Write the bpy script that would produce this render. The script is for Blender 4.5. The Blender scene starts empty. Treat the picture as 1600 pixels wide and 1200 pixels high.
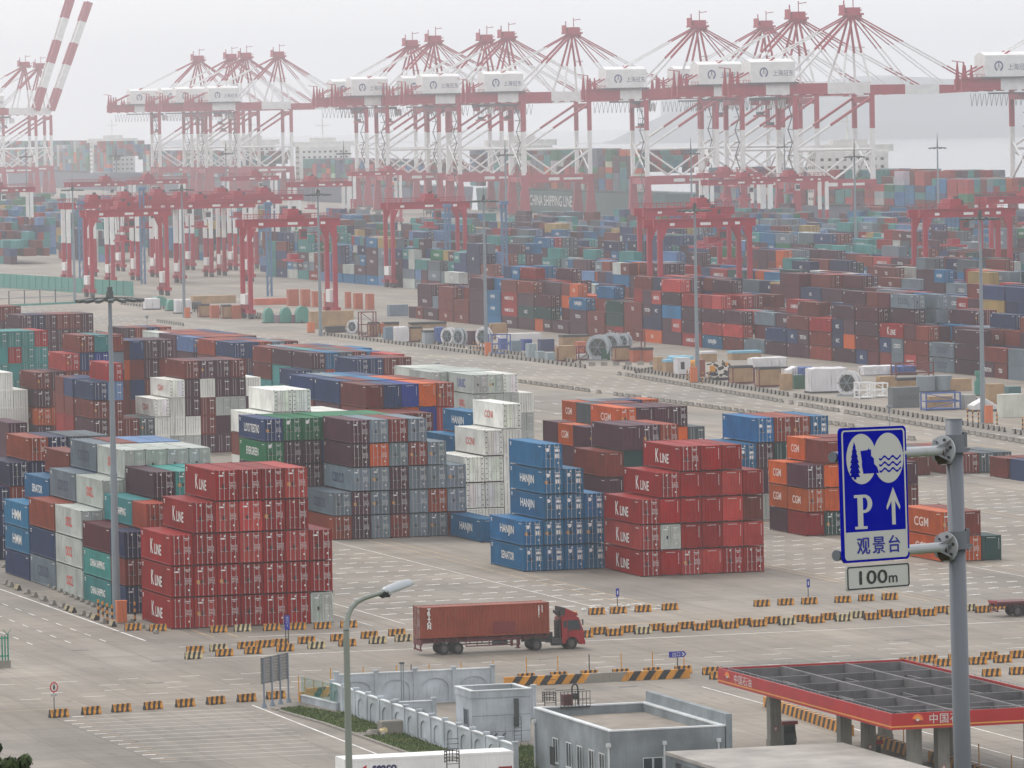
import bpy, math, random
import numpy as np
from mathutils import Vector, Matrix
rnd = random.Random(7)
S = bpy.context.scene
C = S.collection

# ------------------------------------------------------------------ camera
CAM_F, CAM_PHI, CAM_ROLL, CAM_PITCH, CAM_H = 9230.1, 0.287834, 0.018805, 0.0455852, 46.792
_cp, _sp = math.cos(CAM_PITCH), math.sin(CAM_PITCH)
FWD = Vector((math.sin(CAM_PHI)*_cp, math.cos(CAM_PHI)*_cp, -_sp))
RGT = Vector((math.cos(CAM_PHI), -math.sin(CAM_PHI), 0.0))
UPV = RGT.cross(FWD)
_cr, _sr = math.cos(CAM_ROLL), math.sin(CAM_ROLL)
cd = bpy.data.cameras.new('camera')
cam = bpy.data.objects.new('camera', cd); C.objects.link(cam)
cd.sensor_fit = 'HORIZONTAL'; cd.sensor_width = 36.0
cd.lens = 36.0*CAM_F/1600.0
cd.clip_start = 1.0; cd.clip_end = 30000.0
_rc = RGT*_cr - UPV*_sr; _uc = RGT*_sr + UPV*_cr
M = Matrix((( _rc.x, _uc.x, -FWD.x, 0), (_rc.y, _uc.y, -FWD.y, 0), (_rc.z, _uc.z, -FWD.z, CAM_H), (0, 0, 0, 1)))
cam.matrix_world = M
S.camera = cam
EYE = np.array([0, 0, CAM_H])

# ------------------------------------------------------------------ sky, sun, exposure
SUN_EL, SUN_AZ = math.radians(52), math.radians(-22)      # azimuth clockwise from +Y
w = bpy.data.worlds.new('World'); S.world = w; w.use_nodes = True
nt = w.node_tree; nt.nodes.clear()
out = nt.nodes.new('ShaderNodeOutputWorld'); bg = nt.nodes.new('ShaderNodeBackground')
sky = nt.nodes.new('ShaderNodeTexSky'); sky.sky_type = 'NISHITA'; sky.sun_disc = False
sky.sun_elevation = SUN_EL; sky.sun_rotation = SUN_AZ
sky.air_density = 1.0; sky.dust_density = 4.0; sky.ozone_density = 1.0
hs = nt.nodes.new('ShaderNodeMix'); hs.data_type = 'RGBA'; hs.inputs['Factor'].default_value = 0.86
hs.inputs['B'].default_value = (9.4, 9.45, 9.6, 1)        # flat grey-white cloud deck over the clear sky
nt.links.new(sky.outputs[0], hs.inputs['A']); nt.links.new(hs.outputs['Result'], bg.inputs[0])
bg.inputs[1].default_value = 0.14
nt.links.new(bg.outputs[0], out.inputs[0])
sl = bpy.data.lights.new('sun', 'SUN'); sl.energy = 1.3; sl.angle = math.radians(16); sl.color = (1.0, 0.95, 0.88)
sun = bpy.data.objects.new('sun', sl); C.objects.link(sun)
_sd = Vector((math.sin(SUN_AZ)*math.cos(SUN_EL), math.cos(SUN_AZ)*math.cos(SUN_EL), math.sin(SUN_EL)))
sun.rotation_euler = _sd.to_track_quat('Z', 'Y').to_euler(); sun.location = (0, 0, 600)
vs = S.view_settings
vs.view_transform = 'Standard'; vs.look = 'None'; vs.gamma = 1.0; vs.exposure = -0.03; vs.use_curve_mapping = False
cy = S.cycles
cy.max_bounces = 6; cy.diffuse_bounces = 2; cy.glossy_bounces = 2; cy.transmission_bounces = 2; cy.volume_bounces = 2
cy.caustics_reflective = False; cy.caustics_refractive = False
cy.use_denoising = True
cy.use_adaptive_sampling = True; cy.adaptive_threshold = 0.01

# ------------------------------------------------------------------ helpers
def ray(px, py):
    X, Y = px-800.0, py-600.0
    a = X*_cr - Y*_sr; b = X*_sr + Y*_cr
    return FWD*CAM_F + RGT*a - UPV*b
def at(px, py, z=0.0):
    d = ray(px, py); t = (z-CAM_H)/d.z
    return Vector((d.x*t, d.y*t, z))
def tag(o, label=None, cat=None, group=None, kind=None):
    if label: o['label'] = label
    if cat: o['category'] = cat
    if group: o['group'] = group
    if kind: o['kind'] = kind
    return o
class MB:
    """collects geometry for one mesh"""
    def __init__(s): s.v = []; s.f = []; s.m = []; s.c = []; s.col = None
    def quad(s, a, b, c, d, m=0):
        n = len(s.v); s.v += [tuple(a), tuple(b), tuple(c), tuple(d)]; s.f.append((n, n+1, n+2, n+3)); s.m.append(m); s.c.append(s.col)
    def poly(s, pts, m=0):
        n = len(s.v); s.v += [tuple(p) for p in pts]; s.f.append(tuple(range(n, n+len(pts)))); s.m.append(m); s.c.append(s.col)
    def box(s, x0, x1, y0, y1, z0, z1, m=0):
        if x1 < x0: x0, x1 = x1, x0
        if y1 < y0: y0, y1 = y1, y0
        n = len(s.v)
        s.v += [(x0,y0,z0),(x1,y0,z0),(x1,y1,z0),(x0,y1,z0),(x0,y0,z1),(x1,y0,z1),(x1,y1,z1),(x0,y1,z1)]
        for f in ((0,3,2,1),(4,5,6,7),(0,1,5,4),(1,2,6,5),(2,3,7,6),(3,0,4,7)):
            s.f.append(tuple(n+i for i in f)); s.m.append(m); s.c.append(s.col)
        return s
    def beam(s, p0, p1, w, h=None, m=0, up=(0,0,1)):
        h = h or w
        p0 = Vector(p0); p1 = Vector(p1); d = (p1-p0)
        if d.length < 1e-6: return s
        d.normalize(); u = Vector(up)
        if abs(d.dot(u)) > 0.99: u = Vector((0,1,0))
        r = d.cross(u).normalized(); u = r.cross(d)
        n = len(s.v)
        for p in (p0, p1):
            for a, b in ((-1,-1),(1,-1),(1,1),(-1,1)):
                s.v.append(tuple(p + r*(a*w/2) + u*(b*h/2)))
        for f in ((0,3,2,1),(4,5,6,7),(0,1,5,4),(1,2,6,5),(2,3,7,6),(3,0,4,7)):
            s.f.append(tuple(n+i for i in f)); s.m.append(m); s.c.append(s.col)
        return s
    def tube(s, p0, p1, r0, r1=None, n=10, m=0, cap=True):
        r1 = r0 if r1 is None else r1
        p0 = Vector(p0); p1 = Vector(p1); d = (p1-p0).normalized()
        u = Vector((0,0,1)) if abs(d.z) < 0.9 else Vector((1,0,0))
        a = d.cross(u).normalized(); b = d.cross(a)
        k = len(s.v)
        for p, r in ((p0, r0), (p1, r1)):
            for i in range(n):
                t = 2*math.pi*i/n
                s.v.append(tuple(p + a*(r*math.cos(t)) + b*(r*math.sin(t))))
        for i in range(n):
            j = (i+1) % n
            s.f.append((k+i, k+n+i, k+n+j, k+j)); s.m.append(m); s.c.append(s.col)
        if cap:
            s.f.append(tuple(k+i for i in range(n))); s.m.append(m); s.c.append(s.col)
            s.f.append(tuple(k+n+i for i in reversed(range(n)))); s.m.append(m); s.c.append(s.col)
        return s
    def prism(s, pts, x0, x1, axis='x', m=0):
        """outline pts in the plane across axis, extruded from x0 to x1"""
        def P(u, p): return (u, p[0], p[1]) if axis == 'x' else ((p[0], u, p[1]) if axis == 'y' else (p[0], p[1], u))
        n = len(s.v); k = len(pts)
        s.v += [P(x0, p) for p in pts] + [P(x1, p) for p in pts]
        for i in range(k):
            j = (i+1) % k; s.f.append((n+i, n+j, n+k+j, n+k+i)); s.m.append(m); s.c.append(s.col)
        s.f.append(tuple(n+i for i in reversed(range(k)))); s.m.append(m); s.c.append(s.col)
        s.f.append(tuple(n+k+i for i in range(k))); s.m.append(m); s.c.append(s.col)
        return s
    def mesh(s, name, mats, smooth=False):
        me = bpy.data.meshes.new(name)
        me.from_pydata(s.v, [], s.f)
        for m in mats: me.materials.append(m)
        me.polygons.foreach_set('material_index', s.m)
        if smooth: me.polygons.foreach_set('use_smooth', [True]*len(s.f))
        if s.col is not None or any(c is not None for c in s.c):
            ca = me.color_attributes.new('Col', 'FLOAT_COLOR', 'CORNER')
            buf = []
            for f, c in zip(s.f, s.c):
                c = c or (1, 1, 1)
                buf += [c[0], c[1], c[2], 1.0]*len(f)
            ca.data.foreach_set('color', buf)
        me.update()
        return me
    def build(s, name, mats, parent=None, loc=(0,0,0), rot=0.0, color=None, smooth=False):
        return link(name, s.mesh(name, mats if isinstance(mats, (list, tuple)) else [mats], smooth), parent, loc, rot, color)
def link(name, me, parent=None, loc=(0,0,0), rot=0.0, color=None):
    o = bpy.data.objects.new(name, me); C.objects.link(o)
    o.location = loc
    if rot: o.rotation_euler = (0, 0, rot)
    if parent is not None: o.parent = parent
    if color is not None: o.color = (*color, 1.0)
    return o
def empty(name, loc=(0,0,0), rot=0.0):
    o = bpy.data.objects.new(name, None); C.objects.link(o); o.location = loc; o.rotation_euler = (0,0,rot); o.empty_display_size = 0.5
    return o
def kids(root):
    return CH.get(root.name, [])
def copy_tree(root, loc, rot=None):
    """a copy of a thing with copies of its parts and sub-parts (meshes shared)"""
    ch = {}
    for o in C.objects:
        if o.parent is not None: ch.setdefault(o.parent.name, []).append(o)
    def cp(o, par):
        c = o.copy(); C.objects.link(c)
        if par is not None: c.parent = par
        for k in ch.get(o.name, []): cp(k, c)
        return c
    r = cp(root, None); r.location = loc
    if rot is not None: r.rotation_euler = (0, 0, rot)
    return r
_ord = ['', 'first', 'second', 'third', 'fourth', 'fifth', 'sixth', 'seventh', 'eighth', 'ninth', 'tenth', 'eleventh', 'twelfth', 'thirteenth', 'fourteenth', 'fifteenth', 'sixteenth', 'seventeenth', 'eighteenth', 'nineteenth', 'twentieth']
def nth(i):
    if i <= 20: return _ord[i]
    t, u = divmod(i, 10); T = ['', '', 'twenty', 'thirty', 'forty', 'fifty', 'sixty', 'seventy', 'eighty', 'ninety'][t]
    return (T + '-' + _ord[u]) if u else (T[:-1] + 'ieth')

# ------------------------------------------------------------------ materials
def srgb(r, g, b):
    f = lambda c: (c/255/12.92) if c/255 <= 0.04045 else ((c/255+0.055)/1.055)**2.4
    return (f(r), f(g), f(b))
def mat(name, base=(.5,.5,.5), rough=0.6, metal=0.0, source=None, wear=0.25, scale=1.2, wcol=None, bump=0.0, spec=0.5, streak=True, emit=None):
    """painted surface with weathering: broad fading, vertical streaks, specks"""
    m = bpy.data.materials.new(name); m.use_nodes = True
    t = m.node_tree; N = t.nodes; L = t.links; N.clear()
    o = N.new('ShaderNodeOutputMaterial'); p = N.new('ShaderNodeBsdfPrincipled'); L.new(p.outputs[0], o.inputs[0])
    p.inputs['Roughness'].default_value = rough; p.inputs['Metallic'].default_value = metal
    p.inputs['Specular IOR Level'].default_value = spec
    if source == 'object':
        c = N.new('ShaderNodeObjectInfo'); col = c.outputs['Color']
    elif source == 'attr':
        c = N.new('ShaderNodeVertexColor'); c.layer_name = 'Col'; col = c.outputs['Color']
    else:
        c = N.new('ShaderNodeRGB'); c.outputs[0].default_value = (*base, 1); col = c.outputs[0]
    if wear > 0:
        tc = N.new('ShaderNodeTexCoord'); mp = N.new('ShaderNodeMapping')
        L.new(tc.outputs['Object'], mp.inputs[0])
        if source == 'object':
            oi = N.new('ShaderNodeObjectInfo'); ad = N.new('ShaderNodeVectorMath'); ad.operation = 'ADD'
            ml = N.new('ShaderNodeMath'); ml.operation = 'MULTIPLY'; ml.inputs[1].default_value = 97.0
            L.new(oi.outputs['Random'], ml.inputs[0]); L.new(mp.outputs[0], ad.inputs[0]); L.new(ml.outputs[0], ad.inputs[1]); vec = ad.outputs[0]
        else: vec = mp.outputs[0]
        n1 = N.new('ShaderNodeTexNoise'); n1.inputs['Scale'].default_value = scale*0.35; n1.inputs['Detail'].default_value = 5
        L.new(vec, n1.inputs['Vector'])
        m2 = N.new('ShaderNodeMapping'); m2.inputs['Scale'].default_value = (3, 3, 0.25) if streak else (1, 1, 1); L.new(vec, m2.inputs[0])
        n2 = N.new('ShaderNodeTexNoise'); n2.inputs['Scale'].default_value = scale*2; n2.inputs['Detail'].default_value = 4; L.new(m2.outputs[0], n2.inputs['Vector'])
        r1 = N.new('ShaderNodeMapRange'); r1.inputs[1].default_value = 0.3; r1.inputs[2].default_value = 0.75; r1.inputs[3].default_value = 1-wear*0.7; r1.inputs[4].default_value = 1+wear*0.8
        L.new(n1.outputs[0], r1.inputs[0])
        vm = N.new('ShaderNodeVectorMath'); vm.operation = 'SCALE'; L.new(col, vm.inputs[0]); L.new(r1.outputs[0], vm.inputs['Scale'])
        mx = N.new('ShaderNodeMix'); mx.data_type = 'RGBA'; L.new(vm.outputs[0], mx.inputs['A'])
        mx.inputs['B'].default_value = (*(wcol or (0.10, 0.06, 0.045)), 1)
        r2 = N.new('ShaderNodeMapRange'); r2.inputs[1].default_value = 0.56; r2.inputs[2].default_value = 0.78; r2.inputs[3].default_value = 0.0; r2.inputs[4].default_value = min(1.0, wear*1.8)
        L.new(n2.outputs[0], r2.inputs[0]); L.new(r2.outputs[0], mx.inputs['Factor'])
        col = mx.outputs['Result']
        if bump > 0:
            b = N.new('ShaderNodeBump'); b.inputs['Strength'].default_value = bump; b.inputs['Distance'].default_value = 0.05
            L.new(n2.outputs[0], b.inputs['Height']); L.new(b.outputs[0], p.inputs['Normal'])
    L.new(col, p.inputs['Base Color'])
    if emit: p.inputs['Emission Color'].default_value = (*emit, 1); p.inputs['Emission Strength'].default_value = 1
    return m
MAT = {}
MAT['paint'] = mat('container_paint', source='object', rough=0.5, wear=0.3, spec=.14, wcol=(.06,.03,.025))
MAT['paint_far'] = mat('container_paint_far', source='attr', rough=0.55, wear=0.28, scale=0.5, spec=.12, wcol=(.06,.035,.03))
MAT['dark'] = mat('dark_gap', (0.015,0.013,0.014), rough=0.8, wear=0)
MAT['rod'] = mat('galvanised_rod', (0.42,0.40,0.40), rough=0.4, metal=0.3, wear=0)
MAT['white'] = mat('white_print', (0.78,0.78,0.77), rough=0.6, wear=0.12, wcol=(.3,.28,.26))
MAT['black'] = mat('black_rubber', (0.012,0.012,0.013), rough=0.7, wear=0)
MAT['steel'] = mat('galvanised_steel', (0.30,0.32,0.34), rough=0.45, metal=0.25, wear=0.18, wcol=(.18,.16,.14))
MAT['any'] = mat('painted_steel', source='object', rough=0.5, wear=0.18)
MAT['print'] = mat('flat_print', source='object', rough=0.6, wear=0.1, wcol=(.4,.36,.33))
MAT['yellow'] = mat('yellow_paint', srgb(200,140,40), rough=0.6, wear=0.3)
# ------------------------------------------------------------------ ground, sea
def ground_mat():
    m = bpy.data.materials.new('concrete_apron'); m.use_nodes = True
    t = m.node_tree; N = t.nodes; L = t.links; N.clear()
    o = N.new('ShaderNodeOutputMaterial'); p = N.new('ShaderNodeBsdfPrincipled'); L.new(p.outputs[0], o.inputs[0])
    p.inputs['Roughness'].default_value = 0.75; p.inputs['Specular IOR Level'].default_value = 0.35
    tc = N.new('ShaderNodeTexCoord')
    def noise(sc, det, mp=(1,1,1), rough=0.55):
        a = N.new('ShaderNodeMapping'); a.inputs['Scale'].default_value = mp; L.new(tc.outputs['Object'], a.inputs[0])
        n = N.new('ShaderNodeTexNoise'); n.inputs['Scale'].default_value = sc; n.inputs['Detail'].default_value = det; n.inputs['Roughness'].default_value = rough
        L.new(a.outputs[0], n.inputs['Vector']); return n.outputs[0]
    def rng(x, a, b, c, d):
        r = N.new('ShaderNodeMapRange'); r.inputs[1].default_value = a; r.inputs[2].default_value = b; r.inputs[3].default_value = c; r.inputs[4].default_value = d; L.new(x, r.inputs[0]); return r.outputs[0]
    def mul(x, y):
        k = N.new('ShaderNodeMath'); k.operation = 'MULTIPLY'; L.new(x, k.inputs[0]); L.new(y, k.inputs[1]); return k.outputs[0]
    # slab tone: each slab its own
    br = N.new('ShaderNodeTexBrick'); br.offset = 0; br.inputs['Scale'].default_value = 1; br.inputs['Brick Width'].default_value = 4.6; br.inputs['Row Height'].default_value = 5.0
    br.inputs['Mortar Size'].default_value = 0.045; br.inputs['Mortar Smooth'].default_value = 0.3
    br.inputs['Color1'].default_value = (1,1,1,1); br.inputs['Color2'].default_value = (0.86,0.86,0.86,1); br.inputs['Mortar'].default_value = (0.55,0.53,0.51,1)
    L.new(tc.outputs['Object'], br.inputs['Vector'])
    v = mul(rng(noise(0.035, 6), 0.3, 0.7, 0.78, 1.12), rng(noise(0.5, 6), 0.3, 0.7, 0.93, 1.06))
    v = mul(v, rng(noise(0.12, 5, (1, 0.08, 1)), 0.38, 0.72, 1.06, 0.74))     # tyre tracks along the lanes
    v = mul(v, rng(noise(0.10, 5, (0.07, 1, 1)), 0.45, 0.75, 1.03, 0.82))
    v = mul(v, rng(noise(0.9, 4, (1, 0.035, 1)), 0.42, 0.72, 1.04, 0.84))
    v = mul(v, rng(noise(0.8, 4, (0.035, 1, 1)), 0.46, 0.74, 1.03, 0.86))
    v = mul(v, rng(noise(0.9, 3, (1, 0.3, 1)), 0.64, 0.74, 1.0, 0.68))        # oil spots
    c = N.new('ShaderNodeMix'); c.data_type = 'RGBA'; c.inputs['A'].default_value = (0.292, 0.252, 0.207, 1); c.inputs['B'].default_value = (0.270, 0.240, 0.206, 1)
    L.new(rng(noise(0.02, 4), 0.4, 0.6, 0, 1), c.inputs['Factor'])
    s1 = N.new('ShaderNodeVectorMath'); s1.operation = 'SCALE'; L.new(c.outputs['Result'], s1.inputs[0]); L.new(v, s1.inputs['Scale'])
    s2 = N.new('ShaderNodeVectorMath'); s2.operation = 'MULTIPLY'; L.new(s1.outputs[0], s2.inputs[0]); L.new(br.outputs[0], s2.inputs[1])
    L.new(s2.outputs[0], p.inputs['Base Color'])
    b = N.new('ShaderNodeBump'); b.inputs['Strength'].default_value = 0.2; b.inputs['Distance'].default_value = 0.02
    L.new(noise(6, 4), b.inputs['Height']); L.new(b.outputs[0], p.inputs['Normal'])
    return m
MAT['ground'] = ground_mat()
def quay(y): return 768.0+(y-2080.0)*0.062      # the quay edge
g = MB(); qa, qb = quay(-600), quay(16400)
g.quad((-4000,-600,0), (qa,-600,0), (qb,16400,0), (-4000,16400,0))
g.quad((qa,-600,0), (qa,-600,-5), (qb,16400,-5), (qb,16400,0))
tag(g.build('ground', MAT['ground']), kind='structure')
MAT['sea'] = mat('sea_water', (0.03,0.05,0.055), rough=0.15, wear=0)
g = MB(); g.quad((qa-8,-600,-3.5), (9400,-600,-3.5), (9400,16400,-3.5), (quay(16400)-8,16400,-3.5))
tag(g.build('sea', MAT['sea']), kind='structure')

# ------------------------------------------------------------------ painted markings
MAT['line'] = mat('white_line', (0.74,0.72,0.69), rough=0.7, wear=0.45, wcol=(.36,.33,.30), streak=False, scale=1.5)
MAT['yline'] = mat('yellow_line', (0.50,0.34,0.16), rough=0.7, wear=0.5, wcol=(.36,.33,.30), streak=False, scale=1.2)
g = MB(); r = random.Random(11); Z = .006
def dash(x0, x1, y0, y1, m=0, z=Z): g.quad((x0,y0,z), (x1,y0,z), (x1,y1,z), (x0,y1,z), m)
def slots(xa, xb, ya, yb, dx=2.209, dy=6.35):
    """double-tick slot marks of the container blocks"""
    y = ya
    while y < yb:
        x = xa
        while x < xb:
            if r.random() > .12:
                q = r.uniform(.75, 1.1)
                g.quad((x-.74*q,y-.36,Z),(x,y-.36,Z),(x,y+.04,Z),(x-.74*q,y+.04,Z)); g.quad((x,y-.12,Z),(x+.74*q,y-.12,Z),(x+.74*q,y+.28,Z),(x,y+.28,Z))
            x += dx
        y += dy
slots(146.0, 164.5, 529, 626); slots(166.2, 171.0, 529, 572); slots(198.0, 213.0, 529, 622); slots(229, 243, 556, 690); slots(216, 228, 529, 566)
slots(247, 262, 560, 680); slots(144.0, 162, 650, 760); slots(272, 282, 560, 676); slots(197,212,640,650)
slots(250, 266, 700, 840, dy=12.7)
# cross road in front: lanes run along X
for k, y in enumerate((470.5, 475.0, 479.5, 484.0)):
    x = 60+k*1.6+(k % 2)*1.1
    while x < 215: dash(x, x+1.75, y-.09, y+.09); x += 5.3
for y in (511.2,): 
    x = 120
    while x < 215: dash(x, x+1.6, y-.08, y+.08); x += 4.8
dash(118, 215, 499.4, 499.65); dash(140, 215, 513.6, 513.85, 1); dash(140, 215, 514.7, 514.9, 1); dash(75, 128, 461.9, 462.05, 1); dash(152, 215, 467.2, 467.4, 1)
for a, b in ((128,146), (150,156)): dash(a, b, 518.0, 518.25)
for x in (125.0, 127.2): dash(x, x+.16, 519, 528, 1)
# lanes along Y between the blocks
for x, m in ((141.2,0), (144.4,0), (165.6,0), (169.6,1), (171.3,1), (195.9,1), (197.1,1), (214.5,0), (217.0,1), (244.8,1), (246.2,1), (268.6,0)):
    ya = 524 if x < 245 else 560
    dash(x, x+.13, ya, 1180 if x > 240 else 900, m)
for x in (118.6,): dash(x, x+.2, 519, 700)
for x in (108.5, 112.0, 115.2):
    y = 520
    while y < 760: dash(x, x+.13, y, y+2.6); y += 6.2
# service road lanes
for k, x in enumerate((296.5, 300.5, 304.5, 308.5, 312.5)):
    y = 620+k*1.5
    while y < 1700: dash(x, x+.22, y, y+3.2); y += 9.5
dash(292.6, 292.8, 620, 1300, 1); dash(315.6, 315.8, 620, 1020, 1)
for x in (250, 259, 268, 277):
    y = 850
    while y < 1300: dash(x, x+.25, y, y+3); y += 10
# parking bays at lower left: lines along X
for i in range(14):
    y = 455.2-i*2.72; xa = 96.9+(0 if i else 1.2)
    dash(xa, 112.2-.30*max(0, i-4)+.0, y-.05, y+.05); 
    if i < 13: dash(xa-.1, xa+.9, y-.35, y-.12); dash(xa+.3, xa+1.6, y-1.5, y-1.35, 1)
x0_, y0_, x1_, y1_ = 113.2, 457.5, 112.6, 405.0
g.quad((x0_,y0_,Z),(x0_+.16,y0_,Z),(x1_+.16,y1_,Z),(x1_,y1_,Z))
# petrol station lanes
for x in (133.2, 136.3): dash(x, x+.12, 398, 447, 1)
for x in (150.3, 154.2, 158.6): dash(x, x+.14, 380, 455)
dash(134, 139, 447.8, 448.0)
tag(g.build('road_markings', [MAT['line'], MAT['yline']]), kind='structure')
# wet stains and drain covers on the apron
MAT['drain'] = mat('iron_cover', (0.12,0.11,0.11), rough=0.6, wear=0.3)
for i, (px, py) in enumerate(((125,1016),(249,1033),(242,1067),(855,1030),(980,1073),(1410,1000),(1225,1128),(188,987),(1520,755),(1310,640))):
    p = at(px, py); b = MB(); b.box(-.75, .75, -.32, .32, 0.0, .012); b.box(-.66, .66, -.24, .24, .012, .018)
    tag(b.build('drain_cover', MAT['drain'], None, (p.x, p.y, .002)), 'dark iron drain cover in the concrete '+('below the corner cabinet','above the parking bays, left','above the parking bays, right','just under the truck cab','right of the exit sign','below the distance plate','left of the canopy column','beside the orange cabinet at left','near the right edge beyond the flatbed','on the apron behind the sign')[i], 'drain cover', 'drain covers in the concrete')
# ------------------------------------------------------------------ shipping containers
PAL = {'R':(158,14,36),'r':(186,76,72),'B':(120,54,46),'b':(150,70,52),'P':(80,46,60),'O':(208,104,62),'W':(228,228,222),'w':(182,187,182),'G':(124,138,148),
       'U':(0,114,158),'N':(38,62,104),'K':(26,36,76),'T':(74,144,142),'E':(0,120,80),'D':(24,66,64),'V':(34,56,132),'L':(112,142,184),'S':(88,98,104),'Y':(186,160,108),'M':(92,26,40)}
def _pal(v):
    c = srgb(*v); m = sum(c)/3; f = .70 if m < .35 else .92
    return tuple(max(.0025, (m+(x-m)*1.18)*f) for x in c)
PAL = {k: _pal(v) for k, v in PAL.items()}
CNAME = {'R':'dark red','r':'pinkish red','B':'brown','b':'reddish brown','P':'purplish brown','O':'orange','W':'white','w':'pale grey-green','G':'blue-grey',
         'U':'bright blue','N':'navy blue','K':'dark navy','T':'teal','E':'green','D':'dark green','V':'royal blue','L':'pale blue','S':'slate grey','Y':'tan','M':'maroon'}
CW = 2.125
def corr(mb, p0, axis, length, depth, z0, z1, out, m=0, per=0.29):
    """corrugated sheet from p0 along axis ('x'/'y'), ridges towards out"""
    n = max(1, int(length/per)); per = length/n; pts = []
    for i in range(n):
        a = i*per
        pts += [(a, 0), (a+per*.28, 0), (a+per*.5, -depth), (a+per*.78, -depth)]
    pts.append((length, 0))
    k = len(mb.v)
    for a, d in pts:
        for z in (z0, z1):
            if axis == 'y': mb.v.append((p0[0]+d*out, p0[1]+a, z))
            else: mb.v.append((p0[0]+a, p0[1]+d*out, z))
    for i in range(len(pts)-1):
        j = k+2*i; f = (j, j+2, j+3, j+1)
        if (axis == 'y' and out < 0) or (axis == 'x' and out > 0): f = f[::-1]
        mb.f.append(f); mb.m.append(m); mb.c.append(mb.col)
TPL = {}
def body_mesh(L, H, near, reefer=False, W=CW):
    key = (round(L,2), round(H,2), near, reefer, round(W,2))
    if key in TPL: return TPL[key]
    b = MB(); h = W/2; l = L/2; p = 0.13
    for sx in (-1, 1):
        for sy in (-1, 1):
            b.box(sx*h, sx*(h-p), sy*l, sy*(l-p), 0.0, H-.004)
        b.box(sx*h, sx*(h-0.07), -l+p, l-p, H-0.13, H-0.045)
        b.box(sx*h, sx*(h-0.07), -l+p, l-p, 0.10, 0.22)
    for sy in (-1, 1):
        b.box(-h+p, h-p, sy*l, sy*(l-0.08), H-0.15, H-0.05)
        b.box(-h+p, h-p, sy*l, sy*(l-0.08), 0.10, 0.22)
    if reefer:
        for sx in (-1, 1): b.quad((sx*(h-.02), -l+p, .21), (sx*(h-.02), l-p, .21), (sx*(h-.02), l-p, H-.09), (sx*(h-.02), -l+p, H-.09))
    else:
        corr(b, (-h+.025, -l+p), 'y', L-2*p, 0.045, .21, H-.10, -1)
        corr(b, (h-.025, -l+p), 'y', L-2*p, 0.045, .21, H-.09, 1)
    # roof sheet with shallow cross ribs
    n = int(L/0.6)
    for i in range(n):
        y0 = -l+.08+i*(L-.16)/n; y1 = y0+(L-.16)/n*.5; y2 = -l+.08+(i+1)*(L-.16)/n
        b.quad((-h+.07,y0,H-.06), (h-.07,y0,H-.06), (h-.07,y1,H-.08), (-h+.07,y1,H-.08)); b.quad((-h+.07,y1,H-.08), (h-.07,y1,H-.08), (h-.07,y2,H-.06), (-h+.07,y2,H-.06))
    corr(b, (-h+p, l-.03), 'x', W-2*p, 0.045, .21, H-.12, 1)
    if near == 'e': corr(b, (-h+p, -l+.03), 'x', W-2*p, 0.05, .21, H-.12, -1)
    else: b.quad((-h+p,-l+.09,.21), (h-p,-l+.09,.21), (h-p,-l+.09,H-.12), (-h+p,-l+.09,H-.12), 1)
    b.quad((-h+.07,-l+.08,.12), (-h+.07,l-.08,.12), (h-.07,l-.08,.12), (h-.07,-l+.08,.12), 1)
    # dark corner castings with their slots
    for sx in (-1, 1):
        for z in (0.0, H-.12):
            b.box(sx*(h+.004), sx*(h-.10), -l-.006, -l+.10, z+.008, z+.112, 1)
    if near == 'e':
        for sx in (-1, 1): b.box(sx*.75-.18, sx*.75+.18, -l-.004, -l+.02, .075, .17, 1)
    TPL[key] = b.mesh('container_body', [MAT['paint'], MAT['dark']]); return TPL[key]
def door_mesh(H, side, reefer, rods, W=CW):
    key = ('door', round(H,2), side, reefer, rods, round(W,2))
    if key in TPL: return TPL[key]
    b = MB(); h = W/2-.13; g = .018; z0, z1 = .225, H-.135
    x0, x1 = (-h+g, -g) if side < 0 else (g, h-g)
    if reefer:
        b.box(x0, x1, .03, .075, z0, z1)
        for i in range(5): b.box(x0-.01 if side < 0 else x1-.15, x0+.15 if side < 0 else x1+.01, .0, .03, z0+.12+i*(z1-z0-.3)/4, z0+.2+i*(z1-z0-.3)/4, 2)
    else:
        # pressed panel: flat frame with five recessed bands
        n = 5; hh = (z1-z0)/n
        b.box(x0, x0+.07, .03, .075, z0, z1); b.box(x1-.07, x1, .03, .075, z0, z1)
        for i in range(n):
            a = z0+i*hh
            b.box(x0+.07, x1-.07, .035, .075, a, a+hh*.22)
            b.quad((x0+.07,.06,a+hh*.22), (x1-.07,.06,a+hh*.22), (x1-.07,.06,a+hh), (x0+.07,.06,a+hh))
    if rods:
        for t in (.27, .76):
            x = x0+(x1-x0)*t; b.box(x-.02, x+.02, .005, .03, .10, H-.09, 1)
    TPL[key] = b.mesh('container_door', [MAT['paint'], MAT['rod'], MAT['dark']]); return TPL[key]
def rod_mesh(H):
    key = ('rod', round(H,2))
    if key in TPL: return TPL[key]
    b = MB(); b.box(-.022, .022, -.008, .03, .09, H-.03)
    for z in (.25, H*.42, H*.62, H-.2): b.box(-.05, .05, -.012, .032, z-.03, z+.03)
    b.box(-.02, .22, -.02, .0, H*.40, H*.40+.04)
    TPL[key] = b.mesh('locking_rod', [MAT['rod']]); return TPL[key]
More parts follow.
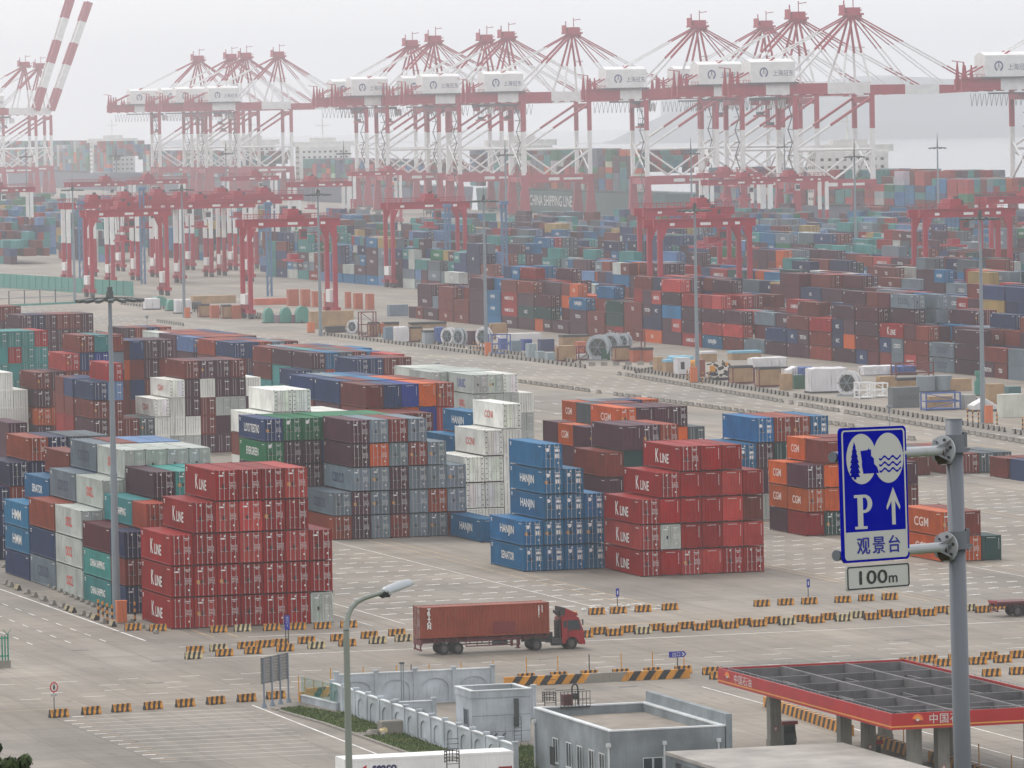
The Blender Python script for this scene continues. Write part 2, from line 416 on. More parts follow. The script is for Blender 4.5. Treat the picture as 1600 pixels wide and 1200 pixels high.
def marks_mesh(H, v):
    """serial numbers and data panels printed on the doors"""
    key = ('marks', round(H,2), v)
    if key in TPL: return TPL[key]
    b = MB(); y = -.0; r = random.Random(v*13+5)
    def q(x0, x1, z0, z1, m=0): b.quad((x0,y,z0), (x1,y,z0), (x1,y,z1), (x0,y,z1), m)
    # serial number line, right door
    x = .22
    for i in range(7): q(x, x+.055, H-.42, H-.33); x += .085
    x = .40
    for i in range(3): q(x, x+.05, H-.56, H-.48); x += .08
    for i in range(4):
        z = H*.58-i*.13
        for k in range(5): q(.30+k*.12, .30+k*.12+.07+r.random()*.03, z, z+.045)
    q(.55, .72, H*.2, H*.2+.16)
    if v % 2: q(-.74, -.30, H-.60, H-.47)
    q(-.38, -.20, H-.38, H-.20)
    if v in (1, 3): q(-.84, -.54, H*.42, H*.42+.32, 1)
    if v != 4: q(-.44, -.18, H*.42, H*.42+.34, 2)
    TPL[key] = b.mesh('door_markings', [MAT['white'], MAT['yellow'], MAT['dark']]); return TPL[key]
def text_mesh(s, size=1.0, xs=1.0, align='CENTER', bold=0.0, vertical=False, track=1.0):
    key = ('txt', s, size, xs, align, bold, vertical, track)
    if key in TPL: return TPL[key]
    cu = bpy.data.curves.new('lettering', 'FONT'); cu.body = s if not vertical else '\n'.join(s)
    cu.size = size; cu.align_x = align; cu.align_y = 'CENTER'; cu.space_character = track; cu.offset = bold; cu.resolution_u = 3
    if vertical: cu.space_line = 0.78
    o = bpy.data.objects.new('lettering', cu); C.objects.link(o)
    dg = bpy.context.evaluated_depsgraph_get(); dg.update()
    me = bpy.data.meshes.new_from_object(o.evaluated_get(dg)); me.materials.clear(); me.materials.append(MAT['print'])
    bpy.data.objects.remove(o); bpy.data.curves.remove(cu)
    n = len(me.vertices); co = np.zeros(n*3); me.vertices.foreach_get('co', co); co = co.reshape(-1, 3)
    if n and s == 'K LINE':
        x0 = co[:, 0].min(); wd = co[:, 0].max()-x0; kk = co[:, 0] < x0+wd*.23
        ym = co[:, 1].min(); co[kk, 1] = ym+(co[kk, 1]-ym)*1.42; co[kk, 0] = x0+(co[kk, 0]-x0)*1.12-wd*.05
    if n: co[:, 0] *= xs
    if n:
        mn, mx_ = co.min(0), co.max(0)
        co[:, 1] -= (mn[1]+mx_[1])/2
        if align == 'CENTER': co[:, 0] -= (mn[0]+mx_[0])/2
    me.vertices.foreach_set('co', co.ravel()); me.update(); me.name = 'lettering'
    TPL[key] = me; return me
def side_text(parent, s, L, H, W, col, size, xs, yoff=0.0, zoff=0.0, vertical=False, name='lettering', bold=0.01):
    me = text_mesh(s, size, xs, bold=bold, vertical=vertical)
    o = link(name, me, parent, color=col)
    # on the -X side: text runs along -Y, up is Z
    o.matrix_local = Matrix(((0, 0, -1, -W/2-.006), (-1, 0, 0, yoff), (0, 1, 0, H/2+zoff), (0, 0, 0, 1)))
    return o
def end_text(parent, s, L, H, W, col, size, xs, xoff=0.0, zoff=0.0, vertical=False):
    o = link('lettering', text_mesh(s, size, xs, vertical=vertical, bold=0.01), parent, color=col)
    o.matrix_local = Matrix(((1, 0, 0, xoff), (0, 0, -1, -L/2-.012), (0, 1, 0, H/2+zoff), (0, 0, 0, 1)))
    return o
WHT = srgb(225,225,222)
LOGO = {'R': ('K LINE', .98, 4.3, WHT), 'U': ('HANJIN', .85, 5.0, WHT), 'G': ('C O S C O', 1.1, 4.9, srgb(10,22,80)), 'E': ('EVERGREEN', .9, 5.6, WHT),
        'O': ('CGM', .95, 4.2, srgb(225,200,190)), 'w': ('OOCL', .95, 3.0, srgb(214,40,34)), 'T': ('CHINA SHIPPING', .7, 6.4, WHT), 'W': ('CCNI', .8, 3.4, srgb(205,80,70))}

CONT = []      # every container: dict(x,y,z,L,H,col,near,stack,ci,ti,...)
def bay(stack, X0, Y0, H, cols, L=12.06, logos=None, nlab=None):
    """cols: list of strings, bottom tier first, two characters per container: colour letter + d (doors) or e (blank end); '..' leaves a gap"""
    for ci, c in enumerate(cols):
        for ti in range(len(c)//2):
            k, f = c[2*ti], c[2*ti+1]
            if k == '.': continue
            logo = (logos or {}).get((ci, ti), 'auto')
            CONT.append(dict(x=X0+ci*2.209+CW/2+.042, y=Y0+L/2, z=ti*(H+.012), L=L, H=H, col=k, near=f, stack=stack, ci=ci, ti=ti, logo=logo, nc=len(cols)))
def D(s): return ''.join(ch+'d' if ch != '.' else '..' for ch in s)
def fill(s, n): return [D(s)]*n

HC = 2.9; ST = 2.6
bay('the front left red stack', 123.5, 529.1, HC, [D('RRR'), D('RRRR'), D('RRRRR'), D('RRrRR'), D('RRRRR'), D('RRRRr'), D('wRR')])
bay('the short stack behind the lamp mast', 123.5, 548.2, ST, [D('NBK'), D('BPKB')], L=6.0)
bay('the teal bay behind the red stack', 123.5, 554.5, ST, [D('TTM'), D('BNPT'), D('PBPPP'), D('BNPBT'), D('PBPPT'), D('BPNBT')], logos={(0,2):None})
bay('the pale grey bay at left', 123.5, 567.2, HC, [D('www'), D('wwww'), D('wwwww'), D('wwwww'), D('wwwww'), D('wwwww')])
bay('the blue-grey and brown bay at left', 123.5, 579.9, HC, [D('GNB'), D('BNBG'), D('BNBNG'), D('NBNBB'), D('BNNBL'), D('NBBNL')], logos={(0,1):None})
bay('the bright blue bay at left', 123.5, 592.6, ST, [D('NUU'), D('BNBU'), D('BNBNB'), D('BNBN'), D('NBNB')], logos={(0,1):('HMM',1.0,4.4,WHT),(0,2):('HMM',1.0,4.4,WHT),(1,3):('SENATOR',.8,5.0,WHT),(2,4):None})
bay('the navy stack at the left edge', 125.7, 623.0, ST, [D('KNK'), D('BBBK'), D('KBKKB'), D('KBKKK'), D('NBKKS'), D('NKBKS')])
bay('the low pair beyond the navy stack', 134.5, 655.0, ST, [D('BPBPP'), D('BWPW'), D('BPBW')])

bay('the blue box on the open apron', 179.7, 620.2, ST, ['Ue'])
bay('the blue-grey and brown stack mid left', 166.2, 632.4, 2.64, [D('BG'), D('PPGPP'), D('GGGOG'), D('BPPGB'), D('GGGBG'), D('GBGG'), D('BGG')])
bay('the white refrigerated staircase', 181.65, 632.4, HC, [D('WWW'), D('WWWW'), D('WWWWW')])
bay('the green topped bay', 161.8, 645.2, ST, [D('PPPEN'), D('PPPPE'), D('PPPPE'), D('PPPNE'), D('PBPBE'), D('PBPBE'), D('PBNBE'), D('PBN'), D('PBB'), D('NPB'), D('BBBU'), D('BBBBU')], logos={(0,4):('LLOYD TRIESTINO',.95,7.0,WHT)})
bay('the white pair above the green bay', 164.0, 658.0, ST, [D('WBWBW'), D('WBWBWW'), D('BWBBWW'), D('BWWBW'), D('BBWBW')], logos={(i,5):None for i in range(3)}|{(0,4):None,(1,4):None})
bay('the low brown bay under the orange row', 181.0, 674.4, HC, [D('NBNN'), D('BBPB'), D('BNBB'), D('PBBB')])
bay('the brown, blue and orange row', 185.0, 687.0, HC, ['BdBdBdBdBe', 'PdNdBdPdNe', 'BdBdOdOeVe', 'NdBdBdVeOe', 'BdPdBdrdBd'], logos={(0,4):None})
bay('the navy sided row behind the orange one', 185.0, 699.7, HC, [D('BPBPN'), D('PBNBB'), D('BPNBU'), D('NBPBO'), D('BPBPB')], logos={(0,4):None})
bay('the third row back from the orange', 185.0, 712.4, HC, [D('BPBBN'), D('PBNBG'), D('BPNBU'), D('NBPBN')])

bay('the blue staircase stack in front', 172.0, 578.1, ST, [D('UU'), D('UUUUU'), D('UUUU'), D('UUU')], logos={(0,0):('SENATOR',.8,4.6,WHT),(1,4):None})
bay('the red stack with blank ends', 180.58, 565.75, ST, ['RdRdRd', 'RewdReRd', 'rdReReReRd', 'ReReReReRe', 'RdReReReRe', 'RdreBeRe'], logos={(1,2):None})
bay('the purplish brown staircase', 197.8, 632.0, HC, ['PePeBe', 'PeBeDePe', 'PdPdPdPd', 'BdPdPdBd'], logos={(0,2):None})
for i, (k, k3) in enumerate((('P','P'), ('O','P'), ('P','B'))):
    bay('the short boxes behind the blue staircase', 202.4, 653.0+i*6.12, ST, [D('BB'+k3+k)]+([D('PBP')] if i == 0 else []), L=6.0, logos={(0,3):None} if k == 'P' else {(0,3):('CGM',.85,2.7,srgb(225,200,190))})
bay('the orange cornered row', 218.9, 693.0, ST, [D('BBBO'), 'BdPdBePe', 'PdBdBePe', 'BdPdOePd', 'BdPdSd'])
bay('the short grey cornered row', 218.9, 705.2, ST, [D('BBBS'), D('BBPB'), D('BPBB')], L=6.0, logos={(0,3):None})
bay('the short orange cornered row', 218.9, 711.4, ST, [D('BBBO'), D('BPPG'), D('BPBS'), D('PBNN'), D('PBNO')], L=6.0, logos={(0,3):('CGM',.85,2.7,srgb(225,200,190))})
bay('the bright blue cornered stack', 218.0, 638.6, HC, [D('wPPU'), D('BBDB'), D('BBBB'), D('BBBU')], logos={(0,3):None})
bay('the low blue stack beside the green one', 215.8, 638.6, HC, [D('BBU')])
bay('the orange stack beside the sign', 213.9, 610.2, ST, ['ReOdPd', 'DdOeOeBe', 'BdBdOdBe', 'BdPdBdPd', 'PdBdPdBe', 'BdBdPe'], L=6.0, logos={(0,0):None,(0,2):None,(1,3):None,(0,1):('CGM',.85,2.7,srgb(225,200,190))})
bay('the rear half of the orange stack', 213.9, 616.5, ST, [D('POO'), D('BPPO'), D('BPPB'), D('BPPB'), D('BPPB'), D('BPP')], L=6.0, logos={(0,0):None,(0,1):('CGM',.85,2.7,srgb(225,200,190)),(0,2):('CGM',.85,2.7,srgb(225,200,190)),(1,3):('CGM',.85,2.7,srgb(225,200,190))})
bay('the low orange pair right of the sign', 213.8, 568.0, ST, ['OdOd', 'OdBe', 'De'], logos={(0,0):('CGM',.95,4.0,srgb(225,200,190))})
bay('the near single tier row at right', 269.0, 684.0, ST, ['Ne', 'Nd', 'Nd'], L=6.0)
bay('the far single tier row at right', 269.0, 691.0, ST, ['Be', 'Bd', 'Nd'], L=6.0)
bay('the single tier row beyond it', 261.5, 704.0, ST, ['Be', '..', 'Bd', 'Bd', 'Sd', 'Sd'])
bay('the far single tier row at the road', 262.5, 717.0, ST, [D('S'), D('N'), D('S'), D('B'), D('b')])

# middle distance, left of the service road
bay('the mixed brown and white wall', 178.2, 808.8, 2.6, [D('BPBN'), D('BBBLR'), D('BB'), D('BS'), D('WWW'), D('wWWW'), D('wWPPB'), D('PBBWP'), 'PdPewdPdPd', D('TNwPB'), D('PPPW')], logos={(0,3):None,(1,4):None,(0,2):None,(4,2):('CSAV',.8,3.6,srgb(205,80,70)),(5,3):('CSAV',.8,3.6,srgb(205,80,70)),(0,1):None})
bay('the short stack behind the white wall', 178.2, 822.0, ST, [D('VRBN'), D('DPBN'), D('PP')], L=6.0, logos={(0,1):None})
bay('the second short stack behind it', 178.2, 828.2, ST, [D('VRBB'), D('DPBN')], L=6.0, logos={(0,1):None})
bay('the brown wall left of the white boxes', 191.0, 851.0, HC, ['BeBeBeOeBe', 'NeBeNeBeNe', 'BdBdBdPdPd', 'BdBdBdBePd'], logos={(0,4):None})
bay('the tall brown and teal stack', 178.2, 847.0, ST, ['PdOdPdBd', 'BdOdBdPd', 'BdBdBdBdRd', 'BdPdPdBdNdBd', 'PdBdPdBdVdTe', 'BdBdBdPdGeBe'], logos={(2,4):None,(0,1):('CGM',.85,2.7,srgb(225,200,190))})
bay('the white stack at the left edge', 173.2, 850.0, ST, [D('WWWW'), D('WWW')], logos={(0,3):None})
bay('the teal wall', 187.7, 945.0, ST, ['TdTdTdTdTd', 'TdTdTdTdTd', 'TdTdTdTeTd', 'TdTdTeRdTd', 'TdTdTdTdTd', 'TdTdTdTdRd'])
bay('the brown row behind the teal wall', 212.6, 1023.0, ST, [D('NNPPP'), D('BNPNK'), D('PPPPP'), D('PPPPB'), D('PPPPB'), D('PPPPP')], logos={})
bay('the far brown and green row', 210.4, 1075.0, ST, [D('PPPPD'), D('PPPPD'), D('PPPPB'), D('PPPPB'), D('PPPPB'), D('PPPPB')])
bay('the last row before the open apron', 210.4, 1150.0, ST, [D('PPPPB'), D('PPPPR'), D('PPPPB'), D('PPPPB')])
bay('the pale grey refrigerated row', 227.0, 786.0, 2.7, [D('wwww'), D('wwww'), D('wwwW'), D('wwW')], logos={(0,3):('UASC',1.2,4.0,srgb(60,80,150))})
bay('the second pale grey row', 224.8, 798.6, 2.7, [D('wwrw'), D('wwww'), D('wwww'), D('wwww')], logos={(0,3):None})
bay('the third pale grey row', 226.0, 811.3, 2.7, [D('wwrw'), D('wwww'), D('wwww')], logos={(0,3):None})
bay('the navy doored row', 230.0, 860.0, ST, [D('BPBN'), D('BPPN'), D('BBPB'), D('BPPB')])
bay('the pinkish red box at the row end', 238.9, 872.0, ST, ['BdBdBdre'])
bay('the purplish row behind the navy one', 227.8, 886.0, ST, [D('BTN'), D('BTGP'), D('BTOU'), D('PBPS'), D('PBPB'), D('PBPU')])
bay('the teal based row', 230.0, 899.0, ST, [D('PTTP'), D('PBPT'), D('PBPB'), D('PBPS'), D('PBPb'), D('PBPU')])
bay('the navy pair row', 230.0, 937.0, ST, ['BdBdBdNd', 'BdUdPdNe', 'BdBdBdbd', 'BdBdBdGd', 'BdBdBdBd'])
bay('the pale blue cornered row', 230.0, 965.0, ST, [D('BBPL'), D('BBPB'), D('BBPb'), D('BBPb'), D('BBPB')])
bay('the row behind the pale blue box', 230.0, 978.0, ST, [D('BBPP'), D('BBPb'), D('BBPb'), D('BBPB'), D('BBPN')])
bay('the pale grey cornered row', 230.0, 991.0, ST, [D('BBPw'), D('BBPb'), D('BBPB'), D('BBPb'), D('BBPN')], logos={(0,3):None})
bay('the furthest brown row of the yard', 230.0, 1018.0, ST, [D('BBPP'), D('BBPb'), D('BBPN'), D('BBPb')])
bay('the brown row behind the teal sided one', 230.0, 912.0, ST, [D('PTBB'), D('PBPG'), D('PBPb'), D('PBPB'), D('PBPN')])
bay('the brown row before the pale blue one', 230.0, 950.0, ST, [D('BBBB'), D('BUPb'), D('BBBB'), D('BBBN')])
# ------------------------------------------------------------------ the far yard: heights drawn once, then only what can be seen is made
FARBLK = []
r5 = random.Random(21)
FPAL = 'RRrBBBBBBBBPPPPPPPUUUUNNNNKKKGGGGGwTTDDVSSSLYbMMO'
def far_block(X0, ya, yb, base, spread, seed, pal=None, maxh=5):
    r = random.Random(seed); nb = int((yb-ya)/12.75); h = {}
    for c in range(6):
        for b in range(nb):
            v = base + math.sin(b*.7+seed)*.9 + r.uniform(-spread, spread)
            h[c, b] = max(0, min(maxh, int(round(v))))
    P_ = pal or FPAL
    for b in range(nb):
        run = r.choice(P_)
        for c in range(6):
            if r.random() < .25: run = r.choice(P_)
            for t in range(h[c, b]):
                lft = h.get((c-1, b), 0) <= t; frt = h.get((c, b-1), 0) <= t; top = h[c, b]-1 == t
                if not (lft or frt or top): continue
                k = run if r.random() < .62 else r.choice(P_)
                y = ya+b*12.75
                x = X0+c*2.209+CW/2
                a = (x*RGT.x+y*RGT.y); d = x*FWD.x+y*FWD.y
                px_ = 800+a/d*CAM_F
                if px_ < -150 or px_ > 2150: continue
                if px_ < 425 and d < 1965: continue
                if px_ < 552 and d < 1570: continue
                if d > 2130+max(0, (600-px_))*1.5 or x > quay(y)-62: continue
                two = r.random() < .25
                for q in ((0, 1) if two else (0,)):
                    L = 5.98 if two else 12.06
                    CONT.append(dict(x=x, y=y+L/2+(6.08 if q else 0), z=t*2.63, L=L, H=2.6, col=k if not q else r.choice(P_), near='d' if r.random() < .75 else 'e',
                                     stack='far', ci=c, ti=t, logo='auto' if r.random() < .5 else None, far=True, blk=len(FARBLK)))
    FARBLK.append((X0, ya, yb))
PITCH = 31.6
def yard(k): return 336.0+PITCH*k
for k in range(1, 12):
    X = yard(k)
    ya = {1: 765}.get(k, 796)
    far_block(X, ya, 1420 if k > 2 else 1330, 3.3, 1.3, 100+k, 'RRRrrBBBBBBBBBPPPPPPPMMUUNNKGGwOD' if k == 1 else None)
    far_block(X, 1470 if k > 2 else 1640, 2010, 3.4, 1.5, 200+k, 'TTTEGGGRBBBPPPUUUNNNwYSLSK')
    if k < 12: far_block(X, 2070, 2700, 3.3, 1.6, 300+k, 'TTTTGGGERBBPPUUUNNwYLLS')
    if k < 14: far_block(X, 2750, 3600, 3.0, 1.6, 400+k, 'TTTTGGGERBBPPUUUNNwYLLS')
# ------------------------------------------------------------------ which containers the camera sees, and how large
def visibility(L):
    n = len(L)
    c = np.array([[k['x'], k['y'], k['z']+k['H']/2] for k in L]); hs_ = np.array([[CW/2, k['L']/2, k['H']/2-.01] for k in L])
    lo, hi = c-hs_, c+hs_
    R = np.array(RGT); F = np.array(FWD); U = np.array(UPV)
    def pr(p):
        d = p-EYE; z = d@F; return np.stack([800+CAM_F*(d@R)/z, 600-CAM_F*(d@U)/z], -1)
    vis = np.zeros(n)
    g = (-.85, 0., .85)
    pc = pr(c); dist = np.linalg.norm(c-EYE, axis=1)
    # screen box per container
    cr = np.stack([pr(c+hs_*np.array(s)) for s in [(a, b, d) for a in (-1, 1) for b in (-1, 1) for d in (-1, 1)]])
    smin, smax = cr.min(0), cr.max(0)
    for i in range(n):
        if smax[i, 0] < -20 or smin[i, 0] > 1620 or smin[i, 1] > 1210: continue
        cand = np.where((smin[:, 0] < smax[i, 0]) & (smax[:, 0] > smin[i, 0]) & (smin[:, 1] < smax[i, 1]) & (smax[:, 1] > smin[i, 1]) & (dist < dist[i]+7))[0]
        cand = cand[cand != i]
        pts = []
        for a in g:
            for b in g:
                pts.append(c[i]+hs_[i]*np.array((a, -1.001, b))); pts.append(c[i]+hs_[i]*np.array((-1.002, a, b))); pts.append(c[i]+hs_[i]*np.array((a, b, 1.003)))
        pts = np.array(pts); k = L[i]
        pw = math.sin(math.atan2(k['x'], k['y']))
        s = CAM_F/dist[i]
        areas = [CW*k['H']*s*s*.95/9, k['L']*pw*k['H']*s*s/9, CW*k['L']*.085*s*s/9]
        q = pr(pts); inn = (q[:, 0] > 0) & (q[:, 0] < 1600) & (q[:, 1] < 1200)
        if len(cand):
            d = pts-EYE; inv = 1/np.where(abs(d) < 1e-9, 1e-9, d)
            t0 = (lo[cand][None]-EYE)*inv[:, None]; t1 = (hi[cand][None]-EYE)*inv[:, None]
            tn = np.minimum(t0, t1).max(2); tf = np.maximum(t0, t1).min(2)
            occ = ((tn < tf) & (tf > 0) & (tn < .9999)).any(1)
        else: occ = np.zeros(len(pts), bool)
        for j in range(len(pts)):
            if inn[j] and not occ[j]: vis[i] += areas[j % 3]
    return vis
nearL = [k for k in CONT if not k.get('far') or (k['y'] < 1330 and k['x'] < 395)]
vis = visibility(nearL)
for k, v in zip(nearL, vis): k['vis'] = float(v)
cands = sorted([k for k in nearL if k['vis'] > 25], key=lambda k: -k['vis'])
pick = cands[:300]
for k in pick: k['own'] = True
print('containers', len(CONT), 'visible near', len(cands), 'own', len(pick), 'smallest', pick[-1]['vis'] if pick else 0)

# words for each stack: columns as seen, tiers from the ground
TIER = {0: 'bottom', 1: 'second', 2: 'third', 3: 'fourth', 4: 'fifth', 5: 'sixth'}
rr = random.Random(3); TW = {}
def place(k, idx):
    kc = k['col']
    if kc == 'R' and rr.random() < .2: kc = 'r'
    if kc == 'B' and rr.random() < .2: kc = 'b'
    if kc != k['col']: k['cn'] = CNAME[kc]
    col = PAL[kc]; j = rr.uniform(.78, 1.2)
    tn = .01 if k['col'] in 'WwG' else .07
    if k['col'] in 'Ww': j = rr.uniform(.9, 1.08)
    col = tuple(min(1, c*j*rr.uniform(1-tn, 1+tn)) for c in col)
    reef = k['col'] in 'W' ; L, H = k['L'], k['H']; dist = math.hypot(k['x'], k['y'])
    yj, xj = rr.uniform(-.05, .05), rr.uniform(-.018, .018)
    o = link('shipping_container', body_mesh(L, H, k['near'], reef), None, (k['x']+xj, k['y']+yj, k['z']), 0, col)
    if k['near'] == 'd':
        for s in (-1, 1):
            d = link('door', door_mesh(H, s, reef, dist > 720), o, (0, -L/2, 0), 0, tuple(c*rr.uniform(.93, 1.06) for c in col))
            if dist <= 720:
                h = CW/2-.13
                for t in (.27, .76):
                    x0, x1 = (-h+.018, -.018) if s < 0 else (.018, h-.018)
                    link('locking_rod', rod_mesh(H), d, (x0+(x1-x0)*t, -.004, 0))
        if not reef:
            mk = link('door_markings', marks_mesh(H, rr.randrange(9)), o, (0, -L/2+.028, 0)); mk['kind'] = 'stuff'
        if k['col'] == 'U' and dist < 700:
            b = MB(); 
            if 'disc' not in TPL:
                b.poly([(.2*math.cos(a*math.pi/8)-.5, 0, 1.95+.2*math.sin(a*math.pi/8)) for a in range(16)]); b.quad((.3,0,1.1), (.48,0,1.1), (.48,0,1.5), (.3,0,1.5)); b.quad((.55,0,1.1), (.75,0,1.1), (.75,0,1.5), (.55,0,1.5)); b.quad((.25,0,1.75), (.8,0,1.75), (.8,0,2.0), (.25,0,2.0))
                TPL['disc'] = b.mesh('door_emblem', [MAT['white']])
            link('emblem', TPL['disc'], o, (0, -L/2+.024, 0))['kind'] = 'stuff'
        if k['col'] == 'E':
            b = MB()
            if 'disc2' not in TPL:
                b.poly([(.22*math.cos(a*math.pi/8)-.5, 0, 2.1+.22*math.sin(a*math.pi/8)) for a in range(16)]); TPL['disc2'] = b.mesh('door_emblem', [MAT['white']])
            link('emblem', TPL['disc2'], o, (0, -L/2+.024, 0))
    elif dist < 900:
        me = TPL.get('endmark')
        if me is None:
            b = MB()
            for i in range(9): b.quad((.78, 0, 2.2-i*.13), (.83, 0, 2.2-i*.13), (.83, 0, 2.28-i*.13), (.78, 0, 2.28-i*.13))
            for i in range(7): b.quad((-.5+i*.14, 0, 2.32), (-.42+i*.14, 0, 2.32), (-.42+i*.14, 0, 2.38), (-.5+i*.14, 0, 2.38))
            me = TPL['endmark'] = b.mesh('end_markings', [MAT['white']])
        link('end_markings', me, o, (0, -L/2-.006, H-2.6))['kind'] = 'stuff'
    lg = k['logo']
    if lg == 'auto': lg = LOGO.get(k['col']) if (L > 7 or k['col'] in 'O') else None
    if lg and k.get('lefty', True):
        s, capH, wid_, lc = lg
        me0 = text_mesh(s, 1.0, 1.0, bold=.02)
        if s not in TW:
            co = np.empty(len(me0.vertices)*3); me0.vertices.foreach_get('co', co); co = co.reshape(-1, 3); TW[s] = np.ptp(co[:, 0])
        size = capH/.72
        side_text(o, s, L, H, CW, lc, size, wid_/(TW[s]*size), yoff=(-.2 if L > 7 else .2)+rr.uniform(-.12, .12), zoff=rr.uniform(-.05, .05), bold=.02)
    if k.get('lefty', True) and not reef and L > 7 and k['col'] != 'w':
        b = TPL.get('topmark')
        if b is None:
            q = MB()
            for a in range(5): q.quad((0, 5.55-a*.09, 1.95), (0, 5.50-a*.09, 1.95), (0, 5.50-a*.09, 2.15), (0, 5.55-a*.09, 2.15))
            q.quad((0, 5.6, 2.2), (0, 5.1, 2.2), (0, 5.1, 2.3), (0, 5.6, 2.3)); q.quad((0, -4.6, 2.25), (0, -5.6, 2.25), (0, -5.6, 2.31), (0, -4.6, 2.31))
            b = TPL['topmark'] = q.mesh('serial_number', [MAT['white']])
        link('serial_number', b, o, (-CW/2-.004, 0, H-2.6))['kind'] = 'stuff'
    if k['stack'] == 'far':
        lab = '%s container, %s of the far yard edge boxes counted from the right' % (k.get('cn') or CNAME[k['col']], nth(idx))
        grp = 'containers in the far yard beyond the service road'
    else:
        cpos = 'only column' if k['nc'] == 1 else nth(k['ci']+1)+' column'
        if k['nc'] > 1 and k['ci'] == 0: cpos = 'leftmost column'
        if k['nc'] > 1 and k['ci'] == k['nc']-1: cpos = 'rightmost column'
        lab = '%s container, %s, %s tier of %s' % (k.get('cn') or CNAME[k['col']], cpos, TIER[k['ti']], k['stack'])
        grp = 'shipping containers stacked in the near yard'
    tag(o, lab, 'container', grp)
# which have a bare left side
occ = {(round(k['y']/3), round(k['x']/2.209), k['ti']) for k in nearL}
for k in pick:
    k['lefty'] = not any((round(k['y']/3), round(k['x']/2.209)-1, k['ti']) == q for q in ((round(k['y']/3), round(k['x']/2.209)-1, k['ti']),) if q in occ)
i = 0
for k in sorted(pick, key=lambda k: -at_key(k) if False else 0): pass
farp = sorted([k for k in pick if k['stack'] == 'far'], key=lambda k: -(k['x']*RGT.x+k['y']*RGT.y)/(k['x']*FWD.x+k['y']*FWD.y))
for i, k in enumerate(farp): k['idx'] = i+1
for k in pick: place(k, k.get('idx', 0))

# every other container: one mesh
b = MB(); h = CW/2
LETT = MB()
def simple(b, k, r):
    base = PAL[k['col']]; j = r.uniform(.85, 1.15); c0 = tuple(min(1, v*j) for v in base)
    x, y, z, L, H = k['x']+r.uniform(-.03, .03), k['y'], k['z'], k['L'], k['H']; l = L/2
    dist = math.hypot(x, y)
    b.col = c0
    b.quad((x-h, y-l, z+H), (x+h, y-l, z+H), (x+h, y+l, z+H), (x-h, y+l, z+H))
    b.quad((x+h, y-l, z), (x+h, y+l, z), (x+h, y+l, z+H), (x+h, y-l, z+H)); b.quad((x+h, y+l, z), (x-h, y+l, z), (x-h, y+l, z+H), (x+h, y+l, z+H))
    def panel(P, u, n):
        # framed recessed face: P(a, z) -> point on the face, a along the width, recess n inwards
        A = [(0, 0), (u, 0), (u, H), (0, H)]; e = .12; I = [(e, .2), (u-e, .2), (u-e, H-.14), (e, H-.14)]
        for i in range(4):
            j = (i+1) % 4; b.quad(P(*A[i], 0), P(*A[j], 0), P(*I[j], 0), P(*I[i], 0)); b.quad(P(*I[i], 0), P(*I[j], 0), P(*I[j], n), P(*I[i], n))
        b.quad(P(*I[0], n), P(*I[1], n), P(*I[2], n), P(*I[3], n))
    panel(lambda a, zz, n: (x-h+a, y-l+n, z+zz), CW, .06)
    panel(lambda a, zz, n: (x-h+n, y+l-a, z+zz), L, .05)
    if k['near'] == 'd' and dist < 1900:
        b.col = tuple(v*.45 for v in c0); b.box(x-.03, x+.03, y-l+.02, y-l+.055, z+.2, z+H-.14)
        b.col = (.40, .38, .38)
        for t in (-.7, -.33, .33, .7): b.box(x+t-.02, x+t+.02, y-l+.0, y-l+.05, z+.12, z+H-.06)
        b.col = (.6, .6, .6)
        b.quad((x+.25, y-l-.005, z+H-.5), (x+.85, y-l-.005, z+H-.5), (x+.85, y-l-.005, z+H-.4), (x+.25, y-l-.005, z+H-.4)); b.quad((x+.3, y-l-.005, z+1.0), (x+.8, y-l-.005, z+1.0), (x+.8, y-l-.005, z+1.12), (x+.3, y-l-.005, z+1.12))
rest = [k for k in CONT if not k.get('own')]
r8 = random.Random(8)
for k in rest: simple(b, k, r8)
tag(b.build('container_stacks', [MAT['paint_far']]), 'hundreds of further containers stacked in rows across the far yard', 'containers', kind='stuff')
# printed names on the larger far sides
words = {'R': 'HAMBURG SUD', 'r': 'HAMBURG SUD', 'B': 'TEX', 'G': 'COSCO', 'U': 'HANJIN', 'T': 'CHINA SHIPPING', 'E': 'EVERGREEN', 'O': 'CAI', 'V': 'CMA CGM', 'K': 'MSC', 'w': 'OOCL', 'D': 'UASC', 'N': 'APL', 'P': 'TRITON'}
vs_, fs_, n0 = [], [], 0
for k in rest:
    if k['logo'] and k['col'] in words and math.hypot(k['x'], k['y']) < 1750 and k.get('far'):
        s = words[k['col']]; me = text_mesh(s, 1.0, min(1.0, .6*k['L']/(len(s)*.62)), bold=.015)
        co = np.empty(len(me.vertices)*3); me.vertices.foreach_get('co', co); co = co.reshape(-1, 3)
        P3 = np.stack([np.full(len(co), k['x']-h-.01), k['y']-co[:, 0], k['z']+k['H']/2+co[:, 1]], -1)
        vs_.append(P3)
        for p in me.polygons: fs_.append([v+n0 for v in p.vertices])
        n0 += len(co)
if vs_:
    me = bpy.data.meshes.new('far_lettering'); me.from_pydata(np.concatenate(vs_).tolist(), [], fs_); me.materials.append(MAT['white'])
    o = link('container_lettering', me, C.objects['container_stacks'])
    o['kind'] = 'stuff'
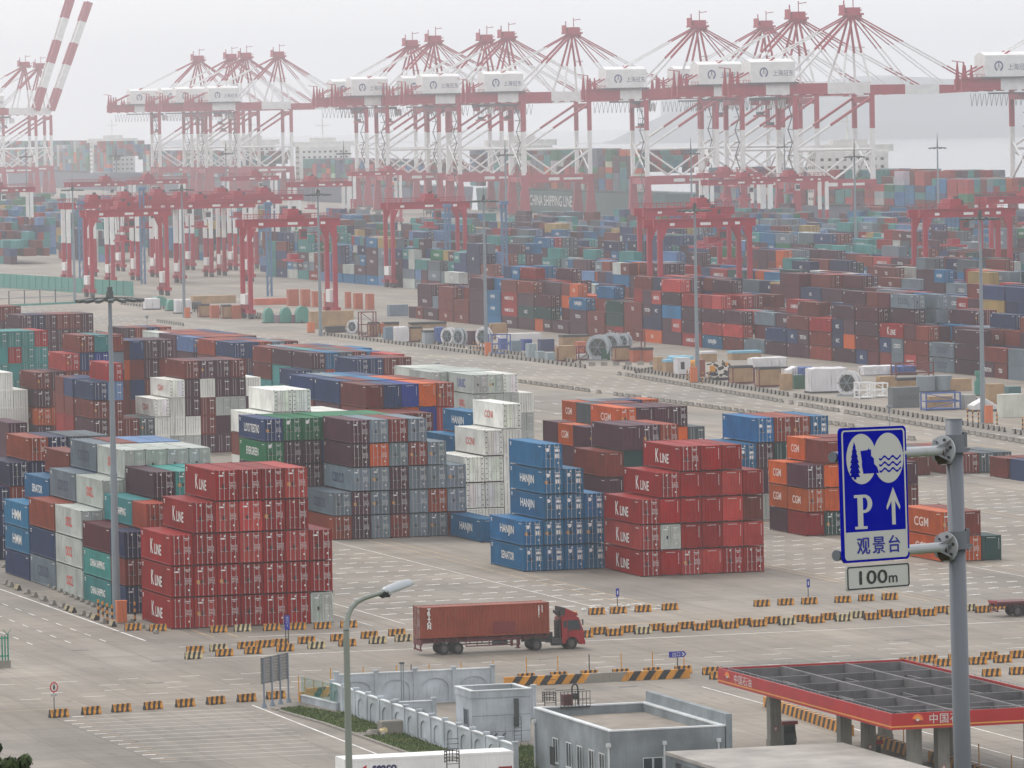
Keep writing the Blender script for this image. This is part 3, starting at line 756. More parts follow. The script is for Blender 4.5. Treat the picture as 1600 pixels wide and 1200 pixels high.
# ------------------------------------------------------------------ cranes, ships, hills
RED = mat('crane_red', srgb(160,22,48), rough=0.5, wear=0.15); CWH = mat('crane_white', srgb(228,228,226), rough=0.5, wear=0.12, wcol=(.4,.35,.3)); CDK = mat('crane_dark', (0.05,0.05,0.06), rough=0.6, wear=0)
CGL = mat('cab_glass', (0.03,0.04,0.05), rough=0.1, wear=0)
def gp(px, Dp, z=0.0):
    t = (px-800.0)/CAM_F
    return Vector((Dp*(FWD.x/_cp+RGT.x*t), Dp*(FWD.y/_cp+RGT.y*t), z))
def part(name, mb, parent, mats): return mb.build(name, mats, parent)
def ship_to_shore(px, py, up=False, tip=56.0, idx=0, label='', back=-52.0, wid=True):
    yh = 600-416.3-(px-800)*.0189*1.27
    Dp = 38.4*CAM_F/(yh-py); pg = px+.0188*(Dp and 46.8*CAM_F/Dp + (yh-py))
    r = empty('ship_to_shore_crane', gp(pg, Dp), 0.0)
    tag(r, label, 'crane', 'ship to shore cranes along the quay')
    LX, WX, Y0 = -27.4, 3.8, 10.0
    M3 = [RED, CWH, CDK]
    for x in (LX, WX):
        for y in (-Y0, Y0):
            b = MB(); sx = .96
            b.box(x-.85, x+.85, y-.7, y+.7, 39, 52, 0); b.box(x-.83, x+.83, y-.68, y+.68, 19.5, 39, 1)
            b.prism([(x-2.4, 2.2), (x+2.4, 2.2), (x+1.2, 16), (x-1.2, 16)], y-.9, y+.9, 'y', 0)
            part('leg', b, r, M3)
            b = MB(); b.box(x-1.6, x+1.6, y-4.6, y+4.6, 1.3, 2.2, 2)
            for i in range(6): b.tube((x-.3, y-3.8+i*1.5, .55), (x+.3, y-3.8+i*1.5, .55), .52, n=8, m=2)
            part('bogie', b, r, M3)
    for y in (-Y0, Y0):
        b = MB(); b.box(LX-1.2, WX+1.2, y-.9, y+.9, 16, 19.5, 0); b.box(-16, -11, y-.95, y-.9, 17.0, 18.4, 1); b.box(-9, 0, y-.95, y-.9, 17.2, 18.2, 1); part('portal_beam', b, r, M3)
        b = MB(); b.tube((LX, y, 31), (WX, y, 31), .5, n=8, m=1); part('tie_beam', b, r, M3)
        for x in (LX, WX):
            b = MB(); b.tube((x, y, 30.5), ((LX+WX)/2, y, 19.8), .45, n=6, m=1); part('brace', b, r, M3)
        b = MB(); q = lambda t: (LX+(WX-LX)*t, y, 31.5+(51-31.5)*t)
        b.tube(q(0), q(.45), .55, n=8, m=1); b.tube(q(.45), q(1), .55, n=8, m=0); part('brace', b, r, M3)
    for x in (LX, WX):
        for z in (17.5, 50): 
            b = MB(); b.box(x-.8, x+.8, -Y0, Y0, z-1.2, z+1.2, 0); part('cross_beam', b, r, M3)
        b = MB(); b.tube((x, -Y0, 20), (x, Y0, 34), .4, n=6, m=1); b.tube((x, Y0, 20), (x, -Y0, 34), .4, n=6, m=1); part('brace', b, r, M3)
    # stairs on the landside leg
    b = MB()
    for i in range(9):
        z = 4+i*5; b.box(LX-3.4, LX-1.3, -Y0-1.2, -Y0+.3, z, z+.25, 2); b.beam((LX-3.2 if i % 2 else LX-1.5, -Y0-.6, z), (LX-1.5 if i % 2 else LX-3.2, -Y0-.6, z+5), .5, .3, 2)
    part('stair_tower', b, r, M3)
    # girder
    b = MB()
    for y in (-3.4, 3.4):
        b.box(back, back+15, y-.7, y+.7, 52.4, 56.6, 0); b.box(back+15, LX, y-.7, y+.7, 52.4, 56.6, 1 if wid else 0); b.box(LX, -12, y-.7, y+.7, 52.4, 56.6, 0); b.box(-12, WX+1.5, y-.7, y+.7, 52.4, 56.6, 1 if wid else 0)
    for x in np.arange(back+1, WX, 5): b.box(x, x+.5, -3.4, 3.4, 52, 52.6, 0)
    part('girder', b, r, M3)
    # backreach sheave towers, walkways and festoon loops
    b = MB()
    for x, hh in ((back+1.0, 6.2), (back+4.0, 5.0), (back+9.0, 3.4), (back+13, 4.2)):
        for y in (-3.2, 3.2): b.prism([(x-.8, 56.6), (x+.8, 56.6), (x+.2, 56.6+hh), (x-.2, 56.6+hh)], y-.2, y+.2, 'y', 0)
    b.beam((back+1, -3.2, 62.6), (back-3.5, -3.2, 63.2), .3, .3, 0); b.box(back-1, back+16, -5.2, -4.2, 56.6, 56.8, 0)
    for i in range(12): b.box(back+i*1.4, back+i*1.4+.12, -5.2, -5.1, 56.8, 58.2, 0)
    b.box(back, back+16, -5.2, -5.08, 58.1, 58.25, 0)
    part('sheave_tower', b, r, M3)
    b = MB()
    for i in range(15):
        x = back+3+i*1.9; b.beam((x, -4.6, 51.2), (x+.5, -4.6, 46.6), .14, .14, 2); b.beam((x+.5, -4.6, 46.6), (x+1.5, -4.6, 51.2), .14, .14, 2)
    b.box(back+10, back+26, -4.9, -4.3, 50.9, 51.5, 2)
    part('cable_loop', b, r, M3)
    # trolley, operator cab, spreader
    tx = -34+((idx*7) % 9)*2.5
    b = MB(); b.box(tx-3.4, tx+3.4, -3.0, 3.0, 50.4, 51.6, 2); b.box(tx-3, tx-1, -2.6, 2.6, 48.6, 50.4, 0); part('trolley', b, r, M3)
    b = MB(); b.box(tx+3.6, tx+6, -1.6, 1.6, 47.2, 50.4, 1); b.box(tx+5.4, tx+6.05, -1.5, 1.5, 47.6, 49.3, 2); part('operator_cab', b, r, M3)
    sz = 44.0 if idx % 3 else 40.0
    b = MB(); b.box(tx-.9, tx+.9, -5.8, 5.8, sz, sz+.8, 0); b.box(tx-1.1, tx+1.1, -1.6, 1.6, sz+.8, sz+2, 2)
    for a in (-.8, .8):
        for c in (-1.3, 1.3): b.beam((tx+a, c, sz+1.9), (tx+a*1.6, c, 50.6), .12, .12, 2)
    part('spreader', b, r, M3)
    # machinery house
    b = MB(); b.box(-43.5, -25.5, -5.4, 5.4, 57.2, 64.6, 1); b.prism([(-5.4, 64.6), (5.4, 64.6), (5.4, 65.0), (0, 66.2), (-5.4, 65.0)], -43.5, -25.5, 'x', 1); b.box(-44.5, -24.5, -6.2, 6.2, 56.6, 57.2, 2)
    mh = part('machinery_house', b, r, M3)
    t = link('lettering', text_mesh('上海冠东', 2.5, .85), mh, color=srgb(60,70,110)); t.matrix_local = Matrix(((1,0,0,-30.4),(0,0,-1,-5.46),(0,1,0,60.7),(0,0,0,1)))
    b = MB(); cx, cz = -38.2, 61.0
    for rr_ in (1.9,):
        for i in range(16):
            a0, a1 = i*math.pi/8, (i+1)*math.pi/8
            if i in (11, 12): continue
            b.quad((cx+math.cos(a0)*1.35*.9, -5.46, cz+math.sin(a0)*1.35), (cx+math.cos(a1)*1.35*.9, -5.46, cz+math.sin(a1)*1.35), (cx+math.cos(a1)*1.75, -5.46, cz+math.sin(a1)*1.95), (cx+math.cos(a0)*1.75, -5.46, cz+math.sin(a0)*1.95))
    for a in (90, 210, 330):
        a = math.radians(a); b.beam((cx, -5.46, cz), (cx+math.cos(a)*1.2, -5.46, cz+math.sin(a)*1.3), .35, .02)
    part('emblem', b, mh, [mat_em])['kind'] = 'stuff'
    # boom
    if not up:
        b = MB()
        for y in (-3.0, 3.0):
            b.box(WX+1.6, WX+16, y-.6, y+.6, 51.8, 55.6, 0); b.box(WX+16, WX+30, y-.6, y+.6, 51.8, 55.4, 1)
            b.prism([(WX+30, 51.8), (tip, 52.6), (tip, 54.6), (WX+30, 55.2)], y-.6, y+.6, 'y', 0)
        for x in np.arange(WX+4, tip, 6): b.box(x, x+.5, -3, 3, 52.2, 52.8, 0)
        part('boom', b, r, M3)
    else:
        th = math.radians(up); ln = 74.0; hx, hz = WX+2, 55
        b = MB(); e = lambda t, o=0: (hx+math.cos(th)*ln*t, o, hz+math.sin(th)*ln*t)
        for y in (-4.2, 4.2):
            for i, (a, c) in enumerate(((0, .2), (.2, .42), (.42, .62), (.62, .82), (.82, 1.0))): b.beam(e(a, y), e(c, y), 2.2, 4.0, (0, 1, 0, 1, 0)[i], up=(-1, 0, .3))
        for t_ in np.arange(.06, 1, .09): b.beam(e(t_, -4.2), e(t_, 4.2), .8, .8, 0)
        part('boom', b, r, M3)
    # apex frame
    ap = 84.0
    b = MB()
    for y in (-1, 1):
        for x in (WX, -7.5):
            k = 0 if x == WX else 1
            b.tube((-.5, y*2.0, ap-1), (x+(-.5-x)*.42, y*(2.0+.42*5.0), ap-1-(ap-58)*.58), .5, n=8, m=0); b.tube((x+(-.5-x)*.42, y*(2.0+.58*5), ap-1-(ap-58)*.58), (x, y*8.5, 56.5), .5, n=8, m=1)
    b.beam((WX*.6, -6.5, 70), (WX*.6, 6.5, 70), .6, .6, 1)
    part('apex_frame', b, r, M3)
    b = MB(); b.box(-4.5, 3.5, -3.4, 3.4, ap-1.6, ap-.8, 0); b.box(-3.2, 2.4, -2.6, 2.6, ap-.8, ap+1.4, 0); b.box(-4.4, -4.0, -3, 3, ap-.8, ap+2.4, 0); b.box(-3.6, -3.2, -.2, .2, ap, ap+4.2, 0)
    b.beam((0, -1, ap+1), (0, -1, ap+5.6), .3, .3, 0); b.beam((0, -1, ap+4.6), (3.4, -1, ap+5.0), .3, .3, 0); b.beam((2.6, 2, ap-.8), (4.6, 2, ap+.6), .5, .3, 0)
    for i in range(6): b.box(-2.8+i*1.0, -2.2+i*1.0, -3.2, 3.2, ap-2.4, ap-1.6, 0)
    part('apex_platform', b, r, M3)
    def stay(p1, w_, y1, segs, nm='stay'):
        for y in (-1, 1):
            b = MB(); A = Vector((-.5, y*2.2, ap-1)); B = Vector((p1[0], y*y1, p1[1]))
            for t0, t1, m_ in segs: b.tube(A.lerp(B, t0), A.lerp(B, t1), w_, n=6, m=m_, cap=False)
            part(nm, b, r, M3)
    stay((LX+.5, 57), .52, 5.5, ((0, .52, 0), (.52, 1, 1)))
    stay((back+2.5, 58), .32, 3.2, ((0, .26, 0), (.26, .66, 1), (.66, 1, 0)))
    if not up:
        stay((WX+18, 56), .26, 3.0, ((0, .5, 0), (.5, 1, 1)))
        stay((tip-6, 55.5), .30, 3.0, ((0, .4, 0), (.4, .75, 1), (.75, 1, 0)))
        stay((WX+32, 56), .22, 3.0, ((0, .45, 0), (.45, 1, 1)))
    return r
mat_em = mat('emblem_grey_blue', srgb(70,80,125), rough=.6, wear=0)
STS = [(1335,15,0,56,'nearest full crane, highest apex, beside the tall white ship house'), (1250,22,0,56,'second apex from right, close behind the highest one'), (1200,36,0,52,'third apex from right, dark low platform'),
       (1096,36,0,56,'lone apex left of the trio at right'), (900,48,0,56,'lone apex in the middle of the row'), (799,55,0,56,'right one of the close pair at centre'), (765,60,0,54,'left one of the close pair at centre'),
       (685,62,0,56,'right one of the pair left of centre'), (649,69,0,56,'left one of the pair left of centre'), (442,88,0,50,'right most apex of the hazy left cluster'), (391,90,0,46,'second apex from right in the hazy left cluster'),
       (368,92,0,46,'third apex from right in the hazy left cluster'), (317,95,0,46,'leftmost apex of the hazy left cluster'), (70,108,69,46,'with boom raised, right one at left edge'), (46,106,71,46,'with boom raised, left one at left edge'), (1706,-2,0,56,'cut by the right frame edge, machinery house with emblem')]
for i, (x, y, up, tip, lb) in enumerate(STS):
    ship_to_shore(x, y, up, tip, i, 'red and white quay crane, ' + lb, back=(-52.0 if i not in (9, 12) else -56.0), wid=True)

# rubber tyred gantries over the stacks
def rtg(px, Dp, white, idx, tro, label, roll_=True):
    r = empty('yard_gantry_crane', gp(px+.0188*0, Dp)); tag(r, label, 'gantry crane', 'rubber tyred gantry cranes in the yard')
    W, YD, H = 20.6, 7.4, 23.2; M3 = [RED, CWH, CDK]
    for x in (0, W):
        s = 1 if x == 0 else -1
        for y in (0, YD):
            b = MB()
            if white: b.box(x-.55, x+.55, y-.5, y+.5, 11.5, H-1.8, 1); b.box(x-.55, x+.55, y-.5, y+.5, 2.2, 11.5, 0)
            else:
                b.box(x-.5, x+.5, y-.5, y+.5, 2.2, H-1.8, 0); b.prism([(x+s*.5, H-4.6), (x+s*1.7, H-1.9), (x+s*.5, H-1.9)], y-.5, y+.5, 'y', 0)
            part('leg', b, r, M3)
            b = MB(); b.box(x-.9, x+.9, y-1.3, y+1.3, 1.3, 2.2, 0)
            for k in (-.75, .75): b.tube((x-.35, y+k, .72), (x+.35, y+k, .72), .72, n=12, m=2)
            part('wheel_bogie', b, r, M3)
        b = MB(); b.box(x-.5, x+.5, -.4, YD+.4, 2.2, 3.4, 0); part('sill_beam', b, r, M3)
    b = MB(); b.box(-1.0, .9, 1.5, YD-1.5, 3.4, 5.8, 1); part('engine_house', b, r, M3)
    b = MB(); b.box(W-.9, W+1.0, 1.8, YD-1.8, 3.4, 6.4, 1); part('power_cabinet', b, r, M3)
    for y in (0, YD):
        b = MB(); b.box(-1.4, W+1.4, y-.55, y+.55, H-1.8, H, 0)
        if y == 0:
            for q in (2.2, 9.2, 14.4, 17.2): b.box(q, q+(2.4 if q == 9.2 else 1.1), y-.58, y-.55, H-1.3, H-.7, 1)
        part('girder', b, r, M3)
        b = MB(); yy = y+(-.9 if y == 0 else .9)
        b.box(-1.4, W+1.4, min(yy, y), max(yy, y), H, H+.1, 0)
        for k in range(16): b.box(-1.4+k*1.55, -1.32+k*1.55, yy-.04, yy+.04, H+.1, H+1.2, 0)
        b.box(-1.4, W+1.4, yy-.04, yy+.04, H+1.15, H+1.25, 0); b.box(-1.4, W+1.4, yy-.03, yy+.03, H+.6, H+.66, 0)
        part('walkway_rail', b, r, M3)
    tx = tro*W
    b = MB(); b.box(tx-2.2, tx+2.2, -.3, YD+.3, H+.1, H+.9, 0); b.box(tx-1.6, tx+1.0, 1.0, YD-1, H+.9, H+2.4, 0); b.box(tx+.9, tx+2.0, 2, YD-2, H+.9, H+2.0, 2); b.box(tx-.3, tx+.5, 1.4, 2.6, H+2.4, H+3.0, 2); tr = part('trolley', b, r, M3)
    b = MB(); b.box(tx+1.4, tx+2.9, 1, 3.0, H-4.8, H-2.4, 1 if white else 0); b.box(tx+1.45, tx+2.85, .96, 1, H-4.3, H-2.9, 2); part('operator_cab', b, r, M3)
    sz = H-10+((idx*5) % 4)*1.4
    b = MB(); b.box(tx-1.05, tx+1.05, YD/2-6, YD/2+6, sz, sz+.5, 0); b.box(tx-1, tx+1, YD/2-1.8, YD/2+1.8, sz+.5, sz+1.8, 0)
    for a in (-.8, .8):
        for c in (-1.4, 1.4): b.beam((tx+a, YD/2+c, sz+1.6), (tx+a*1.5, YD/2+c, H), .1, .1, 2)
    part('spreader', b, r, M3)
RT = [(394,1385,0,.55,'all red gantry crane in front, left of centre'), (147,1579,0,.45,'all red gantry crane at far left, near the green wall'), (618,1618,0,.55,'all red gantry crane standing over stacks at centre left'),
      (1035,1287,0,.62,'all red gantry crane right of centre, nearer of two'), (1018,1440,0,.7,'all red gantry crane right of centre, behind its twin'), (1450,1350,0,.4,'all red gantry crane at right, over dark stacks'), (1553,1520,0,.6,'all red gantry crane cut by the right edge'),
      (112,1735,1,.4,'red crane with white upper legs, leftmost of the parked cluster'), (152,1795,1,.5,'red crane with white upper legs, second in the parked cluster'), (196,1850,1,.6,'red crane with white upper legs, third in the parked cluster'),
      (288,1700,1,.3,'red crane with white upper legs, fourth in the parked cluster'), (334,1765,1,.45,'red crane with white upper legs, fifth in the parked cluster'), (372,1835,1,.5,'red crane with white upper legs, last of the parked cluster'), (250,1770,1,.4,'red crane with white upper legs, half hidden mid cluster'), (180,1700,1,.5,'red crane with white upper legs, low in the parked cluster'), (305,1850,1,.5,'red crane with white upper legs, rear of the parked cluster'),
      (-30,2190,1,.4,'hazy red crane with white legs at the left edge'), (118,2330,1,.7,'hazy red crane behind the parked cluster, left'), (216,2380,1,.3,'hazy red crane behind the parked cluster, right'), (362,2450,1,.6,'hazy red crane left of the pale tall mast'),
      (466,2180,1,.35,'hazy red crane below the pair of quay cranes'), (560,2560,1,.8,'hazy red crane right behind the pale tall mast'), (1118,2010,1,.6,'red crane with white legs behind the twins, left'), (1210,2060,1,.4,'red crane with white legs behind the twins, right'), (1110,2230,1,.4,'hazy red crane under the lone quay crane')]
for i, (x, d_, wh, tr_, lb) in enumerate(RT): rtg(x, d_, wh, i, tr_, lb)

# ships at the quay
SHD = mat('ship_hull_green', srgb(40,92,92), rough=.5, wear=.2); SHW = mat('ship_white', srgb(225,225,220), rough=.5, wear=.15, wcol=(.4,.35,.3)); SHB = mat('ship_boot_red', srgb(120,40,38), rough=.6, wear=.2)
SHK = mat('ship_hull_blue', srgb(48,66,92), rough=.5, wear=.2)
def ship(ya, yb, hull, name, label, housey, rows, seed, deck=9.0, text=None):
    y0 = (ya+yb)/2; x0 = quay(y0)+3; Bm = 34.0; L = yb-ya
    r = empty('container_ship', (x0, y0, -3.5)); ang = math.atan(-.062); r.rotation_euler = (0, 0, ang); tag(r, label, 'ship', 'container ships moored at the quay')
    b = MB(); l = L/2
    prof = [(-l, .55), (-l+12, 1.0), (l-45, 1.0), (l-14, .55), (l, .06)]
    def sec(y, f, z, fl): w_ = Bm/2*f*fl; return [(Bm/2-w_, y, z), (Bm/2+w_, y, z)]
    for zi, (za, zb, fa, fb, m_) in enumerate(((-2, 2.5, .86, .95, 2), (2.5, deck+4, .95, 1.0, 0))):
        for (p, q) in zip(prof[:-1], prof[1:]):
            A0, A1 = sec(p[0], p[1], za, fa); B0, B1 = sec(q[0], q[1], za, fa); C0, C1 = sec(p[0], p[1], zb, fb); D0, D1 = sec(q[0], q[1], zb, fb)
            b.quad(B0, A0, C0, D0, m_); b.quad(A1, B1, D1, C1, m_)
        A0, A1 = sec(-l, .55, za, fa); C0, C1 = sec(-l, .55, zb, fb); b.quad(A0, A1, C1, C0, m_)
    zt = deck+4
    for (p, q) in zip(prof[:-1], prof[1:]):
        A0, A1 = sec(p[0], p[1], zt, 1); B0, B1 = sec(q[0], q[1], zt, 1); b.quad(A0, A1, B1, B0, 0)
    h_ = part('hull', b, r, [hull, SHW, SHB])
    if text:
        t = link('lettering', text_mesh(text, 7.0, 1.25, bold=.05), h_, color=srgb(225,228,225)); t.matrix_local = Matrix(((0,0,-1,-.12),(-1,0,0,-10),(0,1,0,deck-.5),(0,0,0,1)))
    b = MB(); hy = housey-y0; b.box(2, Bm-2, hy-6, hy+6, zt, zt+21, 0); b.box(-.5, Bm+.5, hy-5, hy+3, zt+21, zt+23.8, 0); b.box(10, 24, hy-4, hy+4, zt+23.8, zt+26, 0)
    hs_ = part('deck_house', b, r, [SHW, CDK])
    b = MB()
    for lv in range(6):
        for k in range(9): b.box(4+k*3.1, 5.3+k*3.1, hy-6.06, hy-6.0, zt+2+lv*3.1, zt+3.1+lv*3.1, 0)
        for k in range(4): b.box(1.94, 2.0, hy-4.5+k*2.6, hy-3.2+k*2.6, zt+2+lv*3.1, zt+3.1+lv*3.1, 0)
    part('window', b, hs_, [CDK])['kind'] = 'stuff'
    b = MB(); b.beam((Bm/2, hy, zt+26), (Bm/2, hy, zt+37), .6, .6); b.beam((Bm/2-4, hy, zt+33), (Bm/2+4, hy, zt+33), .4, .4); b.box(Bm/2-4, Bm/2+4, hy+10, hy+18, zt, zt+24); part('mast', b, r, [SHW])
    b = MB(); rq = random.Random(seed); yy = -l+16
    while yy < l-34:
        if abs(yy+6-hy) > 15:
            n = rq.choice(rows); 
            for c in range(13):
                m_ = max(1, n-(1 if rq.random() < .25 else 0)); run = rq.choice('TTTGGBBPPRRrEUN')
                for t_ in range(m_):
                    if c > 0 and t_ < m_-2: continue
                    if rq.random() < .5: run = rq.choice('TTTGGBBPPRRrEUNwO')
                    b.col = tuple(v*rq.uniform(.8, 1.1) for v in PAL[run]); b.box(1.2+c*2.42, 1.2+c*2.42+2.36, yy, yy+12.1, zt+1.2+t_*2.62, zt+1.2+t_*2.62+2.56)
        yy += 13.4
    o = part('deck_cargo', b, r, [MAT['paint_far']]); o['kind'] = 'stuff'
ship(2470, 2860, SHD, '', 'dark green hulled container ship with white letters behind middle cranes', 2790, (5, 6, 7, 7), 3, deck=10, text='CHINA SHIPPING LINE')
ship(1990, 2420, SHK, '', 'blue-grey container ship with white deck house behind right cranes', 2215, (3, 4, 4, 5), 5, deck=8)
ship(2960, 3330, SHK, '', 'hazy container ship between the middle and left crane groups', 3290, (4, 5, 5), 7, deck=9)
ship(3450, 3850, SHK, '', 'pale hazy container ship behind the left crane cluster', 3520, (5, 6, 6), 9, deck=10)
ship(3950, 4500, SHK, '', 'faintest container ship behind the raised boom cranes', 4050, (6, 7, 8), 11, deck=11)

# distant hills: ridge of real relief
MAT['hill'] = mat('far_hillside', (0.085,0.11,0.12), rough=.9, wear=.3, scale=.01, streak=False, wcol=(.16,.15,.11))
import mathutils
def hill(name, pts, Dp, depth, seed):
    """pts: (px, py of the ridge) -> heights at distance Dp"""
    b = MB(); n = 60; rows = 14; V = []
    xs = [p[0] for p in pts]; ys = [p[1] for p in pts]
    for j in range(rows+1):
        f = j/rows; row = []
        for i in range(n+1):
            px = xs[0]+(xs[-1]-xs[0])*i/n; py = float(np.interp(px, xs, ys))
            yh = 183.7-(px-800)*.024; hz_ = CAM_H+(yh-py)/CAM_F*Dp; hz_ = max(hz_, -4)
            prof = math.sin(math.pi*min(1, f*1.0)) if False else (1-abs(2*f-1))**.8
            d_ = Dp-depth/2+depth*f; g_ = gp(px, d_)
            nz = mathutils.noise.fractal(Vector((g_.x*.004+seed, g_.y*.004, 0)), 1.0, 2.0, 5)
            row.append((g_.x, g_.y, -4+max(0, (hz_+4)*prof*(1+.10*nz)) + (nz*2 if prof > .1 else 0)))
        V.append(row)
    for j in range(rows):
        for i in range(n): b.quad(V[j][i], V[j][i+1], V[j+1][i+1], V[j+1][i])
    tag(b.build(name, MAT['hill'], smooth=True), kind='structure')
hill('hills', [(905,262),(930,240),(1000,205),(1060,178),(1150,160),(1250,140),(1330,128),(1400,118),(1500,122),(1600,128),(1750,150)], 10200, 1600, 1.0)
hill('hills', [(170,246),(230,236),(290,224),(345,226),(420,240),(470,236),(560,232),(640,240),(700,250)], 11500, 1200, 5.0)
hill('hills', [(1040,150),(1120,138),(1200,134),(1290,128),(1400,120),(1480,128),(1560,140),(1700,120)], 13500, 900, 9.0)
# ------------------------------------------------------------------ barriers, masts, road side furniture
MAT['conc'] = mat('cast_concrete', (0.25,0.23,0.20), rough=.8, wear=.35, wcol=(.12,.11,.10), bump=.3)
MAT['by'] = mat('barrier_yellow', srgb(206,140,44), rough=.65, wear=.4, wcol=(.10,.08,.06)); MAT['bk'] = mat('barrier_black', (0.028,0.027,0.03), rough=.7, wear=.2, wcol=(.1,.09,.08))
MAT['bp'] = mat('barrier_pale', srgb(205,185,140), rough=.7, wear=.35, wcol=(.2,.18,.15)); MAT['orange'] = mat('orange_cabinet', srgb(206,112,66), rough=.5, wear=.2)
def barrier_mesh(L, stripes=True, pale=False, W=.5, H=.66, n=7):
    key = ('bar', L, stripes, pale, W, H)
    if key in TPL: return TPL[key]
    b = MB(); h = W/2; l = L/2; P = [(-h, 0), (-h, .16), (-h*.55, .36), (-h*.42, H), (h*.42, H), (h*.55, .36), (h, .16), (h, 0)]
    cy_ = [0, 1]
    cuts = [-l+L*i/n for i in range(n+1)]
    def X(x, z): return max(-l, min(l, x+(z/H-.5)*(L/n)*.9)) if stripes and -l+1e-6 < x < l-1e-6 else x
    for i in range(n):
        m = (i % 2)+1 if stripes else 0
        if pale and m == 1: m = 3
        for (a, c) in zip(P[:-1], P[1:]):
            b.quad((X(cuts[i], a[1]), a[0], a[1]), (X(cuts[i], c[1]), c[0], c[1]), (X(cuts[i+1], c[1]), c[0], c[1]), (X(cuts[i+1], a[1]), a[0], a[1]), m)
    for x in (-l, l): b.poly([(x, p[0], p[1]) for p in P], 2 if stripes else 0)
    for x in (-l*.5, l*.5): b.box(x-.18, x+.18, -h-.01, h+.01, 0, .09, 2)
    TPL[key] = b.mesh('barrier', [MAT['conc'], MAT['by'], MAT['bk'], MAT['bp']]); return TPL[key]
NB = [0]; rb = random.Random(5)
def barrier(p, ang, label, group, L=1.55, kind=0, H=.64):
    me = barrier_mesh(L, kind != 2, kind == 1, H=H, W=.5 if H > .4 else .34)
    o = link('concrete_barrier', me, None, (p[0]+rb.uniform(-.06,.06), p[1]+rb.uniform(-.12,.12), 0), ang+rb.uniform(-.05,.05)); NB[0] += 1
    tag(o, label, 'barrier', group); return o
def brow(a, b, n, label, group, L=1.62, kinds=(0,), skip=(), ang=None):
    A = at(*a); B = at(*b); d = B-A; an = math.atan2(d.y, d.x) if ang is None else ang
    for i in range(n):
        if i in skip: continue
        p = A.lerp(B, i/(n-1)); barrier(p, an, '%s barrier from the left in the %s' % (nth(i+1), label), group, L, rb.choice(kinds))
G1 = 'striped barriers lining the front road'
k6 = (0,0,0,0,0,1)
for i, x in enumerate((305,341,385,412,439,480,529.5,577.5,621)): barrier(at(x, 1020.5-(x-305)*.085), 0, nth(i+1)+' barrier from the left in the rear striped line left of the truck', G1, kind=rb.choice(k6))
for i, x in enumerate((302,350,396,446,493.5,542.5,590.5,630.5)): barrier(at(x, 1029.5-(x-302)*.083), 0, nth(i+1)+' barrier from the left in the front striped line left of the truck', G1, kind=rb.choice(k6))
brow((936,991), (1600,949.5), 16, 'rear staggered striped line right of the truck', G1, kinds=k6)
brow((913,996), (1536,957), 15, 'front staggered striped line right of the truck', G1, kinds=k6)
brow((92,1120.5), (432,1092), 8, 'single striped line above the parking bays', G1)
for i, (x, y) in enumerate(((207,985),(247,986),(342,988),(379,986.5),(424,985.5),(465,984),(504,982.5),(544,980.5))):
    barrier(at(x, y), 0, nth(i+1)+' striped barrier from the left along the foot of the front red stack', G1, kind=1 if i == 3 else 0)
for i, (x, y) in enumerate(((933,960),(966,958.5),(1005,956),(1047,953))): barrier(at(x, y), 0, nth(i+1)+' striped barrier from the left in the short row behind the truck cab', G1)
for i, (x, y) in enumerate(((1190,947.5),(1227,945.5),(1264,944),(1316,941.5),(1353,939),(1391,937))): barrier(at(x, y), 0, nth(i+1)+' striped barrier from the left in the gapped row under the distance plate', G1)
for i, (x, y) in enumerate(((1112,1054),(1122,1061),(1420,1038),(1450,1035),(1473,1041),(1495,1033),(1500,1058),(1527,1038),(1545,1030),(1549,1057),(1567,1035),(1592,1028),(1592,1054))): barrier(at(x, y), 0, nth(i+1)+' striped barrier from the left behind the red petrol canopy', G1)
# broken bags and loose debris by the sign behind the cab
G2 = 'small dark barriers edging the left road'
A = at(-40, 868); B = at(244, 990)
n = 34
for i in range(n):
    p = A.lerp(B, i/(n-1)); barrier(p, math.pi/2, nth(i+1)+' small dark barrier from the left in the inner line beside the stacks', G2, L=.9, kind=2, H=.36)
for i, (x, y) in enumerate(((10,914),(17,917),(27,922),(42,928),(53,933),(68,939),(83,946),(98,950),(105,954),(114,957),(130,962),(140,965),(149,969),(162,974),(176,979))):
    barrier(at(x, y), math.pi/2, nth(i+1)+' grey barrier from the left in the outer line beside the left road', G2, L=1.25, kind=rb.choice((1,2)), H=.55)
# service road rows: near half one by one, the rest as one mesh
G3 = 'grey barriers edging the service road'
bulk = MB(); P8 = [(-.25, 0), (-.13, .36), (-.1, .72), (.1, .72), (.13, .36), (.25, 0)]
def srow(a, b, step, label, own, kind=2, L=1.9):
    A = at(*a); B = at(*b); d = B-A; n = int(d.length/step); an = math.atan2(d.y, d.x)
    for i in range(n+1):
        p = A.lerp(B, i/n)
        if rb.random() < .03: continue
        if own and NB[0] < 296: barrier(p, an, nth(i+1)+' '+label, G3, L=L, kind=kind)
        else:
            u = d.normalized(); v = Vector((-u.y, u.x, 0)); l = L/2
            for q, (m0, m1) in enumerate(zip(P8[:-1], P8[1:])):
                c = [p+u*s*l+v*mm[0]+Vector((0,0,mm[1])) for s, mm in ((-1,m0),(1,m0),(1,m1),(-1,m1))]; bulk.quad(*c, 0 if kind == 2 or q != 0 else 0)
            for s in (-1, 1): bulk.poly([p+u*s*l+v*m0[0]+Vector((0,0,m0[1])) for m0 in P8], 2)
srow((1610,695), (968,586), 3.0, 'grey barrier from the right in the front row along the cargo strip', True)
srow((1330,668), (812,598), 3.1, 'grey barrier from the right in the line across the service road', True)
srow((1402,686), (1424,688), 2.4, 'grey barrier half hidden between sign and pole', True)
srow((1610,682), (975,577), 2.6, '', False, 0, 1.5)
srow((912,575), (500,523), 3.0, '', False); srow((905,568), (505,515), 2.6, '', False, 0, 1.5)
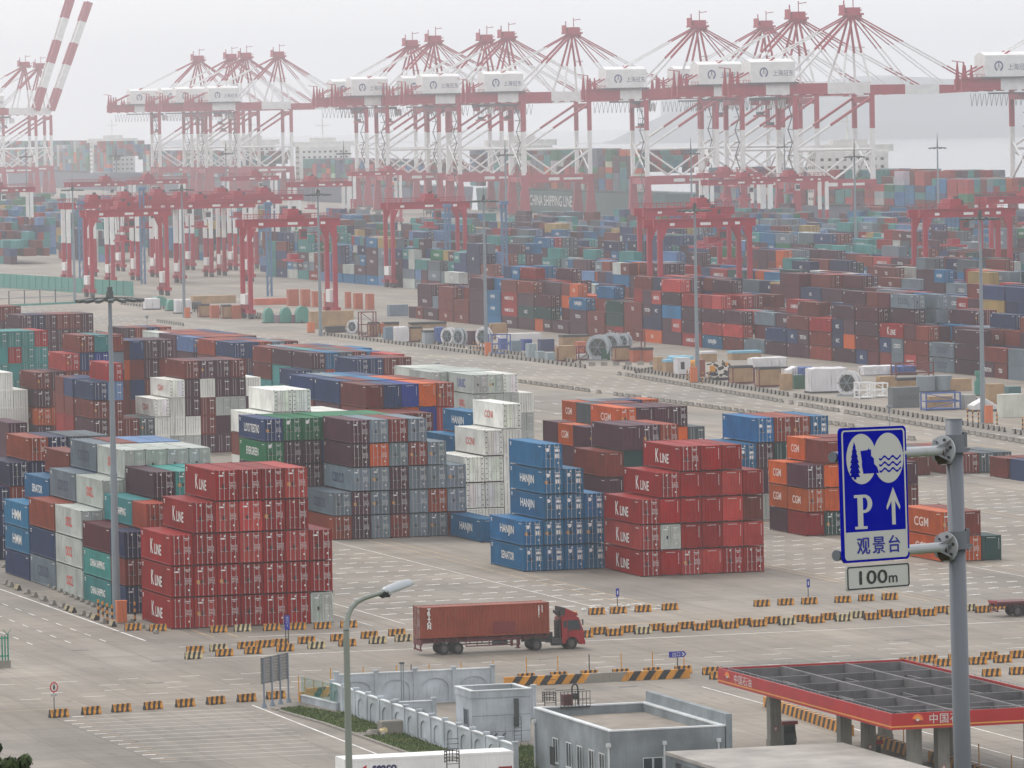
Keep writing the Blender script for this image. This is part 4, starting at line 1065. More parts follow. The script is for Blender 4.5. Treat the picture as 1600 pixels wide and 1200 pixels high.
srow((470,505), (190,476), 3.0, '', False); srow((460,499), (185,470), 2.6, '', False, 0, 1.5)
srow((235,535), (150,521), 2.8, '', False); srow((285,509), (243,503), 2.4, '', False)
srow((925,572), (1020,570), 1.9, '', False, 0, 1.2); srow((995,583), (1020,579), 1.9, '', False, 0, 1.2)
tag(bulk.build('barrier_rows', [MAT['conc'], MAT['by'], MAT['bk'], MAT['bp']]), 'long lines of small grey barriers along the far service road', 'barriers', kind='stuff')

# long striped kerb walls
def kerb_wall(a, b, H, label, W=.45, plain=None, st=.62):
    A = at(*a); B = at(*b); d = B-A; Ln = d.length; an = math.atan2(d.y, d.x); m_ = MB(); n = int(Ln/st)
    for i in range(n):
        x0, x1 = Ln*i/n, Ln*(i+1)/n; s = Ln/n*.9
        g_ = plain and plain[0] < i/n < plain[1]; k = 0 if g_ else 1+i % 2
        q = lambda x, z: (max(0, min(Ln, x-s*.5+s*z/H)) if 0 < x < Ln else x)
        for y in (-W/2, W/2): m_.quad((q(x0,0), y, 0), (q(x1,0), y, 0), (q(x1,H), y, H), (q(x0,H), y, H), k)
        m_.quad((q(x0,H), -W/2, H), (q(x1,H), -W/2, H), (q(x1,H), W/2, H), (q(x0,H), W/2, H), k)
    for x in (0, Ln): m_.quad((x, -W/2, 0), (x, W/2, 0), (x, W/2, H), (x, -W/2, H), 1)
    o = m_.build('striped_wall', [MAT['conc'], MAT['by'], MAT['bk']], None, (A.x, A.y, 0), an); tag(o, label, 'wall', 'striped low walls'); return o
kerb_wall((788,1072.5), (1077,1059), .75, 'long low wall with yellow and black stripes and a grey unpainted stretch', plain=(.40,.62))
kerb_wall((478,1090), (527,1086), .75, 'short low striped wall left of the white perimeter wall')
kerb_wall((1197,1104), (1330,1150), .8, 'striped low wall running under the petrol canopy, upper piece')
kerb_wall((1350,1158), (1424,1182), .8, 'striped low wall under the petrol canopy, lower piece')
kerb_wall((1455,1190), (1560,1225), .8, 'striped low wall at the bottom beside the sign pole', )
# yellow fence posts with wire
def post_line(pts, label, h=1.9, grp='yellow fence posts', dark=(), base=True, wire=True):
    P_ = []
    for i, (x, y) in enumerate(pts):
        p = at(x, y); b = MB(); b.tube((0,0,0), (0,0,h), .045, n=6, m=0)
        o = b.build('fence_post', [MAT['bk'] if i in dark else MAT['yellow']], None, p); tag(o, label+', %s from the left' % nth(i+1) if i not in dark else 'black fence post among yellow ones, '+('second dark post' if i == dark[-1] and len(dark) > 1 else 'first dark post')+' behind the wall', 'post', grp); P_.append(p)
        if base: barrier((p.x, p.y), 0, 'small striped barrier at the foot of a yellow fence post', 'striped barrier feet of the fence', L=1.45, H=.45)
    if wire:
        b = MB()
        for a, c in zip(P_[:-1], P_[1:]):
            for z in (h*.5, h*.72, h*.95): b.beam((a.x,a.y,z), (c.x,c.y,z), .012, .012)
        tag(b.build('fence_wire', [MAT['steel']]), 'thin wires strung between '+grp, 'wire')
post_line([(517,1080),(568,1078),(620,1075),(643,1074),(671,1072.5),(721,1070),(771,1067.5),(823,1063),(872,1060.5),(921,1058),(971,1056),(1020,1053.5),(1069,1051)], 'yellow fence post in the row behind the white wall', dark=(3, 9), base=False)
for kf, (x, y) in enumerate(((823,1064),(872,1061.5),(921,1059),(971,1057),(1020,1054.5),(1066,1052))): barrier(at(x, y), 0, 'striped barrier at the foot of the %s fence post beside the long low wall' % nth(kf+1), 'striped barrier feet of the fence', L=1.45)
post_line([(467,1093),(477,1095),(491,1098.5),(505,1102),(520.5,1106)], 'yellow mesh fence post beside the grass, short left row', base=False, grp='yellow posts of the short mesh fence')
post_line([(1412,1163),(1481,1181),(1530,1204),(1581,1222)], 'yellow fence post standing under the petrol canopy', base=False, grp='yellow posts under the canopy')

# lamp masts
def ring_lamp_mast(px, py, H, label, dark=False, R_=2.5):
    p = at(px, py); r = empty('lamp_mast', p); tag(r, label, 'lamp mast', 'tall ring lamp masts')
    pm = MAT['mast']
    b = MB(); b.tube((0,0,0), (0,0,H*.45), .40, .31, 14, 0); b.tube((0,0,H*.45), (0,0,H), .30, .17, 14, 0); b.tube((0,0,H*.45-.1), (0,0,H*.45+.15), .36, .36, 14, 0); b.box(-.6, .6, -.6, .6, 0, .12, 0); part('pole', b, r, [pm])
    b = MB()
    for i in range(16):
        a0, a1 = i*math.pi/8, (i+1)*math.pi/8
        b.beam((math.cos(a0)*R_*.62, math.sin(a0)*R_*.62, H-.1), (math.cos(a1)*R_*.62, math.sin(a1)*R_*.62, H-.1), .12, .18)
    for i in range(8): a0 = i*math.pi/4; b.beam((0,0,H+.1), (math.cos(a0)*R_*.95, math.sin(a0)*R_*.95, H-.05), .1, .1)
    b.tube((0,0,H-.3), (0,0,H+.7), .45, .32, 10); part('ring', b, r, [MAT['mast_dark']])
    for i in range(16):
        a0 = i*math.pi/8+.2; c = Vector((math.cos(a0)*R_, math.sin(a0)*R_, H-.15)); u = Vector((math.cos(a0), math.sin(a0), -.12)); v = Vector((-math.sin(a0), math.cos(a0), 0))
        q = MB(); q.beam(c-u*.5, c+u*.5, .5, .26, 0); q.beam(c-u*.36-Vector((0,0,.15)), c+u*.42-Vector((0,0,.15)), .40, .04, 1); part('floodlight', q, r, [MAT['mast_dark'], MAT['glass_l']])
    b = MB(); b.tube((0,0,H+.7), (0,0,H+4.6), .05, .015, 5); b.box(-.22, .22, -.22, .22, H+.7, H+1.1); part('lightning_rod', b, r, [MAT['mast_dark']])
    return r
MAT['mast'] = mat('mast_grey', srgb(124,136,144), rough=.5, wear=.12); MAT['mast_dark'] = mat('mast_dark_grey', srgb(66,74,74), rough=.5, wear=.15); MAT['glass_l'] = mat('floodlight_glass', (.42,.43,.42), rough=.2, wear=0)
ring_lamp_mast(182.5, 966, 30.2, 'tall dark grey mast with lamp ring, nearest one, beside the orange cabinet at left', True, 2.75)
for i, (x, y, H, lb) in enumerate(((1536,661,30.3,'tall grey lamp mast at right above the road, beside an orange cabinet'), (1090,597,29.8,'tall grey lamp mast in front of the twin red gantry cranes'), (760,549,29.9,'tall grey lamp mast in the centre beside the cargo strip'),
                           (501,525,30.5,'tall grey lamp mast beside the long tan crate'), (288,496,30.5,'tall grey lamp mast left of the front red gantry crane'), (117,474,29.5,'tall grey lamp mast at far left by the green wall'))): ring_lamp_mast(x, y, H, lb)
for i, (x, d_, lb) in enumerate(((45,2500,'faint far lamp mast at the left edge'),(186,2450,'faint far lamp mast behind the parked cranes, left'),(357,2450,'faint far lamp mast behind the parked cranes, middle'),(541,2300,'pale tall lamp mast left of the quay cranes'),(793,2050,'far lamp mast in front of the green hulled ship'),(1083,1950,'far lamp mast above the twin gantries'),(1229,2200,'faint far lamp mast by the white ship house'),(1338,1700,'far lamp mast right of the highest quay crane'),(1468,2000,'far lamp mast in front of the bluish hill'))):
    p = gp(x+(800-x)*0+3, d_); yy_ = None
    r = empty('lamp_mast', p); tag(r, lb, 'lamp mast', 'tall ring lamp masts'); H = 33.0
    b = MB(); b.tube((0,0,0), (0,0,H), .5, .25, 8); part('pole', b, r, [MAT['mast']])
    b = MB()
    for k in range(8): a0 = k*math.pi/4; b.beam((0,0,H), (math.cos(a0)*2.8, math.sin(a0)*2.8, H-.2), .3, .3); b.beam((math.cos(a0)*2.3, math.sin(a0)*2.3, H-.25), (math.cos(a0)*3.1, math.sin(a0)*3.1, H-.35), .8, .4)
    b.tube((0,0,H-.3), (0,0,H+5), .3, .05, 5); part('ring', b, r, [MAT['mast_dark']])
# blue lattice towers in the yard
for i, (x, d_, H, lb) in enumerate(((792,1500,24,'slim blue tower among the stacks at centre'),(227,1700,27,'slim blue tower within the parked crane cluster, right'),(131,1650,24,'slim blue tower within the parked crane cluster, left'),(424,1560,24,'pale blue lattice tower seen through the front gantry'),(704,1600,22,'pale blue lattice tower under the centre left gantry'))):
    r = empty('blue_tower', gp(x, d_)); tag(r, lb, 'tower', 'blue towers in the yard')
    b = MB(); s = .55
    for a in (-1, 1):
        for c in (-1, 1): b.box(a*s-.13, a*s+.13, c*s-.13, c*s+.13, 0, H)
    for k in range(int(H/2.4)):
        z = k*2.4
        for a in (-1, 1): b.beam((a*s, -s, z), (a*s, s, z+2.4), .1); b.beam((-s, a*s, z), (s, a*s, z+2.4), .1)
    part('lattice', b, r, [MAT['blue_t']]) if 'blue_t' in MAT else None
    if 'blue_t' not in MAT: MAT['blue_t'] = mat('tower_blue', srgb(70,112,150), rough=.5, wear=.15); part('lattice', b, r, [MAT['blue_t']])
    b = MB(); b.box(-1.0, 1.0, -1.0, 1.0, H, H+.9); part('cabin', b, r, [MAT['blue_t']])
# cabinets and bollards at the masts
def cabinet(px, py, label, h=1.75, w_=.78):
    p = at(px, py); r = empty('electrical_cabinet', p); tag(r, label, 'cabinet', 'orange electrical cabinets')
    b = MB(); b.box(-w_/2, w_/2, -.35, .35, .12, h); b.box(-w_/2-.05, w_/2+.05, -.40, .40, h, h+.1); part('case', b, r, [MAT['orange']])
    b = MB(); b.box(-w_/2+.06, w_/2-.06, -.375, -.35, .2, h-.08); b.box(w_/2-.16, w_/2-.12, -.40, -.375, h*.5, h*.62); part('door', b, r, [MAT['orange']])
    b = MB(); b.box(-w_/2-.06, w_/2+.06, -.42, .42, 0, .12); part('plinth', b, r, [MAT['conc']])
cabinet(190, 974, 'tall orange electrical cabinet at the foot of the nearest lamp mast', 2.05, .92); cabinet(1545, 662, 'orange electrical cabinet beside the right hand lamp mast', 2.6, 1.1); cabinet(1084, 598, 'orange electrical cabinet beside the mast before the twin gantries', 2.6, 1.2); cabinet(762.5, 556, 'orange electrical cabinet at the centre mast', 2.5, 1.2); cabinet(293, 497, 'orange electrical cabinet by the mast left of the front gantry', 2.4, 1.3); cabinet(486, 520, 'orange cabinet beside the long tan crate', 2.2, 1.6)
def bollard(px, py, label, h=1.9, grp='striped bollards around the masts'):
    b = MB()
    for i in range(6): b.tube((0,0,h*i/6), (0,0,h*(i+1)/6), .11, n=10, m=i % 2, cap=(i == 5))
    tag(b.build('bollard', [MAT['bk'], MAT['by']], None, at(px, py)), label, 'bollard', grp)
for i, (x, y) in enumerate(((154,968),(161,971),(168,974.5),(175.5,977))): bollard(x, y, 'bollard in the row of four left of the orange cabinet, %s from the left' % nth(i+1))
bollard(211, 972, 'single yellow and black bollard right of the orange cabinet')
for i, (x, y) in enumerate(((740,549),(745,549.5),(749,550),(754,550.5),(774,553))): bollard(x, y, 'striped bollard at the centre mast, %s from the left' % nth(i+1))
for i, (x, y) in enumerate(((1512,658),(1520,660),(1529,662),(1558,664),(1598,672))): bollard(x, y, 'striped bollard at the right hand mast, %s from the left' % nth(i+1))
for i, (x, y) in enumerate(((1074,594),(1078,596),(1098,599),(1108,598))): bollard(x, y, 'striped bollard at the mast before the twin gantries, %s from the left' % nth(i+1))

# ------------------------------------------------------------------ road signs
MAT['sblue'] = mat('sign_blue', srgb(24,40,150), rough=.4, wear=.08, wcol=(.2,.2,.25)); MAT['swhite'] = mat('sign_white', (.62,.62,.58), rough=.45, wear=.1, wcol=(.35,.33,.3)); MAT['sred'] = mat('sign_red', srgb(190,30,40), rough=.5, wear=0); MAT['sblack'] = mat('sign_black', (.012,.012,.014), rough=.5, wear=0)
def small_sign(px, py, h, label, kind):
    p = at(px, py); r = empty('road_sign', p, .12); tag(r, label, 'sign')
    b = MB(); b.tube((0,0,0), (0,0,h), .045, n=8); part('pole', b, r, [MAT['mast_dark']])
    if kind == 'info':
        b = MB(); b.box(-.17, .17, -.07, -.05, h-.75, h+.02); pl = part('plate', b, r, [MAT['sblue']]); b = MB(); b.box(-.05, .05, -.085, -.07, h-.55, h-.2); part('symbol', b, pl, [MAT['swhite']])
    return r
small_sign(965, 957, 2.25, 'small blue information sign on a thin post behind the truck cab', 'info'); small_sign(1263, 943, 2.3, 'small blue information sign on a thin post below the distance plate', 'info')
r = empty('road_sign', at(85, 1118), .1); tag(r, 'round red rimmed no pedestrians sign at the barrier line, lower left', 'sign')
b = MB(); b.tube((0,0,0), (0,0,2.55), .04, n=8); part('pole', b, r, [MAT['mast_dark']])
b = MB(); c = [(.34*math.cos(i*math.pi/12), -.07, 2.25+.42*math.sin(i*math.pi/12)) for i in range(24)]; b.poly(c, 0); b.poly([(x, y+.03, z) for x, y, z in reversed(c)], 0)
for i in range(24): b.quad(c[i], c[(i+1) % 24], (c[(i+1) % 24][0], -.04, c[(i+1) % 24][2]), (c[i][0], -.04, c[i][2]), 0)
dd = part('disc', b, r, [MAT['sred']])
b = MB(); b.poly([(.25*math.cos(i*math.pi/12), -.076, 2.25+.31*math.sin(i*math.pi/12)) for i in range(24)], 0)
b.poly([(.06*math.cos(i*math.pi/6), -.082, 2.43+.07*math.sin(i*math.pi/6)) for i in range(12)], 1); b.poly([(-.07,-.082,2.36),(.07,-.082,2.36),(.09,-.082,2.15),(.03,-.082,2.13),(.04,-.082,2.02),(-.03,-.082,2.02),(-.09,-.082,2.15)][::-1], 1); b.beam((-.18,-.084,2.44), (.18,-.084,2.06), .045, .002, 2)
part('symbol', b, dd, [MAT['swhite'], MAT['sblack'], MAT['sred']])
b = MB(); b.box(-.33, .33, -.07, -.05, 1.5, 1.74); pl = part('plate', b, r, [MAT['swhite']])
t = link('lettering', text_mesh('禁止通行', .17, .8), pl, color=(.02,.02,.02)); t.matrix_local = Matrix(((1,0,0,0),(0,0,-1,-.076),(0,1,0,1.62),(0,0,0,1)))
# twin post blue sign by the front stack
r = empty('road_sign', at(449, 1013), .15); tag(r, 'narrow blue sign on two posts in front of the red stack', 'sign')
for x in (-.13, .13):
    b = MB(); b.tube((x,0,0), (x,0,2.9), .05, n=8); part('post', b, r, [MAT['mast_dark']])
b = MB(); b.box(-.24, .24, -.09, -.06, 1.65, 2.95); pl = part('plate', b, r, [MAT['sblue']])
for z, s in ((2.7,'出'),(2.35,'口'),(2.0,'↑')):
    t = link('lettering', text_mesh(s, .32, .8), pl, color=(.6,.6,.62)); t.matrix_local = Matrix(((1,0,0,0),(0,0,-1,-.096),(0,1,0,z),(0,0,0,1)))
# blue exit arrow
r = empty('road_sign', at(1059, 1058), .0); tag(r, 'blue arrow shaped exit sign pointing right above the striped wall', 'sign')
b = MB(); b.tube((0,0,0), (0,0,2.0), .05, n=8); part('pole', b, r, [MAT['mast_dark']])
b = MB(); b.prism([(-.75, 1.65), (.55, 1.65), (.78, 1.9), (.55, 2.15), (-.75, 2.15)], -.06, -.03, 'y', 0); pl = part('plate', b, r, [MAT['sblue']])
t = link('lettering', text_mesh('出口', .40, .95), pl, color=(.6,.6,.62)); t.matrix_local = Matrix(((1,0,0,-.12),(0,0,-1,-.066),(0,1,0,1.9),(0,0,0,1)))
b = MB(); b.poly([(.35,-.066,1.75),(.45,-.066,1.75),(.62,-.066,1.9),(.45,-.066,2.05),(.35,-.066,2.05),(.50,-.066,1.9)]); part('arrow', b, pl, [MAT['swhite']])
# slim lamp signals on the median: two small ones by the service road
for x, y, lb in ((230,516,'small grey post lamp left of the mixed stacks'),(684,596,'small grey post lamp above the pale grey row'),(1390,668,'small grey post lamp behind the blue sign')):
    r = empty('post_lamp', at(x, y)); tag(r, lb, 'lamp', 'small post lamps'); b = MB(); b.tube((0,0,0), (0,0,2.9), .06, n=6); part('pole', b, r, [MAT['mast']]); b = MB(); b.tube((0,0,2.6), (0,0,3.1), .12, .42, 8); b.box(-.5, .5, -.12, .12, 3.1, 3.25); part('head', b, r, [MAT['mast']])
# back of a large panel sign
A = at(413, 1106); B = at(451, 1097.5); d = (B-A); an = math.atan2(d.y, d.x); Ln = d.length
r = empty('panel_sign', A, an); tag(r, 'slatted grey back of a large road sign on four posts', 'sign')
b = MB(); 
for i in range(9): b.box(-.25, Ln+.15, .10, .14, 1.9+i*.235, 1.9+i*.235+.21)
pb = part('panel', b, r, [MAT['steel_b']]) if 'steel_b' in MAT else None
if pb is None: MAT['steel_b'] = mat('panel_back', srgb(120,118,116), rough=.5, wear=.3); pb = part('panel', b, r, [MAT['steel_b']])
pb['kind'] = 'stuff'
for i in range(4):
    x = Ln*i/3; b = MB(); b.tube((x,0,0), (x,0,4.0), .075, n=8); part('post', b, r, [MAT['post_b']]) if 'post_b' in MAT else None
    if 'post_b' not in MAT: MAT['post_b'] = mat('post_blue_grey', srgb(112,124,138), rough=.5, wear=.15); part('post', b, r, [MAT['post_b']])
    b = MB(); b.tube((x,0,0), (x,0,.45), .26, .09, 8); part('post_foot', b, r, [MAT['post_b']])
# green fence at the left edge
r = empty('green_fence', at(10, 1043), 0); tag(r, 'bright green bar fence on a grey plinth at the left edge', 'fence')
MAT['gfence'] = mat('fence_green', srgb(20,128,104), rough=.5, wear=.15)
b = MB(); b.box(-4, .35, -.25, .25, 0, .62); part('plinth', b, r, [MAT['conc']])
for i in range(16):
    x = .18-i*.26; b = MB(); b.box(x-.06, x+.06, -.035, .035, .62, 2.75 if i else 2.95); part('bar', b, r, [MAT['gfence']])
for z in (.95, 2.5): b = MB(); b.box(-4, .25, -.07, -.035, z, z+.12); part('rail', b, r, [MAT['gfence']])
b = MB(); b.beam((.18,0,2.9), (.5,0,3.3), .05); b.beam((.1,0,2.9), (-.2,0,3.3), .05); b.beam((-.9,0,2.7), (-.8,0,3.1), .05); part('spike', b, r, [MAT['gfence']])
# thin poles inside the wall
for x, y, h, lb, m_ in ((629.5,1104,3.4,'thin grey service pole with small top plate inside the wall','mast'),):
    r = empty('service_pole', at(x, y)); tag(r, lb, 'pole'); b = MB(); b.tube((-.09,0,0), (-.09,0,h), .05, n=6); b.tube((.09,0,0), (.09,0,h), .05, n=6); part('pole', b, r, [MAT[m_]]); b = MB(); b.box(-.22, .16, -.1, .1, h, h+.14); part('cap', b, r, [MAT['mast_dark']])

# far left: green wall, light fences, blue crates
def wall_line(a, b_, H, name, m_, label, cat, W=.3, kids_=None):
    A = at(*a); B = at(*b_); d = B-A; an = math.atan2(d.y, d.x)
    q = MB(); q.box(0, d.length, -W/2, W/2, 0, H); o = q.build(name, [m_], None, A, an); tag(o, label, cat); return o, d.length
MAT['gwall'] = mat('wall_green', srgb(60,140,128), rough=.6, wear=.15)
o, Ln = wall_line((-60,445), (208,463), 4.0, 'green_wall', MAT['gwall'], 'long solid green screen wall at far left', 'wall')
for i in range(int(Ln/6)): q = MB(); q.box(i*6, i*6+.25, -.28, -.15, 0, 4.1); part('wall_post', q, o, [MAT['gwall']])
A = at(-60, 482); B = at(120, 474); d = B-A
r = empty('wire_fence', A, math.atan2(d.y, d.x)); tag(r, 'pale wire fence in front of the green wall', 'fence')
for i in range(int(d.length/5)): q = MB(); q.box(i*5, i*5+.22, -.1, .1, 0, 4.0); part('post', q, r, [MAT['mast_dark']])
for z in (.3, 2.0, 3.9): q = MB(); q.box(0, d.length, -.05, .05, z, z+.14); part('rail', q, r, [MAT['mast']])
q = MB(); q.box(0, d.length, -.4, .4, 0, .5); part('plinth', q, r, [MAT['gwall']])
# ------------------------------------------------------------------ perimeter wall, huts, petrol station
WW = mat('wall_pale_blue', srgb(172,180,186), rough=.7, wear=.42, wcol=(.20,.21,.22)); WB = mat('render_blue_grey', srgb(126,134,138), rough=.75, wear=.5, wcol=(.15,.16,.17)); ROOF = mat('roof_felt', (.17,.15,.13), rough=.9, wear=.4, streak=False, scale=.8); COP = mat('coping_white', srgb(206,210,212), rough=.6, wear=.3, wcol=(.3,.3,.3)); WIN = mat('window_glass', (.03,.045,.055), rough=.12, wear=0)
def arch_wall(A, B, H, np_, label, pitch=None, aw=.62, lo=.15):
    """wall from A to B with pillars and recessed blind arches on the camera side"""
    A = Vector((*A, 0)); B = Vector((*B, 0)); d = B-A; Ln = d.length; an = math.atan2(d.y, d.x)
    r = empty('perimeter_wall', A, an); tag(r, label, 'wall', 'white walls around the petrol station')
    n = np_; w_ = Ln/n; T = .24
    for i in range(n):
        x0, x1 = i*w_+.16, (i+1)*w_-.16; cx = (x0+x1)/2; ra = (x1-x0)*aw/2; spring = H*.50; rise = min(H*.28, ra)
        b = MB(); rec = .09
        arch = [(cx-ra, lo)]+[(cx-ra*math.cos(math.pi*k/10), spring+rise*math.sin(math.pi*k/10)) for k in range(11)]+[(cx+ra, lo)]
        for s in (-1,):
            y = s*T/2; yi = y+.09
            # face around the arch
            b.poly([(x0, y, 0), (cx-ra, y, 0), (cx-ra, y, lo)]+[(p[0], y, p[1]) for p in arch[1:6+1]]+[(cx, y, H), (x0, y, H)])
            b.poly([(x1, y, 0), (x1, y, H), (cx, y, H)]+[(p[0], y, p[1]) for p in arch[6:-1]]+[(cx+ra, y, lo), (cx+ra, y, 0)])
            b.quad((cx-ra, y, 0), (cx+ra, y, 0), (cx+ra, y, lo), (cx-ra, y, lo))
            for p, q in zip(arch[:-1], arch[1:]): b.quad((p[0], y, p[1]), (p[0], yi, p[1]), (q[0], yi, q[1]), (q[0], y, q[1]))
            b.poly([(p[0], yi, p[1]) for p in arch])
        b.quad((x0, T/2, 0), (x1, T/2, 0), (x1, T/2, H), (x0, T/2, H)); b.quad((x0, -T/2, H), (x1, -T/2, H), (x1, T/2, H), (x0, T/2, H))
        part('wall_panel', b, r, [WW])
        b = MB(); b.box(x0, x1, -T/2-.05, T/2+.05, H+.002, H+.09); part('coping', b, r, [COP])
    for i in range(n+1):
        b = MB(); b.box(i*w_-.16, i*w_+.16, -T/2-.07, T/2+.07, 0, H+.16); b.box(i*w_-.20, i*w_+.20, -T/2-.11, T/2+.11, H+.16, H+.30); part('pillar', b, r, [WW])
    return r
arch_wall((118.6, 401.5), (118.6, 452.4), 1.95, 14, 'long white wall with blind arches running towards the camera beside the grass')
C.objects['perimeter_wall'].rotation_euler[2] += math.pi; C.objects['perimeter_wall'].location = (118.6, 452.4, 0)
arch_wall((119.0, 452.6), (131.9, 452.6), 2.55, 4, 'white wall with four wide blind arches behind the small hut', aw=.78)
arch_wall((118.9, 434.5), (121.9, 434.5), 2.0, 1, 'short white inner wall left of the small hut')
arch_wall((126.0, 437.5), (130.8, 437.5), 2.3, 2, 'white wall right of the small hut')
# low white upstand with the mesh fence
A = at(472, 1097); B = at(527, 1110); d = B-A
r = empty('low_white_wall', A, math.atan2(d.y, d.x)); tag(r, 'low white upstand wall under the short yellow mesh fence', 'wall'); b = MB(); b.box(0, d.length, -.12, .12, 0, .55); part('wall_panel', b, r, [WW]); b = MB(); b.box(-.25, 0, -.2, .2, 0, .8); part('end_block', b, r, [MAT['by']]); b = MB(); b.box(0, d.length, -.18, .18, .55, .62); part('coping', b, r, [COP])
b = MB()
for k in range(40): x = d.length*k/39; b.box(x-.008, x+.008, -.008, .008, .62, 2.0)
for k in range(12): b.box(0, d.length, -.008, .008, .7+k*.12, .715+k*.12)
m_ = part('wire_mesh', b, r, [MAT['gfence']]); m_['kind'] = 'stuff'
# small hut
r = empty('small_hut', (121.3, 421.9, 0)); tag(r, 'small pale blue hut with open parapet roof behind the long wall', 'hut')
hx, hy, hh = 4.55, 4.3, 3.35
b = MB(); b.box(0, hx, 0, hy, 0, hh); part('wall', b, r, [WW])
b = MB()
for (x0,x1,y0,y1) in ((-.06,hx+.06,-.06,.22),(-.06,hx+.06,hy-.22,hy+.06),(-.06,.22,.22,hy-.22),(hx-.22,hx+.06,.22,hy-.22)): b.box(x0,x1,y0,y1,hh,hh+.5)
part('parapet', b, r, [WW])
b = MB()
for (x0,x1,y0,y1) in ((-.1,hx+.1,-.1,.26),(-.1,hx+.1,hy-.26,hy+.1),(-.1,.26,.26,hy-.26),(hx-.26,hx+.1,.26,hy-.26)): b.box(x0,x1,y0,y1,hh+.502,hh+.58)
part('coping', b, r, [COP]); b = MB(); b.box(.22, hx-.22, .22, hy-.22, hh, hh+.04); part('roof', b, r, [ROOF])
b = MB(); b.box(-.04, .0, 1.0, 2.0, 1.3, 2.4); wd = part('window', b, r, [WIN]); b = MB(); b.box(-.06, 0, .92, 1.0, 1.22, 2.48); b.box(-.06, 0, 2.0, 2.08, 1.22, 2.48); b.box(-.09, 0, .9, 2.1, 1.14, 1.22); part('frame', b, wd, [WB])
b = MB(); b.box(0, hx, -.012, 0, 1.98, 2.03); b.box(0, hx, -.012, 0, .75, .8); part('groove', b, r, [WB])
b = MB(); b.box(3.3, 3.62, -.16, 0, 1.1, 3.2); part('duct', b, r, [MAT['mast_dark']])
b = MB(); b.box(3.1, 3.14, -.5, -.46, 0, 1.9); b.box(3.66, 3.7, -.5, -.46, 0, 1.9); b.box(3.1, 3.7, -.5, -.46, 1.86, 1.9)
for k in range(6): b.box(3.1, 3.7, -.5, -.46, .2+k*.28, .23+k*.28)
part('gate_frame', b, r, [MAT['mast_dark']])
for x in (1.3, 1.75, 2.4):
    b = MB(); b.tube((x,-.1,.0), (x,-.1,.55), .05, n=6); b.tube((x,-.1,.55), (x+.2,-.1,.65), .05, n=6); part('pipe', b, r, [MAT['mast_dark']])
# office building with flat roof
r = empty('office_building', (120.9, 386.3, 0)); tag(r, 'blue-grey single storey office with flat gravel roof and white parapet edge', 'building')
bx, by, bh = 8.35, 17.9, 3.75
b = MB()
for (x0,x1,y0,y1) in ((0,bx,0,.3),(0,bx,by-.3,by),(0,.3,.3,by-.3),(bx-.3,bx,.3,by-.3)): b.box(x0,x1,y0,y1,0,bh+.5)
part('wall', b, r, [WB]); b = MB(); b.box(.3, bx-.3, .3, by-.3, bh-.3, bh-.1); part('roof', b, r, [MAT['gravel']]) if 'gravel' in MAT else None
if 'gravel' not in MAT: MAT['gravel'] = mat('gravel_roof', (.26,.225,.19), rough=.9, wear=.3, streak=False, scale=1.5, wcol=(.2,.18,.16)); part('roof', b, r, [MAT['gravel']])
b = MB()
for (x0,x1,y0,y1) in ((-.06,bx+.06,-.06,.34),(-.06,bx+.06,by-.34,by+.06),(-.06,.34,.34,by-.34),(bx-.34,bx+.06,.34,by-.34)): b.box(x0,x1,y0,y1,bh+.502,bh+.6)
part('coping', b, r, [COP])
b = MB(); b.box(bx+.06, bx+.5, -.1, by+.1, 0, bh+1.35); part('side_wall', b, r, [WB]); b = MB(); b.box(bx+.5, bx+1.9, -.1, 1.2, 1.9, 2.05); part('canopy_slab', b, r, [COP])
for i, y in enumerate((1.2, 3.6, 6.4, 9.0, 12.2)):
    b = MB(); b.box(-.03, .0, y, y+1.15, .95, 2.55); wd = part('window', b, r, [WIN]); b = MB(); b.box(-.07, -.03, y-.07, y, .88, 2.62); b.box(-.07, -.03, y+1.15, y+1.22, .88, 2.62); b.box(-.07, -.03, y, y+1.15, 2.55, 2.62); b.box(-.06, -.03, y+.55, y+.6, .95, 2.55); part('frame', b, wd, [COP]); b = MB(); b.box(-.12, 0, y-.1, y+1.25, .80, .88); part('sill', b, wd, [COP])
    if i in (4,): 
        b = MB()
        for k in range(9): b.box(-.30, -.27, y+k*.14, y+k*.14+.03, .7, 2.0)
        b.box(-.30, -.27, y, y+1.2, 1.97, 2.0); b.box(-.30, -.27, y, y+1.2, .7, .73); part('grille', b, wd, [MAT['bk']])
for x in (2.4, 3.15):
    b = MB(); b.box(x, x+.62, -.03, 0, .9, 2.3); wd = part('window', b, r, [WIN]); b = MB(); b.box(x-.05, x+.67, -.06, -.03, 2.3, 2.36); b.box(x-.05, x, -.06, -.03, .85, 2.3); b.box(x+.62, x+.67, -.06, -.03, .85, 2.3); part('frame', b, wd, [COP])
for x, y in ((-.1, .0), (-.1, by-.2), (bx-.5, -.1), (3.9, -.1)):
    b = MB(); b.tube((x, y, 0), (x, y, 3.3), .07, n=8); b.box(x-.14, x+.14, y-.14, y+.14, 3.2, 3.45); part('downpipe', b, r, [COP])
